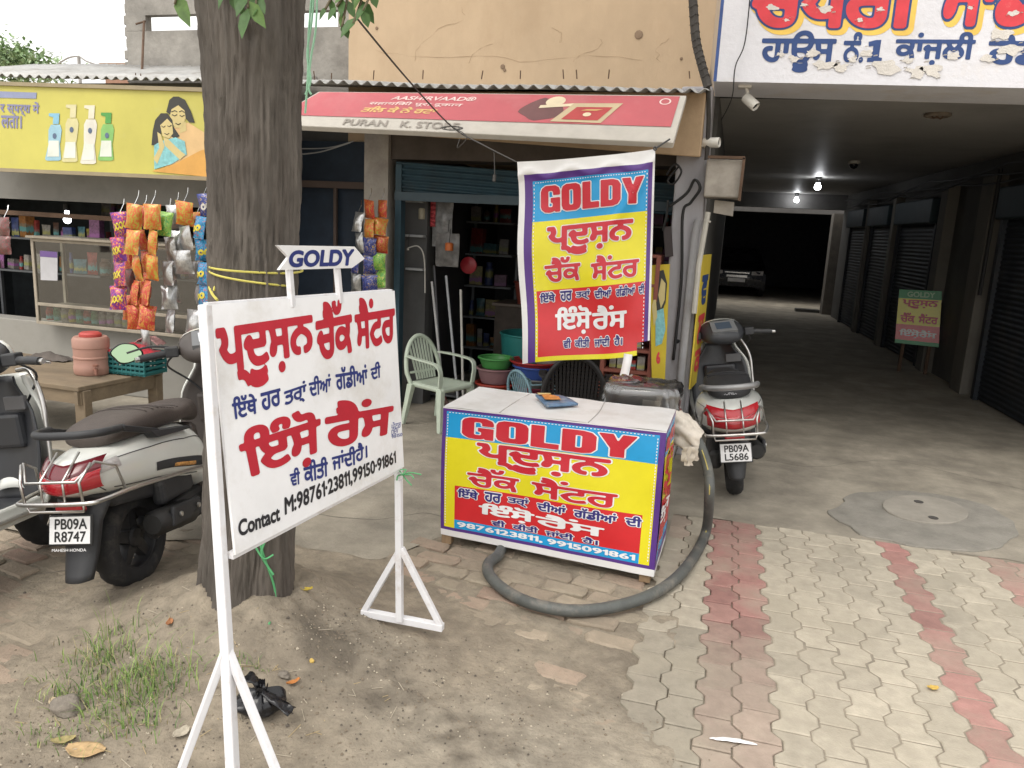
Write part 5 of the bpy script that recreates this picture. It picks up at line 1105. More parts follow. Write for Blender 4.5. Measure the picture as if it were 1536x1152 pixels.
def make_scooter(label, loc, heading, lean, steer, trim, seatm, plate, mirrors, guard, seat_word=None, variant=0):
    """heading: degrees clockwise from +Y"""
    t = thing('scooter', label, 'scooter', loc, group='parked white scooters'); t.rotation_mode = 'XYZ'
    t.rotation_euler = Matrix.Rotation(R(90-heading), 3, 'Z').to_4x4().to_euler()
    t.matrix_world = Matrix.Translation(loc) @ Matrix.Rotation(R(90-heading), 4, 'Z') @ Matrix.Rotation(R(-lean), 4, 'X')
    short = .87 if variant == 0 else 1.0
    t.matrix_world = t.matrix_world @ Matrix.Diagonal((short, 1, 1, 1))
    def wheel(name, cx, r, w, xf=None):
        wm = Matrix.Translation((cx, 0, r)) @ Matrix.Rotation(R(90), 4, 'X')
        if xf is not None: wm = xf @ wm
        wm = Matrix.Translation((cx,0,0)) @ Matrix.Diagonal((1/short, 1, 1, 1)) @ Matrix.Translation((-cx,0,0)) @ wm
        pr = [(r*.62, -w*.42), (r*.72, -w*.5), (r*.88, -w*.5), (r*.97, -w*.36), (r, -w*.15), (r, w*.15), (r*.97, w*.36), (r*.88, w*.5), (r*.72, w*.5), (r*.62, w*.42)]
        m = MB(); seg = 56
        vs = []; 
        for k in range(seg):
            a = 2*math.pi*k/seg
            for j, (rr, z) in enumerate(pr):
                cut = .965 if (3 <= j <= 6 and (k+(1 if j > 4 else 0)*2) % 4 == 0) else 1
                vs.append((rr*cut*math.cos(a), rr*cut*math.sin(a), z))
        n = len(pr); fs_ = [(k*n+j, ((k+1) % seg)*n+j, ((k+1) % seg)*n+j+1, k*n+j+1) for k in range(seg) for j in range(n-1)]
        m.add(vs, fs_, 0, wm); wo = m.build(name, tyre_m, t, smooth=50)
        m = MB(); m.lathe([(r*.66, -w*.40), (r*.60, -w*.36), (r*.57, -w*.2), (r*.57, w*.2), (r*.60, w*.36), (r*.66, w*.40)], 40, wm); m.f = [f for f in m.f if len(f) == 4]; m.mi = [0]*len(m.f)
        m.lathe([(0, -w*.36), (r*.18, -w*.36), (r*.22, -w*.28), (r*.22, w*.28), (r*.18, w*.36), (0, w*.36)], 20, wm)
        for k in range(5):
            a = 2*math.pi*k/5+.3; d = wm.to_3x3() @ V(math.cos(a), math.sin(a), 0); sd_ = wm.to_3x3() @ V(-math.sin(a), math.cos(a), 0); ax = wm.to_3x3() @ V(0,0,1); c = wm @ V(0,0,0)
            A_, B_ = c+d*r*.2, c+d*r*.6; m.add([A_+sd_*s1*.028+ax*s2*w*.25 for s1, s2 in ((-1,-1),(1,-1),(1,1),(-1,1))]+[B_+sd_*s1*.018+ax*s2*w*.2 for s1, s2 in ((-1,-1),(1,-1),(1,1),(-1,1))], [(3,2,1,0),(4,5,6,7),(0,1,5,4),(1,2,6,5),(2,3,7,6),(3,0,4,7)])
        m.build('rim', alloy, wo, smooth=40); return wo
    SW = Matrix.Translation((1.06,0,0)) @ Matrix.Rotation(R(steer), 4, 'Z') @ Matrix.Translation((-1.06,0,0))
    SH = SW @ Matrix.Translation((-.085,0,0))
    wheel('rear_wheel', 0, .225, .105); wheel('front_wheel', 1.235, .225, .095, SW)
    body = Loft([(-.43,.035,.565,.615,2.2), (-.40,.085,.540,.645,2.4), (-.31,.128,.510,.682,2.6), (-.14,.165,.475,.708,2.7), (.08,.190,.445,.715,2.8), (.28,.195,.39,.705,2.8), (.44,.183,.345,.670,2.6), (.54,.160,.295,.600,2.4), (.59,.13,.285,.50,2.2)])
    if variant: body.secs = [(x, w*(1.17 if x < .2 else 1.03), zb-.01, zt, e) for x, w, zb, zt, e in body.secs]
    bo = body.mesh(40, 44).build('body', pearl, t, smooth=180)
    body.patch(.02, .17, R(150), R(30), .004, 8, 18).build('tail_panel', M('tail_white', (.60,.60,.57), .25, coat=.5), bo, smooth=180) if False else None
    # tail lamp wraps the rear end
    body.patch(.010, .20, R(22), R(158), .010, 10, 24) if False else None
    tl = body.patch(.03, .215, R(-24), R(26), .010, 10, 10).build('indicator', clear_l, t, smooth=180); tl2 = body.patch(.03, .215, R(154), R(204), .010, 10, 10).build('indicator', clear_l, t, smooth=180)
    m = MB()
    def tailf(u, v):
        y = -1+2*u; x = -.437+.105*abs(y)**2.2; return V(x-.016*math.sin(math.pi*v)**.4, y*(.138 if variant == 0 else .160), .552+.058*v+.018*abs(y)*v+.012*abs(y))
    m.grid(tailf, 18, 8); m.build('tail_light', tail_red, t, smooth=180)
    m = MB(); m.grid(lambda u, v: V(-.436+.105*abs(2*u-1)**2.2-.008*math.sin(math.pi*v)**.4+.06*v, (2*u-1)*(.136 if variant == 0 else .158), .616+.048*v+.024*abs(2*u-1)), 16, 6); m.build('tail_cap', tail_red if variant else M('tail_cap_maroon', (.11,.008,.014), .2, coat=.5), t, smooth=180)
    for s in (1, -1): body.patch(.30, .40, R(24), R(58), .004, 8, 5) if False else None
    for s in (1, -1):                              # slim lens running up the flank + dark emblem
        a0, a1 = (R(8), R(33)) if s == 1 else (R(172), R(147)); body.patch(.17, .33, a0, a1, .006, 10, 6).build('flank_lens', tail_red if s*0+variant else clear_l, t, smooth=180)
        a0, a1 = (R(-16), R(-2)) if s == 1 else (R(196), R(182)); e = body.patch(.46, .80, a0, a1, .007, 10, 5).build('side_emblem', blackp, t, smooth=180)
        body.patch(.53, .68, a0*.9+a1*.1, a0*.35+a1*.65, .011, 8, 4).build('emblem_sticker', M('emblem_orange', (.48,.24,.07), .4, var=.6, scale=60), e, smooth=180)
    for pts in ([(.30,R(30)),(.45,R(22)),(.62,R(20)),(.80,R(30))], [(.14,R(20)),(.20,R(-10)),(.27,R(-38))], [(.30,R(-30)),(.5,R(-34)),(.7,R(-30))]):
        for s in (0, 1):
            m = MB(); q = [body.pt(t_, (math.pi-a_) if s else a_, .0012) for t_, a_ in [(pts[i][0]+(pts[i+1][0]-pts[i][0])*k/6, pts[i][1]+(pts[i+1][1]-pts[i][1])*k/6) for i in range(len(pts)-1) for k in range(7)]]; m.tube(q, .0022, 4); m.build('panel_gap', blackp, bo)
    # lower dark skirt, fender, plate
    m = MB(); m.hexa([(-.22,-.11,.44),(.30,-.13,.36),(.30,.13,.36),(-.22,.11,.44),(-.36,-.10,.53),(.45,-.15,.49),(.45,.15,.49),(-.36,.10,.53)]); m.build('under_tray', blackp, t, bevel=.02)
    m = MB(); q = [(-.16,.53),(-.30,.51),(-.365,.41),(-.40,.29),((-.455,.18) if variant == 0 else (-.42,.22))]; wd = [.13,.125,.095,.08,.065] if variant == 0 else [.12,.11,.085,.062,.05]
    def fend(u, v):
        f = v*4; i = min(int(f), 3); k = f-i; x = q[i][0]+(q[i+1][0]-q[i][0])*k; z = q[i][1]+(q[i+1][1]-q[i][1])*k; w = wd[i]+(wd[i+1]-wd[i])*k; y = (2*u-1); return V(x+.05*abs(y)**3, y*w, z)
    m.grid(fend, 14, 16); m.build('rear_fender', blackp, t, smooth=180, solid=.008)
    n0 = V(-.372,0,.445); pd = V(-.30,0,-.95).normalized(); pn = V(-.95,0,.30).normalized()
    psf = lambda u, v, l=0.0: n0+V(0,-1,0)*((u-.5)*.185)+pd*(.112*(1-v)-.0)+pn*(.022+l)
    m = MB(); m.add([psf(u, v, l) for l in (-.012, -.003) for u, v in ((-.04,-.06),(1.04,-.06),(1.04,1.06),(-.04,1.06))], [(3,2,1,0),(4,5,6,7),(0,1,5,4),(1,2,6,5),(2,3,7,6),(3,0,4,7)]); po = m.build('number_plate', plate_k, t, bevel=.003)
    flat(psf, [(0,0),(1,0),(1,1),(0,1)], .0005, plate_w, po, 'plate_face')
    if plate: lettering(po, plate[0], psf, (.13,.53,.93,.93), plate_k, .02, .002, None, 30); lettering(po, plate[1], psf, (.13,.07,.90,.46), plate_k, .02, .002, None, 30)
    m = MB(); m.box(-.395, -.06, .468, -.355, .06, .50); m.build('reflector', tail_red, t, bevel=.006)
    if variant == 0:
        lettering(po, 'MAHESH HONDA', lambda u, v, l: psf(u, v-.30, l), (.08,.02,.92,.13), plate_w, .005, .004, None, 24)
    # engine, muffler, stand
    m = MB(); m.box(.02, .07, .16, .46, .155, .30); m.build('gear_case', engine_m, t, bevel=.035, seg=3)
    m = MB(); m.box(.25, -.12, .17, .62, .12, .33); m.build('engine', M('engine_black', (.035,.035,.035), .6, .2, var=.3), t, bevel=.03)
    m = MB(); m.box(.05, -.165, .35, .36, -.10, .48); m.build('air_box', blackp, t, bevel=.03, seg=3)
    m = MB(); m.tube([(-.06,-.155,.30), (-.03,-.155,.298), (.27,-.15,.26), (.36,-.13,.245), (.58,-.09,.20)], [.045,.060,.060,.04,.018], 18); mu = m.build('muffler', M('muffler_black', (.03,.03,.03), .5, .3, var=.2), t, smooth=50)
    m = MB(); m.hexa([(.01,-.222,.265),(.34,-.20,.235),(.34,-.18,.235),(.01,-.20,.265),(.03,-.225,.355),(.31,-.208,.325),(.31,-.18,.325),(.03,-.20,.355)]); m.build('heat_shield', blackp, mu, bevel=.012)
    for x in (.08, .26): m = MB(); m.lathe([(.013, 0), (.012, .008), (0, .01)], 10, Matrix.Translation((x, -.224+.03*(x-.06), .308-.07*(x-.06))) @ Matrix.Rotation(R(90), 4, 'X')); m.build('bolt', brushed, mu)
    m = MB(); m.tube([(.35,.13,.22), (.32,.19,.02), (.27,.21,.015)], .011, 6); m.build('side_stand', engine_m, t); m = MB(); m.tube([(.18,-.13,.30), (.02,-.10,.225)], .03, 8); m.build('swing_arm', engine_m, t)
    # seat in two levels
    st = Loft([(-.21,.06,.70,.748,2.5), (-.16,.125,.695,.785,2.8), (.02,.150,.690,.808,3.0), (.18,.155,.688,.806,3.0), (.27,.150,.685,.790,3.0), (.36,.140,.682,.768,3.0), (.50,.125,.670,.772,2.8), (.62,.09,.65,.765,2.6), (.69,.06,.63,.74,2.4)])
    so = st.mesh(34, 30).build('seat', seatm, t, smooth=180)
    m = MB()
    for k in range(9): m.tube([st.pt(.30+.045*k, R(a), .002) for a in range(40, 141, 10)], .003, 5)
    m.build('seat_rib', seatm, so, smooth=180)
    if seat_word: lettering(so, seat_word, lambda u, v, l: V(-.198-.014*math.sin(math.pi*u)+.02*v-l*1.0, .055-.11*u, .728+.022*v), (0,0,1,1), M('seat_word_grey', (.22,.22,.23), .5), .03, .012, None, 24)
    m = MB(); gr_ = [(.16,.165,.705), (.02,.178,.735), (-.14,.172,.775), (-.26,.14,.79), (-.315,.06,.795), (-.315,-.06,.795), (-.26,-.14,.79), (-.14,-.172,.775), (.02,-.178,.735), (.16,-.165,.705)]
    if variant == 0:
        for s in (1, -1):
            m.hexa([(.34,s*.150,.66),(.34,s*.206,.66),(.02,s*.208,.685),(.02,s*.150,.685),(.30,s*.150,.68),(.30,s*.203,.68),(-.02,s*.203,.725),(-.02,s*.150,.725)])
            m.hexa([(.10,s*.165,.685),(.10,s*.205,.685),(-.20,s*.190,.765),(-.20,s*.155,.765),(.04,s*.165,.725),(.04,s*.203,.725),(-.20,s*.190,.792),(-.20,s*.155,.792)])
        m.tube(spline([(-.18,.172,.778), (-.30,.155,.785), (-.355,.09,.787), (-.365,0,.787), (-.355,-.09,.787), (-.30,-.155,.785), (-.18,-.172,.778)], 5), .018, 8)
    else: m.tube(spline(gr_, 5), .019, 10)
    m.build('grab_rail', blackp if variant == 0 else M('grab_rail_grey', (.26,.26,.26), .4, .4, var=.15), t, smooth=50, bevel=.004 if variant == 0 else 0)
    # chrome crash guard round the tail
    m = MB(); zt, zb = .60, .535; w0 = .212
    lo = [(.50,w0-.02,.44), (.40,w0,.455), (-.20,w0,zb-.012), (-.42,.185,zb-.005), (-.475,.13,zb-.005), (-.475,-.13,zb-.005), (-.42,-.185,zb-.005), (-.20,-w0,zb-.012), (.40,-w0,.455), (.50,-w0+.02,.44)]
    m.tube(spline(lo, 4), .0095, 8, flat=1.0)
    up_ = [(-.28,.20,zb), (-.30,.185,.64), (-.40,.16,.685), (-.475,.11,.62), (-.475,-.11,.62), (-.40,-.16,.685), (-.30,-.185,.64), (-.28,-.20,zb)]
    m.tube(up_, .006, 6)
    for y in (.13, -.13): m.tube([(-.475,y,zb), (-.48,y,.62), (-.42,y*1.2,.685)], .006, 6)
    for y in (.05, -.05): m.tube([(-.475,y,zb), (-.47,y,.62), (-.33,y,.71)], .005, 6)
    m.tube([(-.475,.13,zb), (-.465,.12,.495), (-.465,-.12,.495), (-.475,-.13,zb)], .006, 6)
    m.build('tail_guard', brushed, t, smooth=180)
    # footboard, tunnel cover, leg shield, apron
    m = MB(); m.hexa([(.52,-.15,.255),(1.0,-.15,.255),(1.0,.15,.255),(.52,.15,.255),(.52,-.185,.315),(1.02,-.185,.315),(1.02,.185,.315),(.52,.185,.315)]); m.build('footboard', trim, t, bevel=.02)
    for s in (1, -1): m = MB(); m.hexa([(.46,s*.17,.24),(1.0,s*.17,.24),(1.0,s*.195,.24),(.46,s*.195,.24),(.44,s*.175,.335),(1.03,s*.175,.33),(1.03,s*.20,.33),(.44,s*.20,.335)]); m.build('floor_trim', pearl, t, bevel=.012); m = MB(); m.tube([(.45,s*.212,.28),(1.0,s*.212,.275)], .011, 8); m.build('floor_rail', brushed, t)
    m = MB(); m.hexa([(.50,-.13,.30),(.62,-.12,.30),(.62,.12,.30),(.50,.13,.30),(.50,-.12,.66),(.60,-.09,.64),(.60,.09,.64),(.50,.12,.66)]); m.build('seat_front_cover', trim, t, bevel=.03, seg=3)
    def shield(u, v, grow=0.0, fwd=0.0, bulge=0.0):
        y = 2*u-1; w = (.19+.035*math.sin(math.pi*min(1, v*1.25))-.085*sstep(.72, 1, v))+grow; z = .29+.60*v; x = 1.0+.10*v+.035*math.cos(y*1.5)+fwd+bulge*(1-abs(y)**2.2)
        return V(x-.03*abs(y)**2, y*w, z)
    m = MB(); m.grid(lambda u, v: shield(u, v), 16, 18); ln = m.build('leg_shield', trim, t, smooth=180, solid=.01)
    m = MB(); m.grid(lambda u, v: shield(1-u, v, .014, .022, .105), 18, 18); m.build('front_apron', pearl, t, smooth=180, solid=.012)
    m = MB(); m.box(1.03, -.12, .55, 1.085, .12, .72); m.build('glove_box', trim, ln, bevel=.02)
    m = MB(); m.box(1.035, -.165, .735, 1.06, -.05, .80); m.build('warning_label', M('label_grey', (.11,.11,.115), .5), ln, bevel=.004)
    if guard:
        m = MB()
        for s in (1, -1): m.tube(spline([(1.02,s*.215,.32), (1.03,s*.245,.45), (1.05,s*.245,.62), (1.07,s*.235,.78), (1.10,s*.17,.905), (1.12,s*.08,.915)], 5), .011, 8)
        m.build('shield_guard', brushed, t, smooth=180)
    # fork and front fender
    m = MB(); m.tube([SW @ V(1.12,0,.62), SW @ V(1.235,0,.24)], .03, 8); m.build('fork', engine_m, t)
    m = MB(); m.grid(lambda u, v: SW @ V(1.235+.255*math.cos(R(-15+v*165)), (2*u-1)*.07, .225+.255*math.sin(R(-15+v*165))+.012*(1-(2*u-1)**2)), 8, 20); m.build('front_fender', pearl, t, smooth=180, solid=.006)
    # handlebar assembly (turns with the steering)
    hc = Loft([(.90,.06,.93,.985,2.2), (.93,.125,.905,1.015,2.3), (1.0,.165,.90,1.065,2.4), (1.08,.160,.91,1.085,2.4), (1.14,.12,.93,1.06,2.2), (1.18,.06,.96,1.02,2.0)])
    m = hc.mesh(22, 30); m.v = [SH @ p for p in m.v]; hb = m.build('handlebar_cowl', trim, t, smooth=180)
    m = hc.patch(.55, 1.0, R(200), R(-20), .008, 10, 14); m.v = [SH @ p for p in m.v]; m.build('headlamp_shell', pearl, hb, smooth=180)
    def disp(u, v, l=0.0): p = V(.935+.075*v, .065-.13*u, 1.012+.048*v); return SH @ (p+V(-.4,0,.9)*(.012+l))
    m = MB(); m.add([disp(u, v) for u, v in ((-.25,-.25),(1.25,-.25),(1.2,1.2),(-.2,1.2))]+[disp(u, v, -.03) for u, v in ((-.25,-.25),(1.25,-.25),(1.2,1.2),(-.2,1.2))], [(0,1,2,3),(0,4,5,1),(1,5,6,2),(2,6,7,3),(3,7,4,0)]); dp = m.build('speedometer', M('bezel_grey', (.16,.165,.17), .25), hb)
    flat(disp, [(.05,.05),(.95,.05),(.95,.95),(.05,.95)], .002, M('lcd_pale' if variant == 0 else 'lcd_dark', (.62,.65,.68) if variant == 0 else (.06,.08,.11), .15, coat=.5), dp, 'display')
    for s in (1, -1):
        m = MB(); m.tube([SH @ V(1.03,s*.15,.975), SH @ V(1.0,s*.24,.975), SH @ V(.955,s*.37,.965)], [.017,.019,.019], 10); m.build('grip', blackp, hb, smooth=60)
        m = MB(); m.box(-.03, -.035, -.028, .035, .035, .03); m.v = [SH @ (p+V(1.01,s*.205,.98)) for p in m.v]; m.build('switch_box', blackp, hb, bevel=.008)
        m = MB(); m.tube([SH @ V(1.04,s*.20,.97), SH @ V(1.045,s*.27,.965), SH @ V(1.0,s*.385,.95)], .006, 6); m.build('brake_lever', brushed, hb)
    for s in (1, -1):
        m = MB(); m.tube(spline([SH @ V(1.04,s*.19,.965), SH @ V(1.10,s*.24,.90), SW @ V(1.10,s*.14,.80), SW @ V(1.12,s*.05,.70)], 5), .006, 5); m.build('brake_cable', blackp, hb)
        m = MB(); m.tube([SH @ V(.957,s*.366,.965), SH @ V(.948,s*.392,.963)], .013, 8); m.build('bar_end', brushed, hb)
    for (sy, mx, my, mz, rr) in mirrors:
        m = MB(); c = V(mx, my, mz); m.tube(spline([SH @ V(1.03,sy*.19,1.0), SH @ (V(1.03,sy*.19,1.0).lerp(c, .5)+V(0,0,.02)), SH @ c], 4), .006, 6)
        n = V(-1,-.35*sy*(1 if variant else .4),.1).normalized(); mt = n.to_track_quat('Z', 'Y').to_matrix().to_4x4(); prof = [(1.0,0),(1.06,-.008),(.9,-.028),(.4,-.04),(0,-.042)]
        poly = [(math.cos(a)*rr[0]*(1+.10*math.cos(4*a+1.2)), math.sin(a)*rr[1]*(1+.05*math.cos(3*a))) for a in np.linspace(0, 2*math.pi, 25)[:-1]]
        vs_ = []; 
        for k, z in prof: vs_ += [SH @ (c+mt @ V(x*k, y*k, z)) for x, y in poly]
        nn_ = 24; fs_ = [(i*nn_+k, i*nn_+(k+1) % nn_, (i+1)*nn_+(k+1) % nn_, (i+1)*nn_+k) for i in range(4) for k in range(nn_)]
        m.add(vs_, fs_); mo = m.build('mirror', blackp, hb, smooth=60)
        m = MB(); m.add([SH @ (c+mt @ V(x*.93, y*.93, .001)) for x, y in poly], [tuple(range(nn_))]); m.build('mirror_glass', M('mirror_glass', (.34,.46,.30), .03, 1.0, var=.02), mo)  # green reflection put into the glass colour as a tint
    return t
dkbrown = M('dark_brown_trim', (.060,.050,.045), .5, var=.12, scale=8, dirt=(.13,.115,.10), dscale=5, damt=.25); brown_seat = M('brown_seat', (.065,.052,.046), .6, var=.15, bump=.25, bscale=160, dirt=(.14,.12,.105), dscale=5, damt=.3); black_seat = M('black_seat', (.022,.022,.024), .55, var=.15, bump=.2, bscale=160); dkgrey = M('dark_grey_trim', (.035,.037,.042), .4, var=.12, dirt=(.10,.095,.09), dscale=5, damt=.25)
make_scooter('white scooter with brown seat and chrome tail guard, parked left of the tree', V(-2.50,2.74,0), -8, 7, 28, dkbrown, brown_seat, ('PB09A', 'R8747'), ((1,.99,.43,1.0,(.075,.052)),), False, None, 0)
make_scooter('white scooter with black seat leaning beside the dark passage mouth', V(.19,5.24,0), -4, 9, 12, dkgrey, black_seat, ('PB09A', 'L5686'), ((1,1.0,.34,.90,(.05,.055)),), True, 'HONDA', 1)
make_scooter('cream edged scooter cut off by the left photo edge, black leg shield inside', V(-3.10,1.74,0), -4, 9, 10, dkgrey, black_seat, None, (), True, None, 1)
# ================================================================== PLASTIC CHAIRS
def make_chair(label, base, face, mat, slats=True, mesh_back=False, sc=1.0):
    """face: direction the seat faces, degrees counter-clockwise from +X; local x forward"""
    t = thing('plastic_chair', label, 'chair', base, R(face)); t.scale = (sc, sc, sc)
    def seatf(u, v): x = -.20+.42*u; y = (v-.5)*(.44-.05*(1-u)); return V(x, y, .42-.012*math.sin(math.pi*v)*math.sin(math.pi*u)-.03*max(0, u-.85)**2*44*.1)
    m = MB(); m.grid(seatf, 12, 12); m.grid(lambda u, v: V(.22+.012*math.sin(math.pi*u), (v-.5)*.44, .42-.05*u), 3, 12)
    for s in (-1, 1): m.grid(lambda u, v: V(-.20+.42*v, s*(.195+.025*v), .42-.045*u), 2, 10)
    m.build('seat', mat, t, smooth=50, solid=.008)
    def arch(a):    # back outline
        return V(-.225-.085*math.sin(a)*.9, .225*math.cos(a), .50+.33*math.sin(a))
    m = MB(); m.tube([V(-.19,.205,.40)]+[arch(a) for a in np.linspace(0, math.pi, 22)]+[V(-.19,-.205,.40)], [.02]+[.021]*22+[.02], 8)
    if slats:
        for y in (-.15,-.11,-.07,-.03,.01,.05,.09,.13):
            y += .01; zt_ = .50+.33*math.sqrt(max(0, 1-(y/.225)**2)); m.bar(V(-.185, y*.85, .43), V(-.225-.075*((zt_-.5)/.33), y, zt_-.01), .006, .022, up=(0,1,0))
        m.tube([V(-.215, .19*s, .50) for s in (-1, -.5, 0, .5, 1)], .012, 6)
    if mesh_back:
        for i in range(15):
            y = -.19+.0271*i; zt_ = .50+.33*math.sqrt(max(0, 1-(y/.225)**2)); m.bar(V(-.19, y*.9, .43), V(-.225-.075*((zt_-.5)/.33), y, zt_-.01), .006, .018, up=(0,1,0))
        for i in range(14):
            z = .45+.027*i; w = .215*math.sqrt(max(.02, 1-((z-.5)/.34)**2)) if z > .5 else .20; m.tube([V(-.20-.075*max(0, (z-.5))/.33, -w, z), V(-.203-.075*max(0, (z-.5))/.33, w, z)], .009, 5)
    m.build('backrest', mat, t, smooth=50)
    for s in (-1, 1):
        m = MB(); q = spline([(-.23,s*.215,.66), (-.10,s*.245,.655), (.08,s*.25,.645), (.18,s*.245,.625), (.215,s*.235,.56), (.205,s*.225,.42)], 6)
        vs = []; n = len(q)
        for i, p in enumerate(q):
            tn = (q[min(i+1, n-1)]-q[max(i-1, 0)]).normalized(); up = V(0,s,0).cross(tn).normalized()
            for sy, su in ((-.026,-.008),(.026,-.008),(.026,.008),(-.026,.008)): vs.append(p+V(0,sy,0)+up*su)
        m.add(vs, [(i*4+k, i*4+(k+1) % 4, i*4+4+(k+1) % 4, i*4+4+k) for i in range(n-1) for k in range(4)]+[(3,2,1,0), tuple(4*n-4+k for k in range(4))]); m.build('arm', mat, t, smooth=50, bevel=.004)
    for sx, sy in ((1,1),(1,-1),(-1,1),(-1,-1)):
        m = MB(); a = V(.195 if sx > 0 else -.18, sy*.205, .40); b = V(.225 if sx > 0 else -.255, sy*.235, 0); w = .05
        for p0, q0 in ((V(w*.5,0,0), V(0,0,0)), (V(0,0,0), V(0,w*.5,0))):
            pass
        m.hexa([b+V(-.02,-.02,0), b+V(.02,-.02,0), b+V(.02,.02,0), b+V(-.02,.02,0), a+V(-.032,-.03,0), a+V(.032,-.03,0), a+V(.032,.03,0), a+V(-.032,.03,0)]); m.build('leg', mat, t, bevel=.006)
    return t
make_chair('pale green plastic armchair standing before the provision shop', V(-2.28,6.05,0), -22, M('pale_green_plastic', (.50,.57,.47), .5, var=.06, dirt=(.28,.30,.24), dscale=6, damt=.2), True, sc=.9)
make_chair('black plastic chair with woven look back behind the crate', V(-1.02,5.55,0), 100, M('black_chair_plastic', (.028,.026,.027), .5, var=.1), False, True)
b2 = make_chair('small pale blue plastic chair mostly hidden behind the crate', V(-1.55,6.35,0), 60, M('pale_blue_plastic', (.22,.36,.42), .5, var=.06), True, sc=.62)

# ================================================================== SHOP GOODS
def lathe_thing(name, label, cat, p, prof, mat, parts=(), group=None, seg=28, sx=1, sy=1, rim=None):
    t = thing(name, label, cat, p, 0, group); m = MB(); m.lathe(prof, seg, None, 0, sx, sy); m.f = [f for f in m.f if len(f) == 4 or True]; m.build('body', mat, t, smooth=40)
    if rim: m = MB(); r, z = rim; m.tube([V(r*math.cos(a), r*math.sin(a), z) for a in np.linspace(0, 2*math.pi, 29)[:-1]], .011, 6, closed=True); m.build('rim', mat, t, smooth=180)
    return t
def tub(label, x, y, z, r, h, col, name='tub', cat='tub', group='plastic tubs stacked in the provision shop'):
    mat = M('plastic_%d_%d_%d' % tuple(int(c*100) for c in col), col, .35, var=.1)
    return lathe_thing(name, label, cat, V(x, y, z), [(r*.78, 0), (r, h), (r*.97, h), (r*.75, .012), (0, .012)], mat, group=group, rim=(r, h))
tub('dark red bucket under the blue basin stack', -1.62, 6.78, 0, .17, .27, (.28,.03,.06), 'bucket', 'bucket')
tub('grey tub between the red bucket and blue basin', -1.62, 6.78, .27, .18, .08, (.20,.21,.20))
tub('blue basin with wide rim near the top of the stack', -1.62, 6.78, .345, .21, .12, (.05,.10,.36))
tub('red basin resting in the blue basin', -1.63, 6.78, .44, .23, .07, (.38,.03,.03))
tub('large teal ribbed tub at the back of the shop floor', -1.78, 7.18, .0, .30, .70, (.03,.20,.19))
tub('green basket on top of the pink basket stack', -2.0, 6.75, .42, .16, .09, (.08,.30,.08), 'basket', 'basket')
tub('dusky pink basket below the green basket', -2.0, 6.75, .28, .17, .13, (.30,.17,.18), 'basket', 'basket')
tub('red tray below the dusky pink basket', -2.0, 6.75, .19, .18, .08, (.42,.06,.04)); tub('green tray under the red tray', -2.0, 6.75, .11, .18, .075, (.05,.28,.12)); tub('blue tray at the bottom of the tray stack', -2.0, 6.75, .0, .18, .10, (.05,.09,.30))
tub('small green tub on the floor beside the tray stack', -1.88, 6.55, .0, .12, .13, (.04,.30,.09))
t = tub('faded red bucket on the dim counter inside', -1.95, 7.8, .93, .19, .22, (.30,.07,.05), 'bucket', 'bucket')
t = tub('clear pale tub leaning on the red basin', -1.48, 6.8, .50, .13, .22, (.40,.38,.37)); t.rotation_euler = (R(20), R(-35), 0)
t = thing('dim_counter', 'dim wooden counter inside the provision shop under stacked goods', 'counter', (0,0,0)); m = MB(); m.box(-2.3, 7.65, 0, -.6, 8.1, .90); m.build('base', M('counter_dark', (.07,.055,.045), .7, var=.3), t); m = MB(); m.box(-2.33, 7.62, .9, -.58, 8.13, .93); m.build('counter_top', M('counter_top', (.14,.11,.09), .6), t, bevel=.005)
# racks of small goods
gcols = [(.45,.06,.05),(.08,.12,.35),(.50,.40,.08),(.10,.30,.14),(.45,.42,.38),(.35,.15,.30),(.50,.22,.06),(.12,.30,.36),(.30,.28,.25),(.18,.10,.07)]
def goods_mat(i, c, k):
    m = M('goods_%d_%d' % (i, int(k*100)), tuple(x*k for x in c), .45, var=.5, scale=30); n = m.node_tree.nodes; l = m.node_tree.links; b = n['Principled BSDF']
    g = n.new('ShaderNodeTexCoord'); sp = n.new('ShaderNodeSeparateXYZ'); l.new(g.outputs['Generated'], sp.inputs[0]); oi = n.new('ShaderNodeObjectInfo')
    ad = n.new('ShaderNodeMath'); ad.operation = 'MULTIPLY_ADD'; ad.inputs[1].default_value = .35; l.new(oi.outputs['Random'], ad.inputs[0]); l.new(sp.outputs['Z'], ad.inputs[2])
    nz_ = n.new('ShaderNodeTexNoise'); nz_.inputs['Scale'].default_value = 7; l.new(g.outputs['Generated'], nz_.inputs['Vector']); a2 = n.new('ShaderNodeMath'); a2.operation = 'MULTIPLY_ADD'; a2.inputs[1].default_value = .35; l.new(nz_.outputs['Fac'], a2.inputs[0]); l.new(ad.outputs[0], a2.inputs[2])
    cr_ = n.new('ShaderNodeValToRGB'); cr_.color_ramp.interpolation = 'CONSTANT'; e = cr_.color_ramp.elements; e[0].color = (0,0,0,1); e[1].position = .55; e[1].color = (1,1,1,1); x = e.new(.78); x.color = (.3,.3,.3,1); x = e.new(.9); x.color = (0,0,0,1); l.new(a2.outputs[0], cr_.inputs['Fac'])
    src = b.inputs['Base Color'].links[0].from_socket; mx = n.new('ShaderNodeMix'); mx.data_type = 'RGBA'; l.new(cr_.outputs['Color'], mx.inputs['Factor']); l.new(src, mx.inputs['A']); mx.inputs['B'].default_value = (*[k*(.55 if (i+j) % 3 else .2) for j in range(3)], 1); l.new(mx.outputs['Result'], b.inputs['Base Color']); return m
gmats = [goods_mat(i, c, .7) for i, c in enumerate(gcols)]; gdim = [goods_mat(i, c, .28) for i, c in enumerate(gcols)]  # gdim: same goods with the deep interior's shade put into their colour
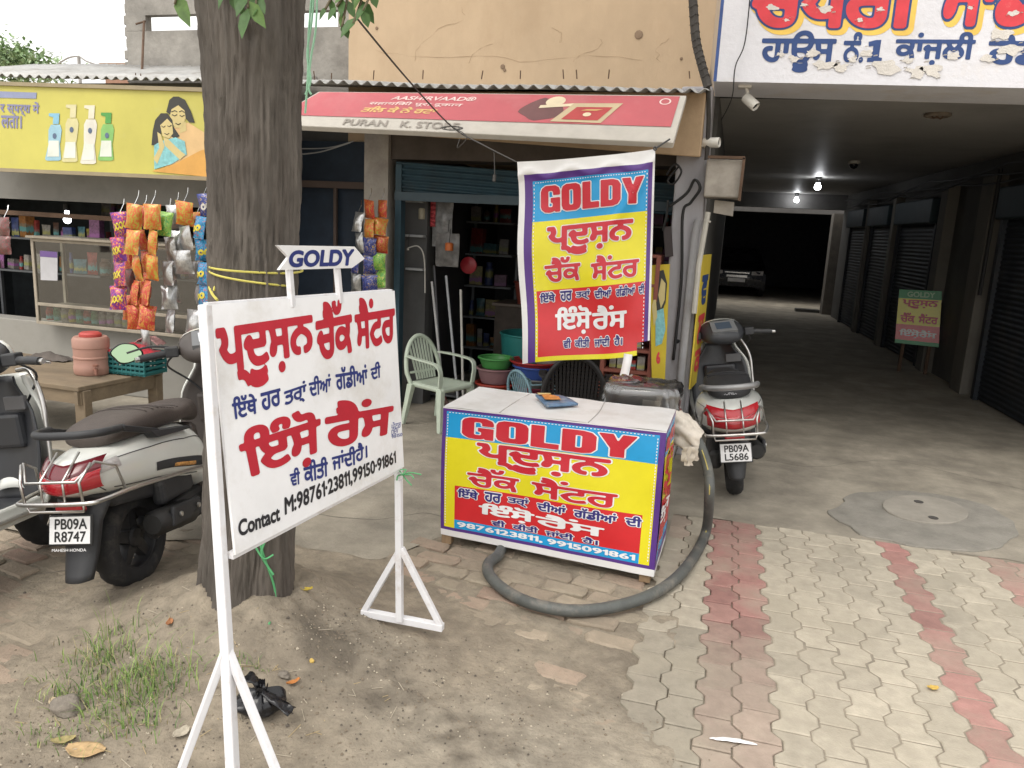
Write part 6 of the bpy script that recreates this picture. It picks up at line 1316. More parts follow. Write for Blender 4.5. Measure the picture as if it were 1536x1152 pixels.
fr_ = M('rack_steel', (.16,.17,.18), .5, .5)
GN = 0
def rack(label, x0, x1, y, zs, depth, hh, dens, kinds=('box','jar','packet'), dim=False):
    global GN
    t = thing('shelf_rack', label, 'shelf', (x0, y, 0)); W_ = x1-x0
    for z in zs: m = MB(); m.box(0, 0, z-.02, W_, depth, z); m.build('shelf', fr_, t)
    for x in (0, W_-.03): m = MB(); m.box(x, depth-.03, 0, x+.03, depth+.003, zs[-1]+hh); m.build('upright', fr_, t)
    for z in zs:
        x = .03
        while x < W_-.08:
            k = rnd.choice(kinds); w = rnd.uniform(.05, .17); h_ = hh*rnd.uniform(.3, .95); m = MB()
            if k == 'box': m.box(-w/2, -w*.3, 0, w/2, w*.3, h_)
            elif k == 'jar': m.lathe([(w*.34, 0), (w*.36, h_*.1), (w*.36, h_*.7), (w*.24, h_*.82), (w*.26, h_*.84), (w*.26, h_), (0, h_)], 12)
            else: m.grid(lambda u, v: V((u-.5)*w*(1-.15*math.sin(math.pi*v)), -.03*math.sin(math.pi*u)*math.sin(math.pi*v), h_*v), 4, 5); m.grid(lambda u, v: V((.5-u)*w*(1-.15*math.sin(math.pi*v)), .03*math.sin(math.pi*u)*math.sin(math.pi*v), h_*v), 4, 5)
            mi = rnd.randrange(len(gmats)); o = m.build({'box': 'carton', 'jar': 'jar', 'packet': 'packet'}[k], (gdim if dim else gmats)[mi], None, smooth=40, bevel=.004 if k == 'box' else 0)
            o.location = (x0+x+w/2, y+.09+rnd.uniform(-.02, .03), z+.001); o.rotation_euler = (rnd.uniform(-.06, .0), rnd.uniform(-.04, .04), rnd.uniform(-.4, .4))
            cw = ['red','navy','mustard','green','cream','purple','orange','teal','grey','brown'][mi]
            tag(o, '%s %s on the %s' % (cw, {'box': 'carton', 'jar': 'jar', 'packet': 'packet'}[k], label), {'box': 'carton', 'jar': 'jar', 'packet': 'packet'}[k], '%s %s items on the %s' % (cw, k, label.split(' of ')[0])); x += w+rnd.uniform(.005, dens)
    return t
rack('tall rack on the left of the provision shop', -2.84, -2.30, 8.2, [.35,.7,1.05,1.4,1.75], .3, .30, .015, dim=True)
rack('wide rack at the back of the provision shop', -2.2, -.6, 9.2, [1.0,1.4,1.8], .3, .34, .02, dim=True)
rack('low rack at the left inside edge of the provision shop', -2.84, -2.45, 6.95, [.06], .25, .17, .01, ('packet','jar'))
# brooms and mops leaning inside the opening
for k, (x0, y0, x1, z1, col, lab) in enumerate(((-2.42,6.55,-2.62,1.18,(.5,.5,.5),'white mop handle leaning furthest left in the shop mouth'), (-2.30,6.6,-2.50,1.24,(.42,.44,.46),'grey broom handle leaning second in the shop mouth'), (-2.26,6.62,-2.36,1.12,(.55,.54,.5),'cream broom handle standing nearest the chair back'), (-2.5,6.7,-2.66,1.32,(.10,.10,.11),'black broom handle leaning behind the pale handles'))):
    t = thing('broom', lab, 'broom', V(x0, y0, 0), group='brooms leaning in the shop mouth'); m = MB(); m.tube([V(0,0,.05), V(x1-x0, .1, z1)], .012, 8); m.build('handle', M('handle_%d' % k, col, .4), t); m = MB(); m.hexa([(-.07,-.02,0),(.07,-.02,0),(.07,.02,0),(-.07,.02,0),(-.03,-.012,.10),(.03,-.012,.10),(.03,.012,.10),(-.03,.012,.10)]); m.build('brush', M('brush_%d' % k, (.10+.1*(k % 2),.06,.05+.1*(k == 1)), .9), t)
# hanging things inside the opening
def hang(name, label, cat, px, py, y, w, h, mat, kind):
    p = aty(px, py, y); t = thing(name, label, cat, p); m = MB()
    if kind == 'bag':
        m.grid(lambda u, v: V((u-.5)*w*(1+.2*nz(u, v, px)), -.04*math.sin(math.pi*u)*math.sin(math.pi*v)+.02*nz(u*4, v*4, px), -h*v+.02*nz(u*3, v*3, py)), 8, 10); m.grid(lambda u, v: V((.5-u)*w*(1+.2*nz(1-u, v, px)), .04*math.sin(math.pi*u)*math.sin(math.pi*v), -h*v), 8, 10)
    elif kind == 'disc': m.lathe([(0,0),(w*.5,.0),(w*.5,.02),(w*.3,.035),(0,.035)], 24, Matrix.Translation((0,0,-h/2)) @ Matrix.Rotation(R(90), 4, 'X'))
    elif kind == 'can': m.lathe([(w*.5,-h),(w*.5,-.1*h),(w*.35,-.02*h),(w*.35,0),(0,0)], 16)
    elif kind == 'strip':
        for k in range(6): z = -h*k/6; m.grid(lambda u, v: V((u-.5)*w, -.02*math.sin(math.pi*u)*math.sin(math.pi*v), z-h/6.3*v), 4, 4)
    m.build('body', mat, t, smooth=50); m = MB(); m.tube([V(0,0,0), V(.0,.02,.12)], .003, 4); m.build('hanging_cord', wire_m, t); return t
cloudy = M('poly_bag', (.24,.24,.24), .25, var=.4, scale=12)
hang('plastic_bag', 'cloudy plastic bag of small wares hanging in the shop mouth', 'plastic bag', 665, 300, 6.75, .20, .42, cloudy, 'bag'); hang('plastic_bag', 'clear bag with orange ball hanging below the other bag', 'plastic bag', 672, 350, 6.7, .22, .30, M('poly_bag_dim', (.17,.165,.16), .3, var=.5, scale=10), 'bag')
hang('ball', 'orange plastic ball seen through the hanging bag', 'ball', 674, 364, 6.62, .075, .07, M('ball_orange', (.50,.13,.03), .4), 'can'); hang('dust_pan', 'round dark red dustpan hanging over the dim counter', 'dustpan', 704, 385, 6.95, .16, .16, M('pan_red', (.30,.02,.03), .35), 'disc')
hang('canister', 'beige canister hanging by the left jamb', 'canister', 633, 312, 6.7, .06, .10, M('can_beige', (.44,.40,.30), .5), 'can'); hang('canister', 'small copper canister hung at the top of the opening', 'canister', 640, 275, 6.75, .07, .08, M('can_copper', (.36,.16,.08), .4), 'can'); hang('canister', 'brown canister hung beside the copper canister', 'canister', 652, 275, 6.75, .075, .085, M('can_brown', (.32,.18,.10), .4), 'can')
hang('sachet_strip', 'red sachet strip hanging beside the beige canister', 'sachets', 650, 300, 6.72, .05, .24, M('sachet_red', (.42,.06,.07), .35, var=.5, scale=40), 'strip'); hang('sachet_strip', 'teal sachet strip hanging behind the cloudy bag', 'sachets', 668, 296, 6.9, .07, .5, M('sachet_teal', (.05,.20,.20), .35, var=.5, scale=40), 'strip')
for k, (px, py, ln, lab) in enumerate(((617, 300, .30, 'pale ladder shelf bracket by the left jamb, uppermost'), (617, 352, .26, 'pale ladder shelf bracket by the left jamb, middle'), (617, 402, .24, 'pale ladder shelf bracket by the left jamb, lowest'))):
    p = aty(px, py, 6.62); t = thing('wall_rack', lab, 'rack', p); m = MB(); m.box(-.06, 0, -.02, .11, .12, 0); m.build('shelf', M('rack_white', (.40,.41,.42), .5, var=.1), t); m = MB(); m.box(-.06, .10, -.0, .06, .115, ln); m.build('back_panel', M('rack_white', ()), t)
t = hang('whisk', 'bent white cable hook over the broom handles', 'hook', 612, 372, 6.6, .02, .02, white_plastic, 'can'); m = MB(); m.tube(spline([V(0,0,0), V(.10,0,.02), V(.16,0,-.08), V(.17,.02,-.4)], 6), .006, 5); m.build('cable', white_plastic, t)
# brown glass-fronted cabinet by the pillar
a, b = aty(905, 452, 5.9), aty(990, 585, 5.9)
cbn = thing('red_cabinet', 'narrow red brown rack of small goods between banner and pillar', 'cabinet', (0,0,0)); cm_ = M('cabinet_red', (.26,.085,.06), .6, var=.2)
x0, x1 = -.90, -.50; y0 = 5.92
m = MB()
for x in (x0, x1-.03): m.box(x, y0, 0, x+.03, y0+.35, 1.55)
m.box(x0+.03, y0+.32, 0, x1-.03, y0+.347, 1.55); m.build('case', cm_, cbn)
for k, z in enumerate((.25,.45,.63,.80,.97,1.14,1.31,1.53)):
    m = MB(); m.box(x0+.03, y0+.002, z, x1-.03, y0+.32, z+.022); m.build('shelf', cm_, cbn)
for z in (.652,.822,.992,1.162): 
    x = x0+.06
    while x < x1-.09:
        w = rnd.uniform(.05, .09); m = MB(); m.box(-w/2, 0, 0, w/2, .1, rnd.uniform(.07, .12)); mi = rnd.choice((4,4,8,6,0)); o = m.build('carton', gmats[mi], bevel=.004); o.location = (x+w/2, y0+.05+rnd.uniform(0,.03), z+.001); cw = ['red','navy','mustard','green','cream','purple','orange','teal','grey','brown'][mi]; tag(o, 'small %s carton in the narrow red brown rack' % cw, 'carton', '%s cartons in the red brown rack' % cw); x += w+.01
# yellow poster leaning by the pillar
pq = [aty(978, 640, 5.86), aty(984, 640, 5.86), aty(1005, 398, 5.92), aty(972, 396, 5.92)]; pq = [aty(978, 600, 5.85), aty(996, 600, 5.85), aty(1005, 396, 5.95), aty(974, 398, 5.95)]
po = thing('yellow_poster', 'yellow poster board with a woman in a teal dress leaning by the pillar', 'poster', (0,0,0)); psf2 = quad_surf(*pq); m = MB(); bk = V(0,.015,0)
m.hexa([pq[0],pq[1],pq[1]+bk,pq[0]+bk,pq[3],pq[2],pq[2]+bk,pq[3]+bk]); m.build('board', M('poster_yellow', (.58,.44,.03), .4, var=.08), po, bevel=.004)
def pp(pts, l, mat, n): flat(psf2, pts, l, mat, po, n)
pp([(.2,.82),(.35,.95),(.7,.96),(.9,.86),(.85,.72),(.5,.6),(.15,.7)], .003, hair, 'printed_hair'); pp([(.45,.78),(.6,.90),(.82,.86),(.8,.74),(.6,.68)], .004, skin, 'printed_face'); pp([(.3,.66),(.75,.68),(.9,.52),(.7,.42),(.3,.40)], .0035, teald, 'printed_dress'); pp([(.1,.70),(.3,.80),(.4,.62),(.2,.55)], .0045, skin, 'printed_arm')
lettering(po, '6', psf2, (.35,.27,.62,.36), redp, .06, .003)
# stool-like pale legs and cloth bundle in shade: cushion behind chair
# ================================================================== CHIP PACKET STRIPS
pk_cols = {'purple': ((.14,.03,.22), (.50,.05,.10), (.62,.42,.04)), 'orange': ((.55,.13,.03), (.42,.36,.05), (.60,.08,.05)), 'red': ((.45,.04,.03), (.50,.22,.04), (.30,.02,.02)), 'green': ((.22,.42,.07), (.08,.28,.06), (.55,.50,.10)), 'blue': ((.02,.16,.34), (.05,.30,.50), (.45,.06,.05)), 'silver': ((.48,.48,.47), (.38,.38,.38), (.52,.52,.52)), 'navy': ((.03,.04,.16), (.06,.08,.30), (.45,.30,.08)), 'dark': ((.12,.06,.05), (.20,.05,.05), (.10,.10,.09))}
def packet_mat(n):
    if 'pk_'+n in MC: return MC['pk_'+n]
    a, b, c = pk_cols[n]; m = bpy.data.materials.new('packet_'+n); m.use_nodes = True; nd = m.node_tree.nodes; l = m.node_tree.links; bs_ = nd['Principled BSDF']
    uv = nd.new('ShaderNodeTexCoord'); mp = nd.new('ShaderNodeMapping'); mp.inputs['Location'].default_value = (-.5,-.5,0); l.new(uv.outputs['Generated'], mp.inputs['Vector'])
    w = nd.new('ShaderNodeTexNoise'); w.inputs['Scale'].default_value = 3.2; w.inputs['Detail'].default_value = 1.0; w.inputs['Distortion'].default_value = 2.5; oi = nd.new('ShaderNodeObjectInfo'); vm = nd.new('ShaderNodeVectorMath'); vm.operation = 'ADD'; sc_ = nd.new('ShaderNodeMath'); sc_.operation = 'MULTIPLY'; sc_.inputs[1].default_value = 37; l.new(oi.outputs['Random'], sc_.inputs[0]); l.new(sc_.outputs[0], vm.inputs[0]); l.new(uv.outputs['Generated'], vm.inputs[1]); l.new(vm.outputs[0], w.inputs['Vector'])
    cr_ = nd.new('ShaderNodeValToRGB'); cr_.color_ramp.interpolation = 'CONSTANT'; e = cr_.color_ramp.elements; e[0].color = (*a, 1); e[1].position = .49; e[1].color = (*b, 1); x = e.new(.60); x.color = (*c, 1); x = e.new(.66); x.color = (*a, 1)
    l.new(w.outputs['Fac'], cr_.inputs['Fac']); l.new(cr_.outputs['Color'], bs_.inputs['Base Color']); bs_.inputs['Roughness'].default_value = .28; bs_.inputs['Metallic'].default_value = .75 if n == 'silver' else .12
    MC['pk_'+n] = m; return m
txt_y = M('packet_letter_yellow', (.66,.55,.06), .35); txt_w = M('packet_letter_white', (.68,.66,.62), .35)
def strip(label, px, ptop, pbot, y, kinds, wpx, group='strips of chip packets hung by the shops', word=None, sway=0.0):
    a, b = aty(px, ptop, y), aty(px+sway, pbot, y); t = thing('chip_packet_strip', label, 'chip packets', a, 0, group); n = len(kinds); w = wpx/1150*y*1.3; hgt = (a-b).length/n
    d = (b-a).normalized()
    for k, kd in enumerate(kinds):
        p0 = V(0,0,0)+d*hgt*k; ry = rnd.uniform(-.6, .6); rx = rnd.uniform(-.22, .22); ph = rnd.uniform(0, 9)
        mt = Matrix.Translation(p0+V(rnd.uniform(-.014, .014), rnd.uniform(-.02, .02), 0)) @ Matrix.Rotation(rnd.uniform(-.13, .13), 4, 'Y') @ Matrix.Rotation(ry, 4, 'Z') @ Matrix.Rotation(rx, 4, 'X')
        def fn(u, v, s=1):
            bul = s*.032*math.sin(math.pi*u)**.7*math.sin(math.pi*v)**.7; wr = .006*nz(u*6, v*6, ph)+.005*math.sin(v*40)*(1 if v < .08 or v > .92 else 0)
            return mt @ V((u-.5)*w*(1-.10*math.sin(math.pi*v)), -(bul+wr), -hgt*.98*v)
        m = MB(); m.grid(lambda u, v: fn(u, 1-v, 1), 10, 12); m.grid(lambda u, v: fn(u, v, -1), 10, 12); o = m.build('packet', packet_mat(kd), t, smooth=180)
        if word and kd != 'silver':
            lettering(o, word, lambda u, v, l: fn(.15+.7*u, 1-(.25+.3*v+.1*u), 1)+V(0,-l,0), (0,0,1,1), txt_y if kd in ('purple', 'blue') else txt_w, .05, .004, None, 14)
    m = MB(); m.tube([V(0,.0,.0), V(.01,.03,.06), V(.0,.05,.10)], .003, 4); m.build('hook', steel, t); return t
strip('purple chip packet strip with yellow letters, leftmost of the hanging row', 180, 318, 465, 4.95, ['purple']*4, 25, word='XXX', sway=-6)
strip('orange chip packet strip ending in red packets, second from the left', 202, 306, 495, 4.9, ['orange']*3+['red','red'], 24, sway=-1)
strip('orange and green chip packet strip with two red packets below, third from left', 227, 306, 495, 4.85, ['orange','orange','orange','red','red'], 25, sway=-2)
strip('bright green chip packet above silver packet backs', 250, 318, 500, 4.95, ['green','silver','silver','silver','silver'], 21, sway=6)
strip('short strip of big silver packets with an orange one on top', 276, 302, 412, 4.9, ['orange','silver','silver'], 30, sway=-6)
strip('blue chip packet strip hanging against the tree trunk', 306, 290, 460, 4.9, ['navy','blue','blue','blue','blue'], 24, sway=2, word='oo')
strip('short silver packet dangling over the teal basket', 215, 495, 535, 4.85, ['silver'], 15, sway=4)
strip('dark chip packet strip at the left photo edge', 6, 326, 382, 5.1, ['dark','dark'], 26)
strip('red packet strip half hidden behind the orange chip strips', 214, 312, 470, 5.05, ['red']*5, 22, sway=2); strip('silver packet strip just behind the green chip packet', 262, 308, 455, 5.08, ['silver']*4, 22, sway=-3); strip('pale silver packet strip beside the blue strip at the trunk', 296, 318, 500, 5.02, ['orange','silver','silver','silver','silver'], 24, sway=-3); strip('dark red packet strip behind the purple chip strip', 190, 326, 480, 5.1, ['dark','red','dark','red'], 20, sway=1)
strip('silver backed packet strip on the limewashed pier', 538, 318, 440, 6.15, ['silver','silver','navy','silver'], 18, sway=-2); strip('blue and gold packet strip on the limewashed pier', 553, 300, 440, 6.1, ['red','orange','navy','navy','navy'], 22); strip('green and red packet strip on the limewashed pier', 572, 300, 432, 6.12, ['red','orange','red','green','green'], 20, sway=-2)
# ================================================================== LEFT SHOP THINGS
c0 = atz(117, 581, .46); ex = (atz(0, 565, .46)-c0).normalized(); ey = V(.08,1,0).normalized(); woodt = M('bench_wood', (.19,.145,.095), .8, var=.25, scale=6, bump=.3, bscale=60, dirt=(.10,.08,.06), dscale=5, damt=.45, stretch=(.3,1,1))
tb = thing('low_table', 'low worn wooden table holding the pink water cooler', 'table', (0,0,0)); Lx, Ly = 1.6, .78
m = MB(); 
m.hexa([c0+V(0,0,-.035), c0+ex*Lx+V(0,0,-.035), c0+ex*Lx+ey*Ly+V(0,0,-.035), c0+ey*Ly+V(0,0,-.035), c0, c0+ex*Lx, c0+ex*Lx+ey*Ly, c0+ey*Ly][::1]); m.build('table_top', woodt, tb, bevel=.006)
m = MB(); m.hexa([c0-ey*-.02+V(0,0,-.13), c0+ex*Lx+ey*.02+V(0,0,-.13), c0+ex*Lx+ey*.05+V(0,0,-.13), c0+ey*.05+V(0,0,-.13), c0+ey*.02+V(0,0,-.037), c0+ex*Lx+ey*.02+V(0,0,-.037), c0+ex*Lx+ey*.05+V(0,0,-.037), c0+ey*.05+V(0,0,-.037)]); m.build('apron', woodt, tb)
m = MB(); q = c0+ex*.04; m.hexa([q+V(0,0,-.13)-ex*.03, q+V(0,0,-.13), q+ey*Ly+V(0,0,-.13), q+ey*Ly+V(0,0,-.13)-ex*.03, q+V(0,0,-.037)-ex*.03, q+V(0,0,-.037), q+ey*Ly+V(0,0,-.037), q+ey*Ly+V(0,0,-.037)-ex*.03]); m.build('apron', woodt, tb)
for s, r_ in ((.03,.03),(Lx-.08,.03),(.03,Ly-.09),(Lx-.08,Ly-.09)): p = c0+ex*s+ey*r_; m = MB(); m.box(p.x-.045, p.y, 0, p.x+.045, p.y+.07, .425); m.build('leg', woodt, tb, bevel=.006)
p = atz(139, 560, .462); tc_ = thing('water_cooler', 'faded pink round water cooler with red lid and tap', 'water cooler', p); ck = M('cooler_pink', (.36,.20,.155), .55, var=.08, dirt=(.26,.16,.13), dscale=4, damt=.35)
r = .125; m = MB(); m.lathe([(r*.93,0),(r,.01),(r*1.02,.06),(r*.985,.07),(r*.985,.12),(r*1.02,.125),(r*1.02,.135),(r*.985,.14),(r*.985,.2),(r*1.02,.205),(r*1.02,.265),(r*.9,.285),(0,.285)], 36); m.build('barrel', ck, tc_, smooth=40)
m = MB(); m.lathe([(r*.62,.286),(r*.62,.305),(r*.5,.318),(r*.2,.318),(0,.318)], 30); m.build('lid', M('cooler_red', (.40,.06,.05), .5), tc_, smooth=40)
m = MB(); m.tube([V(.10,-.075,.05), V(.135,-.10,.05)], .014, 8); m.tube([V(.13,-.10,.065), V(.135,-.105,.02)], .011, 8); m.lathe([(.02,-.006),(.02,.006),(0,.006)], 10, Matrix.Translation((.12,-.09,.085))); m.build('tap', M('tap_brown', (.22,.10,.07), .5), tc_, smooth=50)
# teal basket with a red bag
p = atz(200, 558, .47); bk_ = thing('teal_basket', 'teal plastic crate on the table beside the water cooler', 'basket', p); tealp = M('basket_teal', (.015,.11,.11), .5, var=.15)
m = MB()
for k in range(5): z = .02+.035*k; m.tube([V(-.16,-.11,z), V(.20,-.11,z), V(.20,.12,z), V(-.16,.12,z)], .012, 6, closed=True)
for x in np.arange(-.16, .205, .04): m.bar(V(x,-.11,0), V(x,-.11,.17), .012, .012); m.bar(V(x,.12,0), V(x,.12,.17), .012, .012)
m.box(-.16,-.11,0,.20,.12,.01); m.build('crate', tealp, bk_)
rb = thing('red_bag', 'red and pink packets heaped in the teal crate', 'packets', p+V(.02,.0,.10)); m = MB()
m.grid(lambda u, v: V((u-.5)*.36, (v-.5)*.24, .06+.06*math.sin(math.pi*u)*math.sin(math.pi*v)+.03*nz(u*4, v*4, 3)), 14, 10); m.build('packet_heap', M('heap_red', (.42,.035,.05), .35, var=.4, scale=14), rb, smooth=180, solid=.004)
m = MB(); m.grid(lambda u, v: V(.06+(u-.5)*.22, .1+(v-.5)*.10, .12+.05*math.sin(math.pi*u)+.02*nz(u*5, v*5, 8)), 10, 6); m.build('pink_packet', M('heap_pink', (.45,.25,.24), .35, var=.3, scale=20), rb, smooth=180, solid=.004)
# cloth lump on the table
p = atz(66, 532, .50); m = MB(); m.grid(lambda u, v: V(-.18+.42*u, -.05+.14*v, .05*math.sin(math.pi*u)*math.sin(math.pi*v)+.02*nz(u*6, v*4, 9)), 20, 8); o = m.build('folded_cloth', M('cloth_dark', (.10,.085,.075), .95, var=.3, bump=.5), smooth=180); o.location = p-V(0,0,.03); tag(o, 'dark crumpled cloth lying at the back of the low table', 'cloth')
# glass showcase
a, b = aty(57, 480, 5.62), aty(230, 368, 5.62); zc0 = aty(60, 482, 5.75).z+.004
scs = thing('glass_showcase', 'wooden framed glass showcase on the counter with packets inside', 'showcase', (0,0,0)); xA, xB = a.x, -4.3; zA, zB = zc0, b.z; y0, y1 = 5.60, 5.95; fw = M('showcase_frame', (.32,.28,.22), .7, var=.2)
m = MB()
for x in (xA, xB-.03): m.box(x, y0, zA, x+.03, y0+.03, zB); m.box(x, y1-.03, zA, x+.03, y1, zB)
for z in (zA, zB-.03, zA+.17): m.box(xA+.03, y0+.001, z, xB-.03, y0+.027, z+.028)
m.build('frame', fw, scs, bevel=.003)
m = MB(); m.box(xA-.02, y0-.03, zB+.001, xB+.02, y1, zB+.02); m.build('top_board', fw, scs)
m = MB(); m.box(xA+.03, y0+.03, zA+.165, xB-.03, y1-.03, zA+.172); m.build('inner_shelf', fw, scs)
m = MB(); m.add([(xA+.03,y0+.012,zA+.03),(xB-.03,y0+.012,zA+.03),(xB-.03,y0+.012,zB-.03),(xA+.03,y0+.012,zB-.03)], [(0,1,2,3)]); m.build('pane', GLASS('showcase_glass', (.75,.80,.78), .08, .25), scs)
for k in range(12):
    x = xA+.06+k*.085
    if x > xB-.08: break
    m = MB(); m.lathe([(.03,0),(.034,.01),(.034,.09),(.026,.10),(.026,.12),(0,.12)], 12); mi = rnd.choice((0,3,4,2,8)); o = m.build('jar', gmats[mi]); o.location = (x, y0+.10, zA+.03); cw = ['red','navy','mustard','green','cream','purple','orange','teal','grey','brown'][mi]; tag(o, '%s jar standing inside the glass showcase' % cw, 'jar', '%s jars in the showcase' % cw)
cqa = [aty(61, 420, 5.585), aty(86, 421, 5.585), aty(86, 378, 5.585), aty(60, 376, 5.585)]; cd_ = thing('payment_card', 'white payment card with a purple header propped on the showcase', 'card', (0,0,0)); cs_ = quad_surf(*cqa)
m = MB(); m.add(cqa+[q+V(0,.006,0) for q in cqa], [(0,1,2,3),(7,6,5,4),(0,4,5,1),(1,5,6,2),(2,6,7,3),(3,7,4,0)]); m.build('card', M('card_white', (.48,.48,.50), .5), cd_); flat(cs_, [(0,.8),(1,.8),(1,1),(0,1)], .002, M('card_purple', (.14,.08,.25), .5), cd_, 'card_header')
# shelves of goods deep in the left shop
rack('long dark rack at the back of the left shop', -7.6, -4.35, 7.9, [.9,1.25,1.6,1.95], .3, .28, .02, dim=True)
rack('side rack just behind the counter of the left shop', -7.9, -6.3, 6.6, [1.0,1.35], .25, .26, .03)
p = aty(101, 330, 6.2); t = thing('bulb_light', 'lit bulb hanging inside the left shop', 'light bulb', p); m = MB(); m.lathe([(.018,.09),(.02,.045),(.032,.02),(.036,-.0),(.025,-.025),(0,-.034)], 14); m.build('bulb', EMIT('bulb_glow_left', (.95,.97,1.0), 9), t, smooth=180); m = MB(); m.tube([V(0,0,.09), V(0,0,2.4-p.z)], .006, 5); m.lathe([(.03,.15),(.03,.09),(0,.09)], 12); m.build('pendant_cord', wire_m, t)
m = MB(); m.tube(spline([aty(440,232,6.3), aty(480,228,6.3), aty(525,214,6.0)], 6), .006, 5); m.tube(spline([aty(440,223,6.3), aty(490,222,6.3), aty(530,212,6.0)], 6), .005, 5)
tag(m.build('slack_wire', M('wire_pale', (.30,.30,.30), .6)), 'slack pale wires crossing in front of the dark blue bay', 'wire')
# ================================================================== PASSAGE SIGN AND CAR
gs = thing('passage_stand_sign', 'green topped GOLDY stand sign with yellow and red panels deep in the dark passage', 'sign', (0,0,0)); G = [aty(1342, 514, 11.6), aty(1408, 521, 11.5), aty(1413, 437, 11.6), aty(1349, 434, 11.7)]; gsf = quad_surf(*G)
gg = M('sign_green', (.03,.28,.10), .35); regs = [(0,.07,gg), (.07,.36,fred), (.36,.84,fyel), (.84,1.0,gg)]
vl_ = [0,.07,.36,.84,1.0]; m = MB(); m.v = [gsf(u, v) for v in vl_ for u in (0, 1)]; m.f = [[2*i, 2*i+1, 2*i+3, 2*i+2] for i in range(4)]; m.mi = [0, 1, 2, 0]; m.build('face', [gg, fred, fyel], gs)
m = MB(); bk = V(0,.03,0); m.add([gsf(u, v)+V(0,.002,0) for u, v in ((0,0),(1,0),(1,1),(0,1))]+[gsf(u, v)+bk for u, v in ((0,0),(1,0),(1,1),(0,1))], [(4,5,6,7),(0,1,5,4),(1,2,6,5),(2,3,7,6),(3,0,4,7)]); m.build('back_frame', rust, gs)
for u in (.2, .8): m = MB(); p = gsf(u, 0)+V(0,.015,0); m.bar(p, V(p.x, p.y+.02, 0), .04, .04); m.build('leg', rust, gs)
for s, b, mt, ex in (('GOLDY', (.2,.87,.85,.97), M('sign_pale_green', (.35,.55,.35), .4), ()), ('ਪ੍ਦੂਸ਼ਨ', (.10,.66,.93,.82), lred, None), ('ਚੈੱਕ', (.08,.40,.42,.58), lred, None), ('ਸੈਂਟਰ', (.50,.40,.95,.58), lred, None), ('ਇੰਸ਼ੋਰੈਂਸ', (.08,.12,.93,.28), lwht, ())): lettering(gs, s, gsf, b, mt, .04, .006, None, 24)
car = thing('parked_car', 'dark car facing out of the unlit garage beyond the light well', 'car', V(.25,24.2,0)); cp = M('car_paint', (.02,.022,.028), .25, coat=.8)
def carf(u, v):
    prof = [(-.0,.30),(-.06,.55),(-.02,.78),(.9,.92),(1.25,1.0),(1.9,1.42),(2.9,1.45),(3.7,1.05),(4.2,.95),(4.25,.4)]
    f = v*(len(prof)-1); i = min(int(f), len(prof)-2); k = f-i; y = prof[i][0]+(prof[i+1][0]-prof[i][0])*k; z = prof[i][1]+(prof[i+1][1]-prof[i][1])*k; s = 2*u-1; w = .84-.18*max(0, z-.95)/.5; return V(s*w, y+.12*abs(s)**4*(1 if v < .3 else 0), z-.10*abs(s)**5)
m = MB(); m.grid(carf, 20, 36)
for s in (-1, 1): m.grid(lambda u, v: (lambda p: V(p.x, p.y, .28+(p.z-.28)*u))(carf(0 if s < 0 else 1, v)), 3, 36)
m.build('body', cp, car, smooth=50)
m = MB(); m.add([(-.62,1.30,1.035),(.62,1.30,1.035),(.52,1.86,1.425),(-.52,1.86,1.425)], [(0,1,2,3)]); m.build('windscreen', M('car_glass', (.02,.02,.025), .05), car, solid=.004)
for s in (-1, 1): m = MB(); m.hexa([(s*.74,.03,.66),(s*.42,-.065,.66),(s*.42,-.03,.66),(s*.74,.06,.66),(s*.76,.06,.79),(s*.42,-.03,.76),(s*.42,.0,.76),(s*.76,.1,.79)]); m.build('headlight', clear_l, car)
m = MB(); m.box(-.30, -.075, .58, .30, -.05, .64); m.box(-.36, -.07, .70, .36, -.045, .73); m.build('grille_bar', steel, car); m = MB(); m.box(-.25, -.085, .44, .25, -.065, .55); m.build('number_plate', M('car_plate', (.55,.55,.55), .5), car)
for sx in (-1, 1):
    for y in (.75, 3.35): m = MB(); m.lathe([(.12,-.09),(.26,-.09),(.30,-.06),(.30,.06),(.26,.09),(.12,.09)], 24, Matrix.Translation((sx*.75, y, .30)) @ Matrix.Rotation(R(90), 4, 'Y')); m.build('wheel', tyre_m, car, smooth=50)
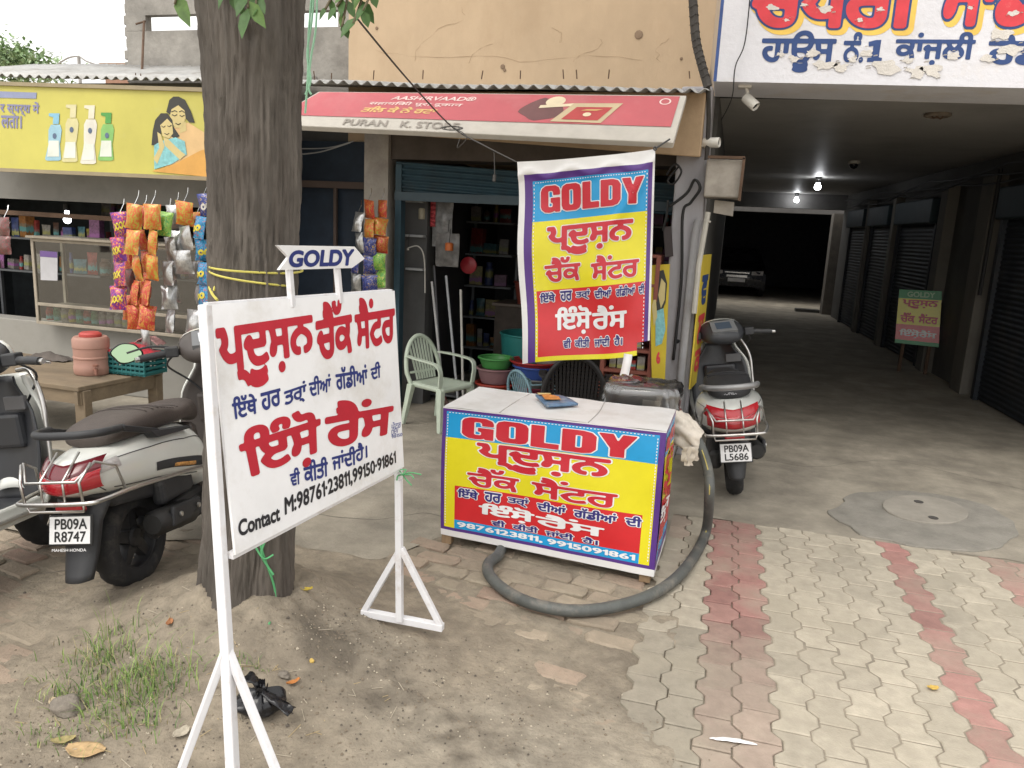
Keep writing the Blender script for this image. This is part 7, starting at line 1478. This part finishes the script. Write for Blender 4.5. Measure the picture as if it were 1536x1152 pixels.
# far trees, roofs and houses seen at the upper left
ft = thing('distant_tree', 'pale distant tree top showing over the corrugated roof at the upper left', 'tree', V(-22,26,0)); m = MB(); m.tube([V(0,0,0), V(.1,0,2.4), V(.2,.1,4.2)], [.22,.16,.06], 8)
for k in range(6): a = k*1.05; m.tube([V(.1,0,2.6+.15*k), V(1.4*math.cos(a), 1.4*math.sin(a), 4.0+.2*k)], [.08,.03], 6)
m.build('trunk', bark_m, ft)
m = MB(); cps = [aty(x, y, 26)-V(-22,26,0) for x, y in ((5,85),(22,80),(40,92),(58,103),(10,102),(30,104),(-15,80))]
for k in range(2600): c = lr.choice(cps); p = c+V(lr.gauss(0,.42), lr.gauss(0,.8), lr.gauss(0,.30)); leaf(m, p, (lr.uniform(-1,1), lr.uniform(-1,1), lr.uniform(-1,.3)), (0,0,1), .22, .12, lr.choice((0,1)))
m.build('crown', [M('far_leaf_a', (.20,.30,.14), .6, var=.3), M('far_leaf_b', (.27,.36,.20), .6, var=.3)], ft)  # haze put into the leaf colours by lightening them
fh = thing('distant_house', 'low brick roofline far behind the corrugated roof', 'house', V(-13.5,19,0)); m = MB(); a = aty(157, 101, 19); b = aty(205, 108, 19); m.box(a.x+13.5, 0, 0, b.x+13.5, 3, a.z); m.build('wall', M('far_brick', (.30,.17,.12), .9, var=.2), fh); m = MB(); m.box(a.x+13.4, -.1, a.z+.001, b.x+13.6, 3.1, a.z+.1); m.build('parapet', M('far_coping', (.34,.25,.2), .9), fh)
pl_ = thing('utility_pole', 'thin distant pole with drooping wires above the roofs', 'pole', V(-17,24,0)); m = MB(); tp = aty(118, 84, 24)-V(-17,24,0); m.tube([V(tp.x,0,0), V(tp.x,0,tp.z)], .06, 6); m.build('mast', M('far_pole', (.30,.29,.28), .8), pl_)
m = MB(); m.tube(spline([aty(84,98,24)-V(-17,24,0), aty(102,87,24)-V(-17,24,0), aty(118,85,24)-V(-17,24,0), aty(130,92,24)-V(-17,24,0), aty(148,98,24)-V(-17,24,0)], 5), .03, 5); m.build('wire', M('far_pole', ()), pl_)
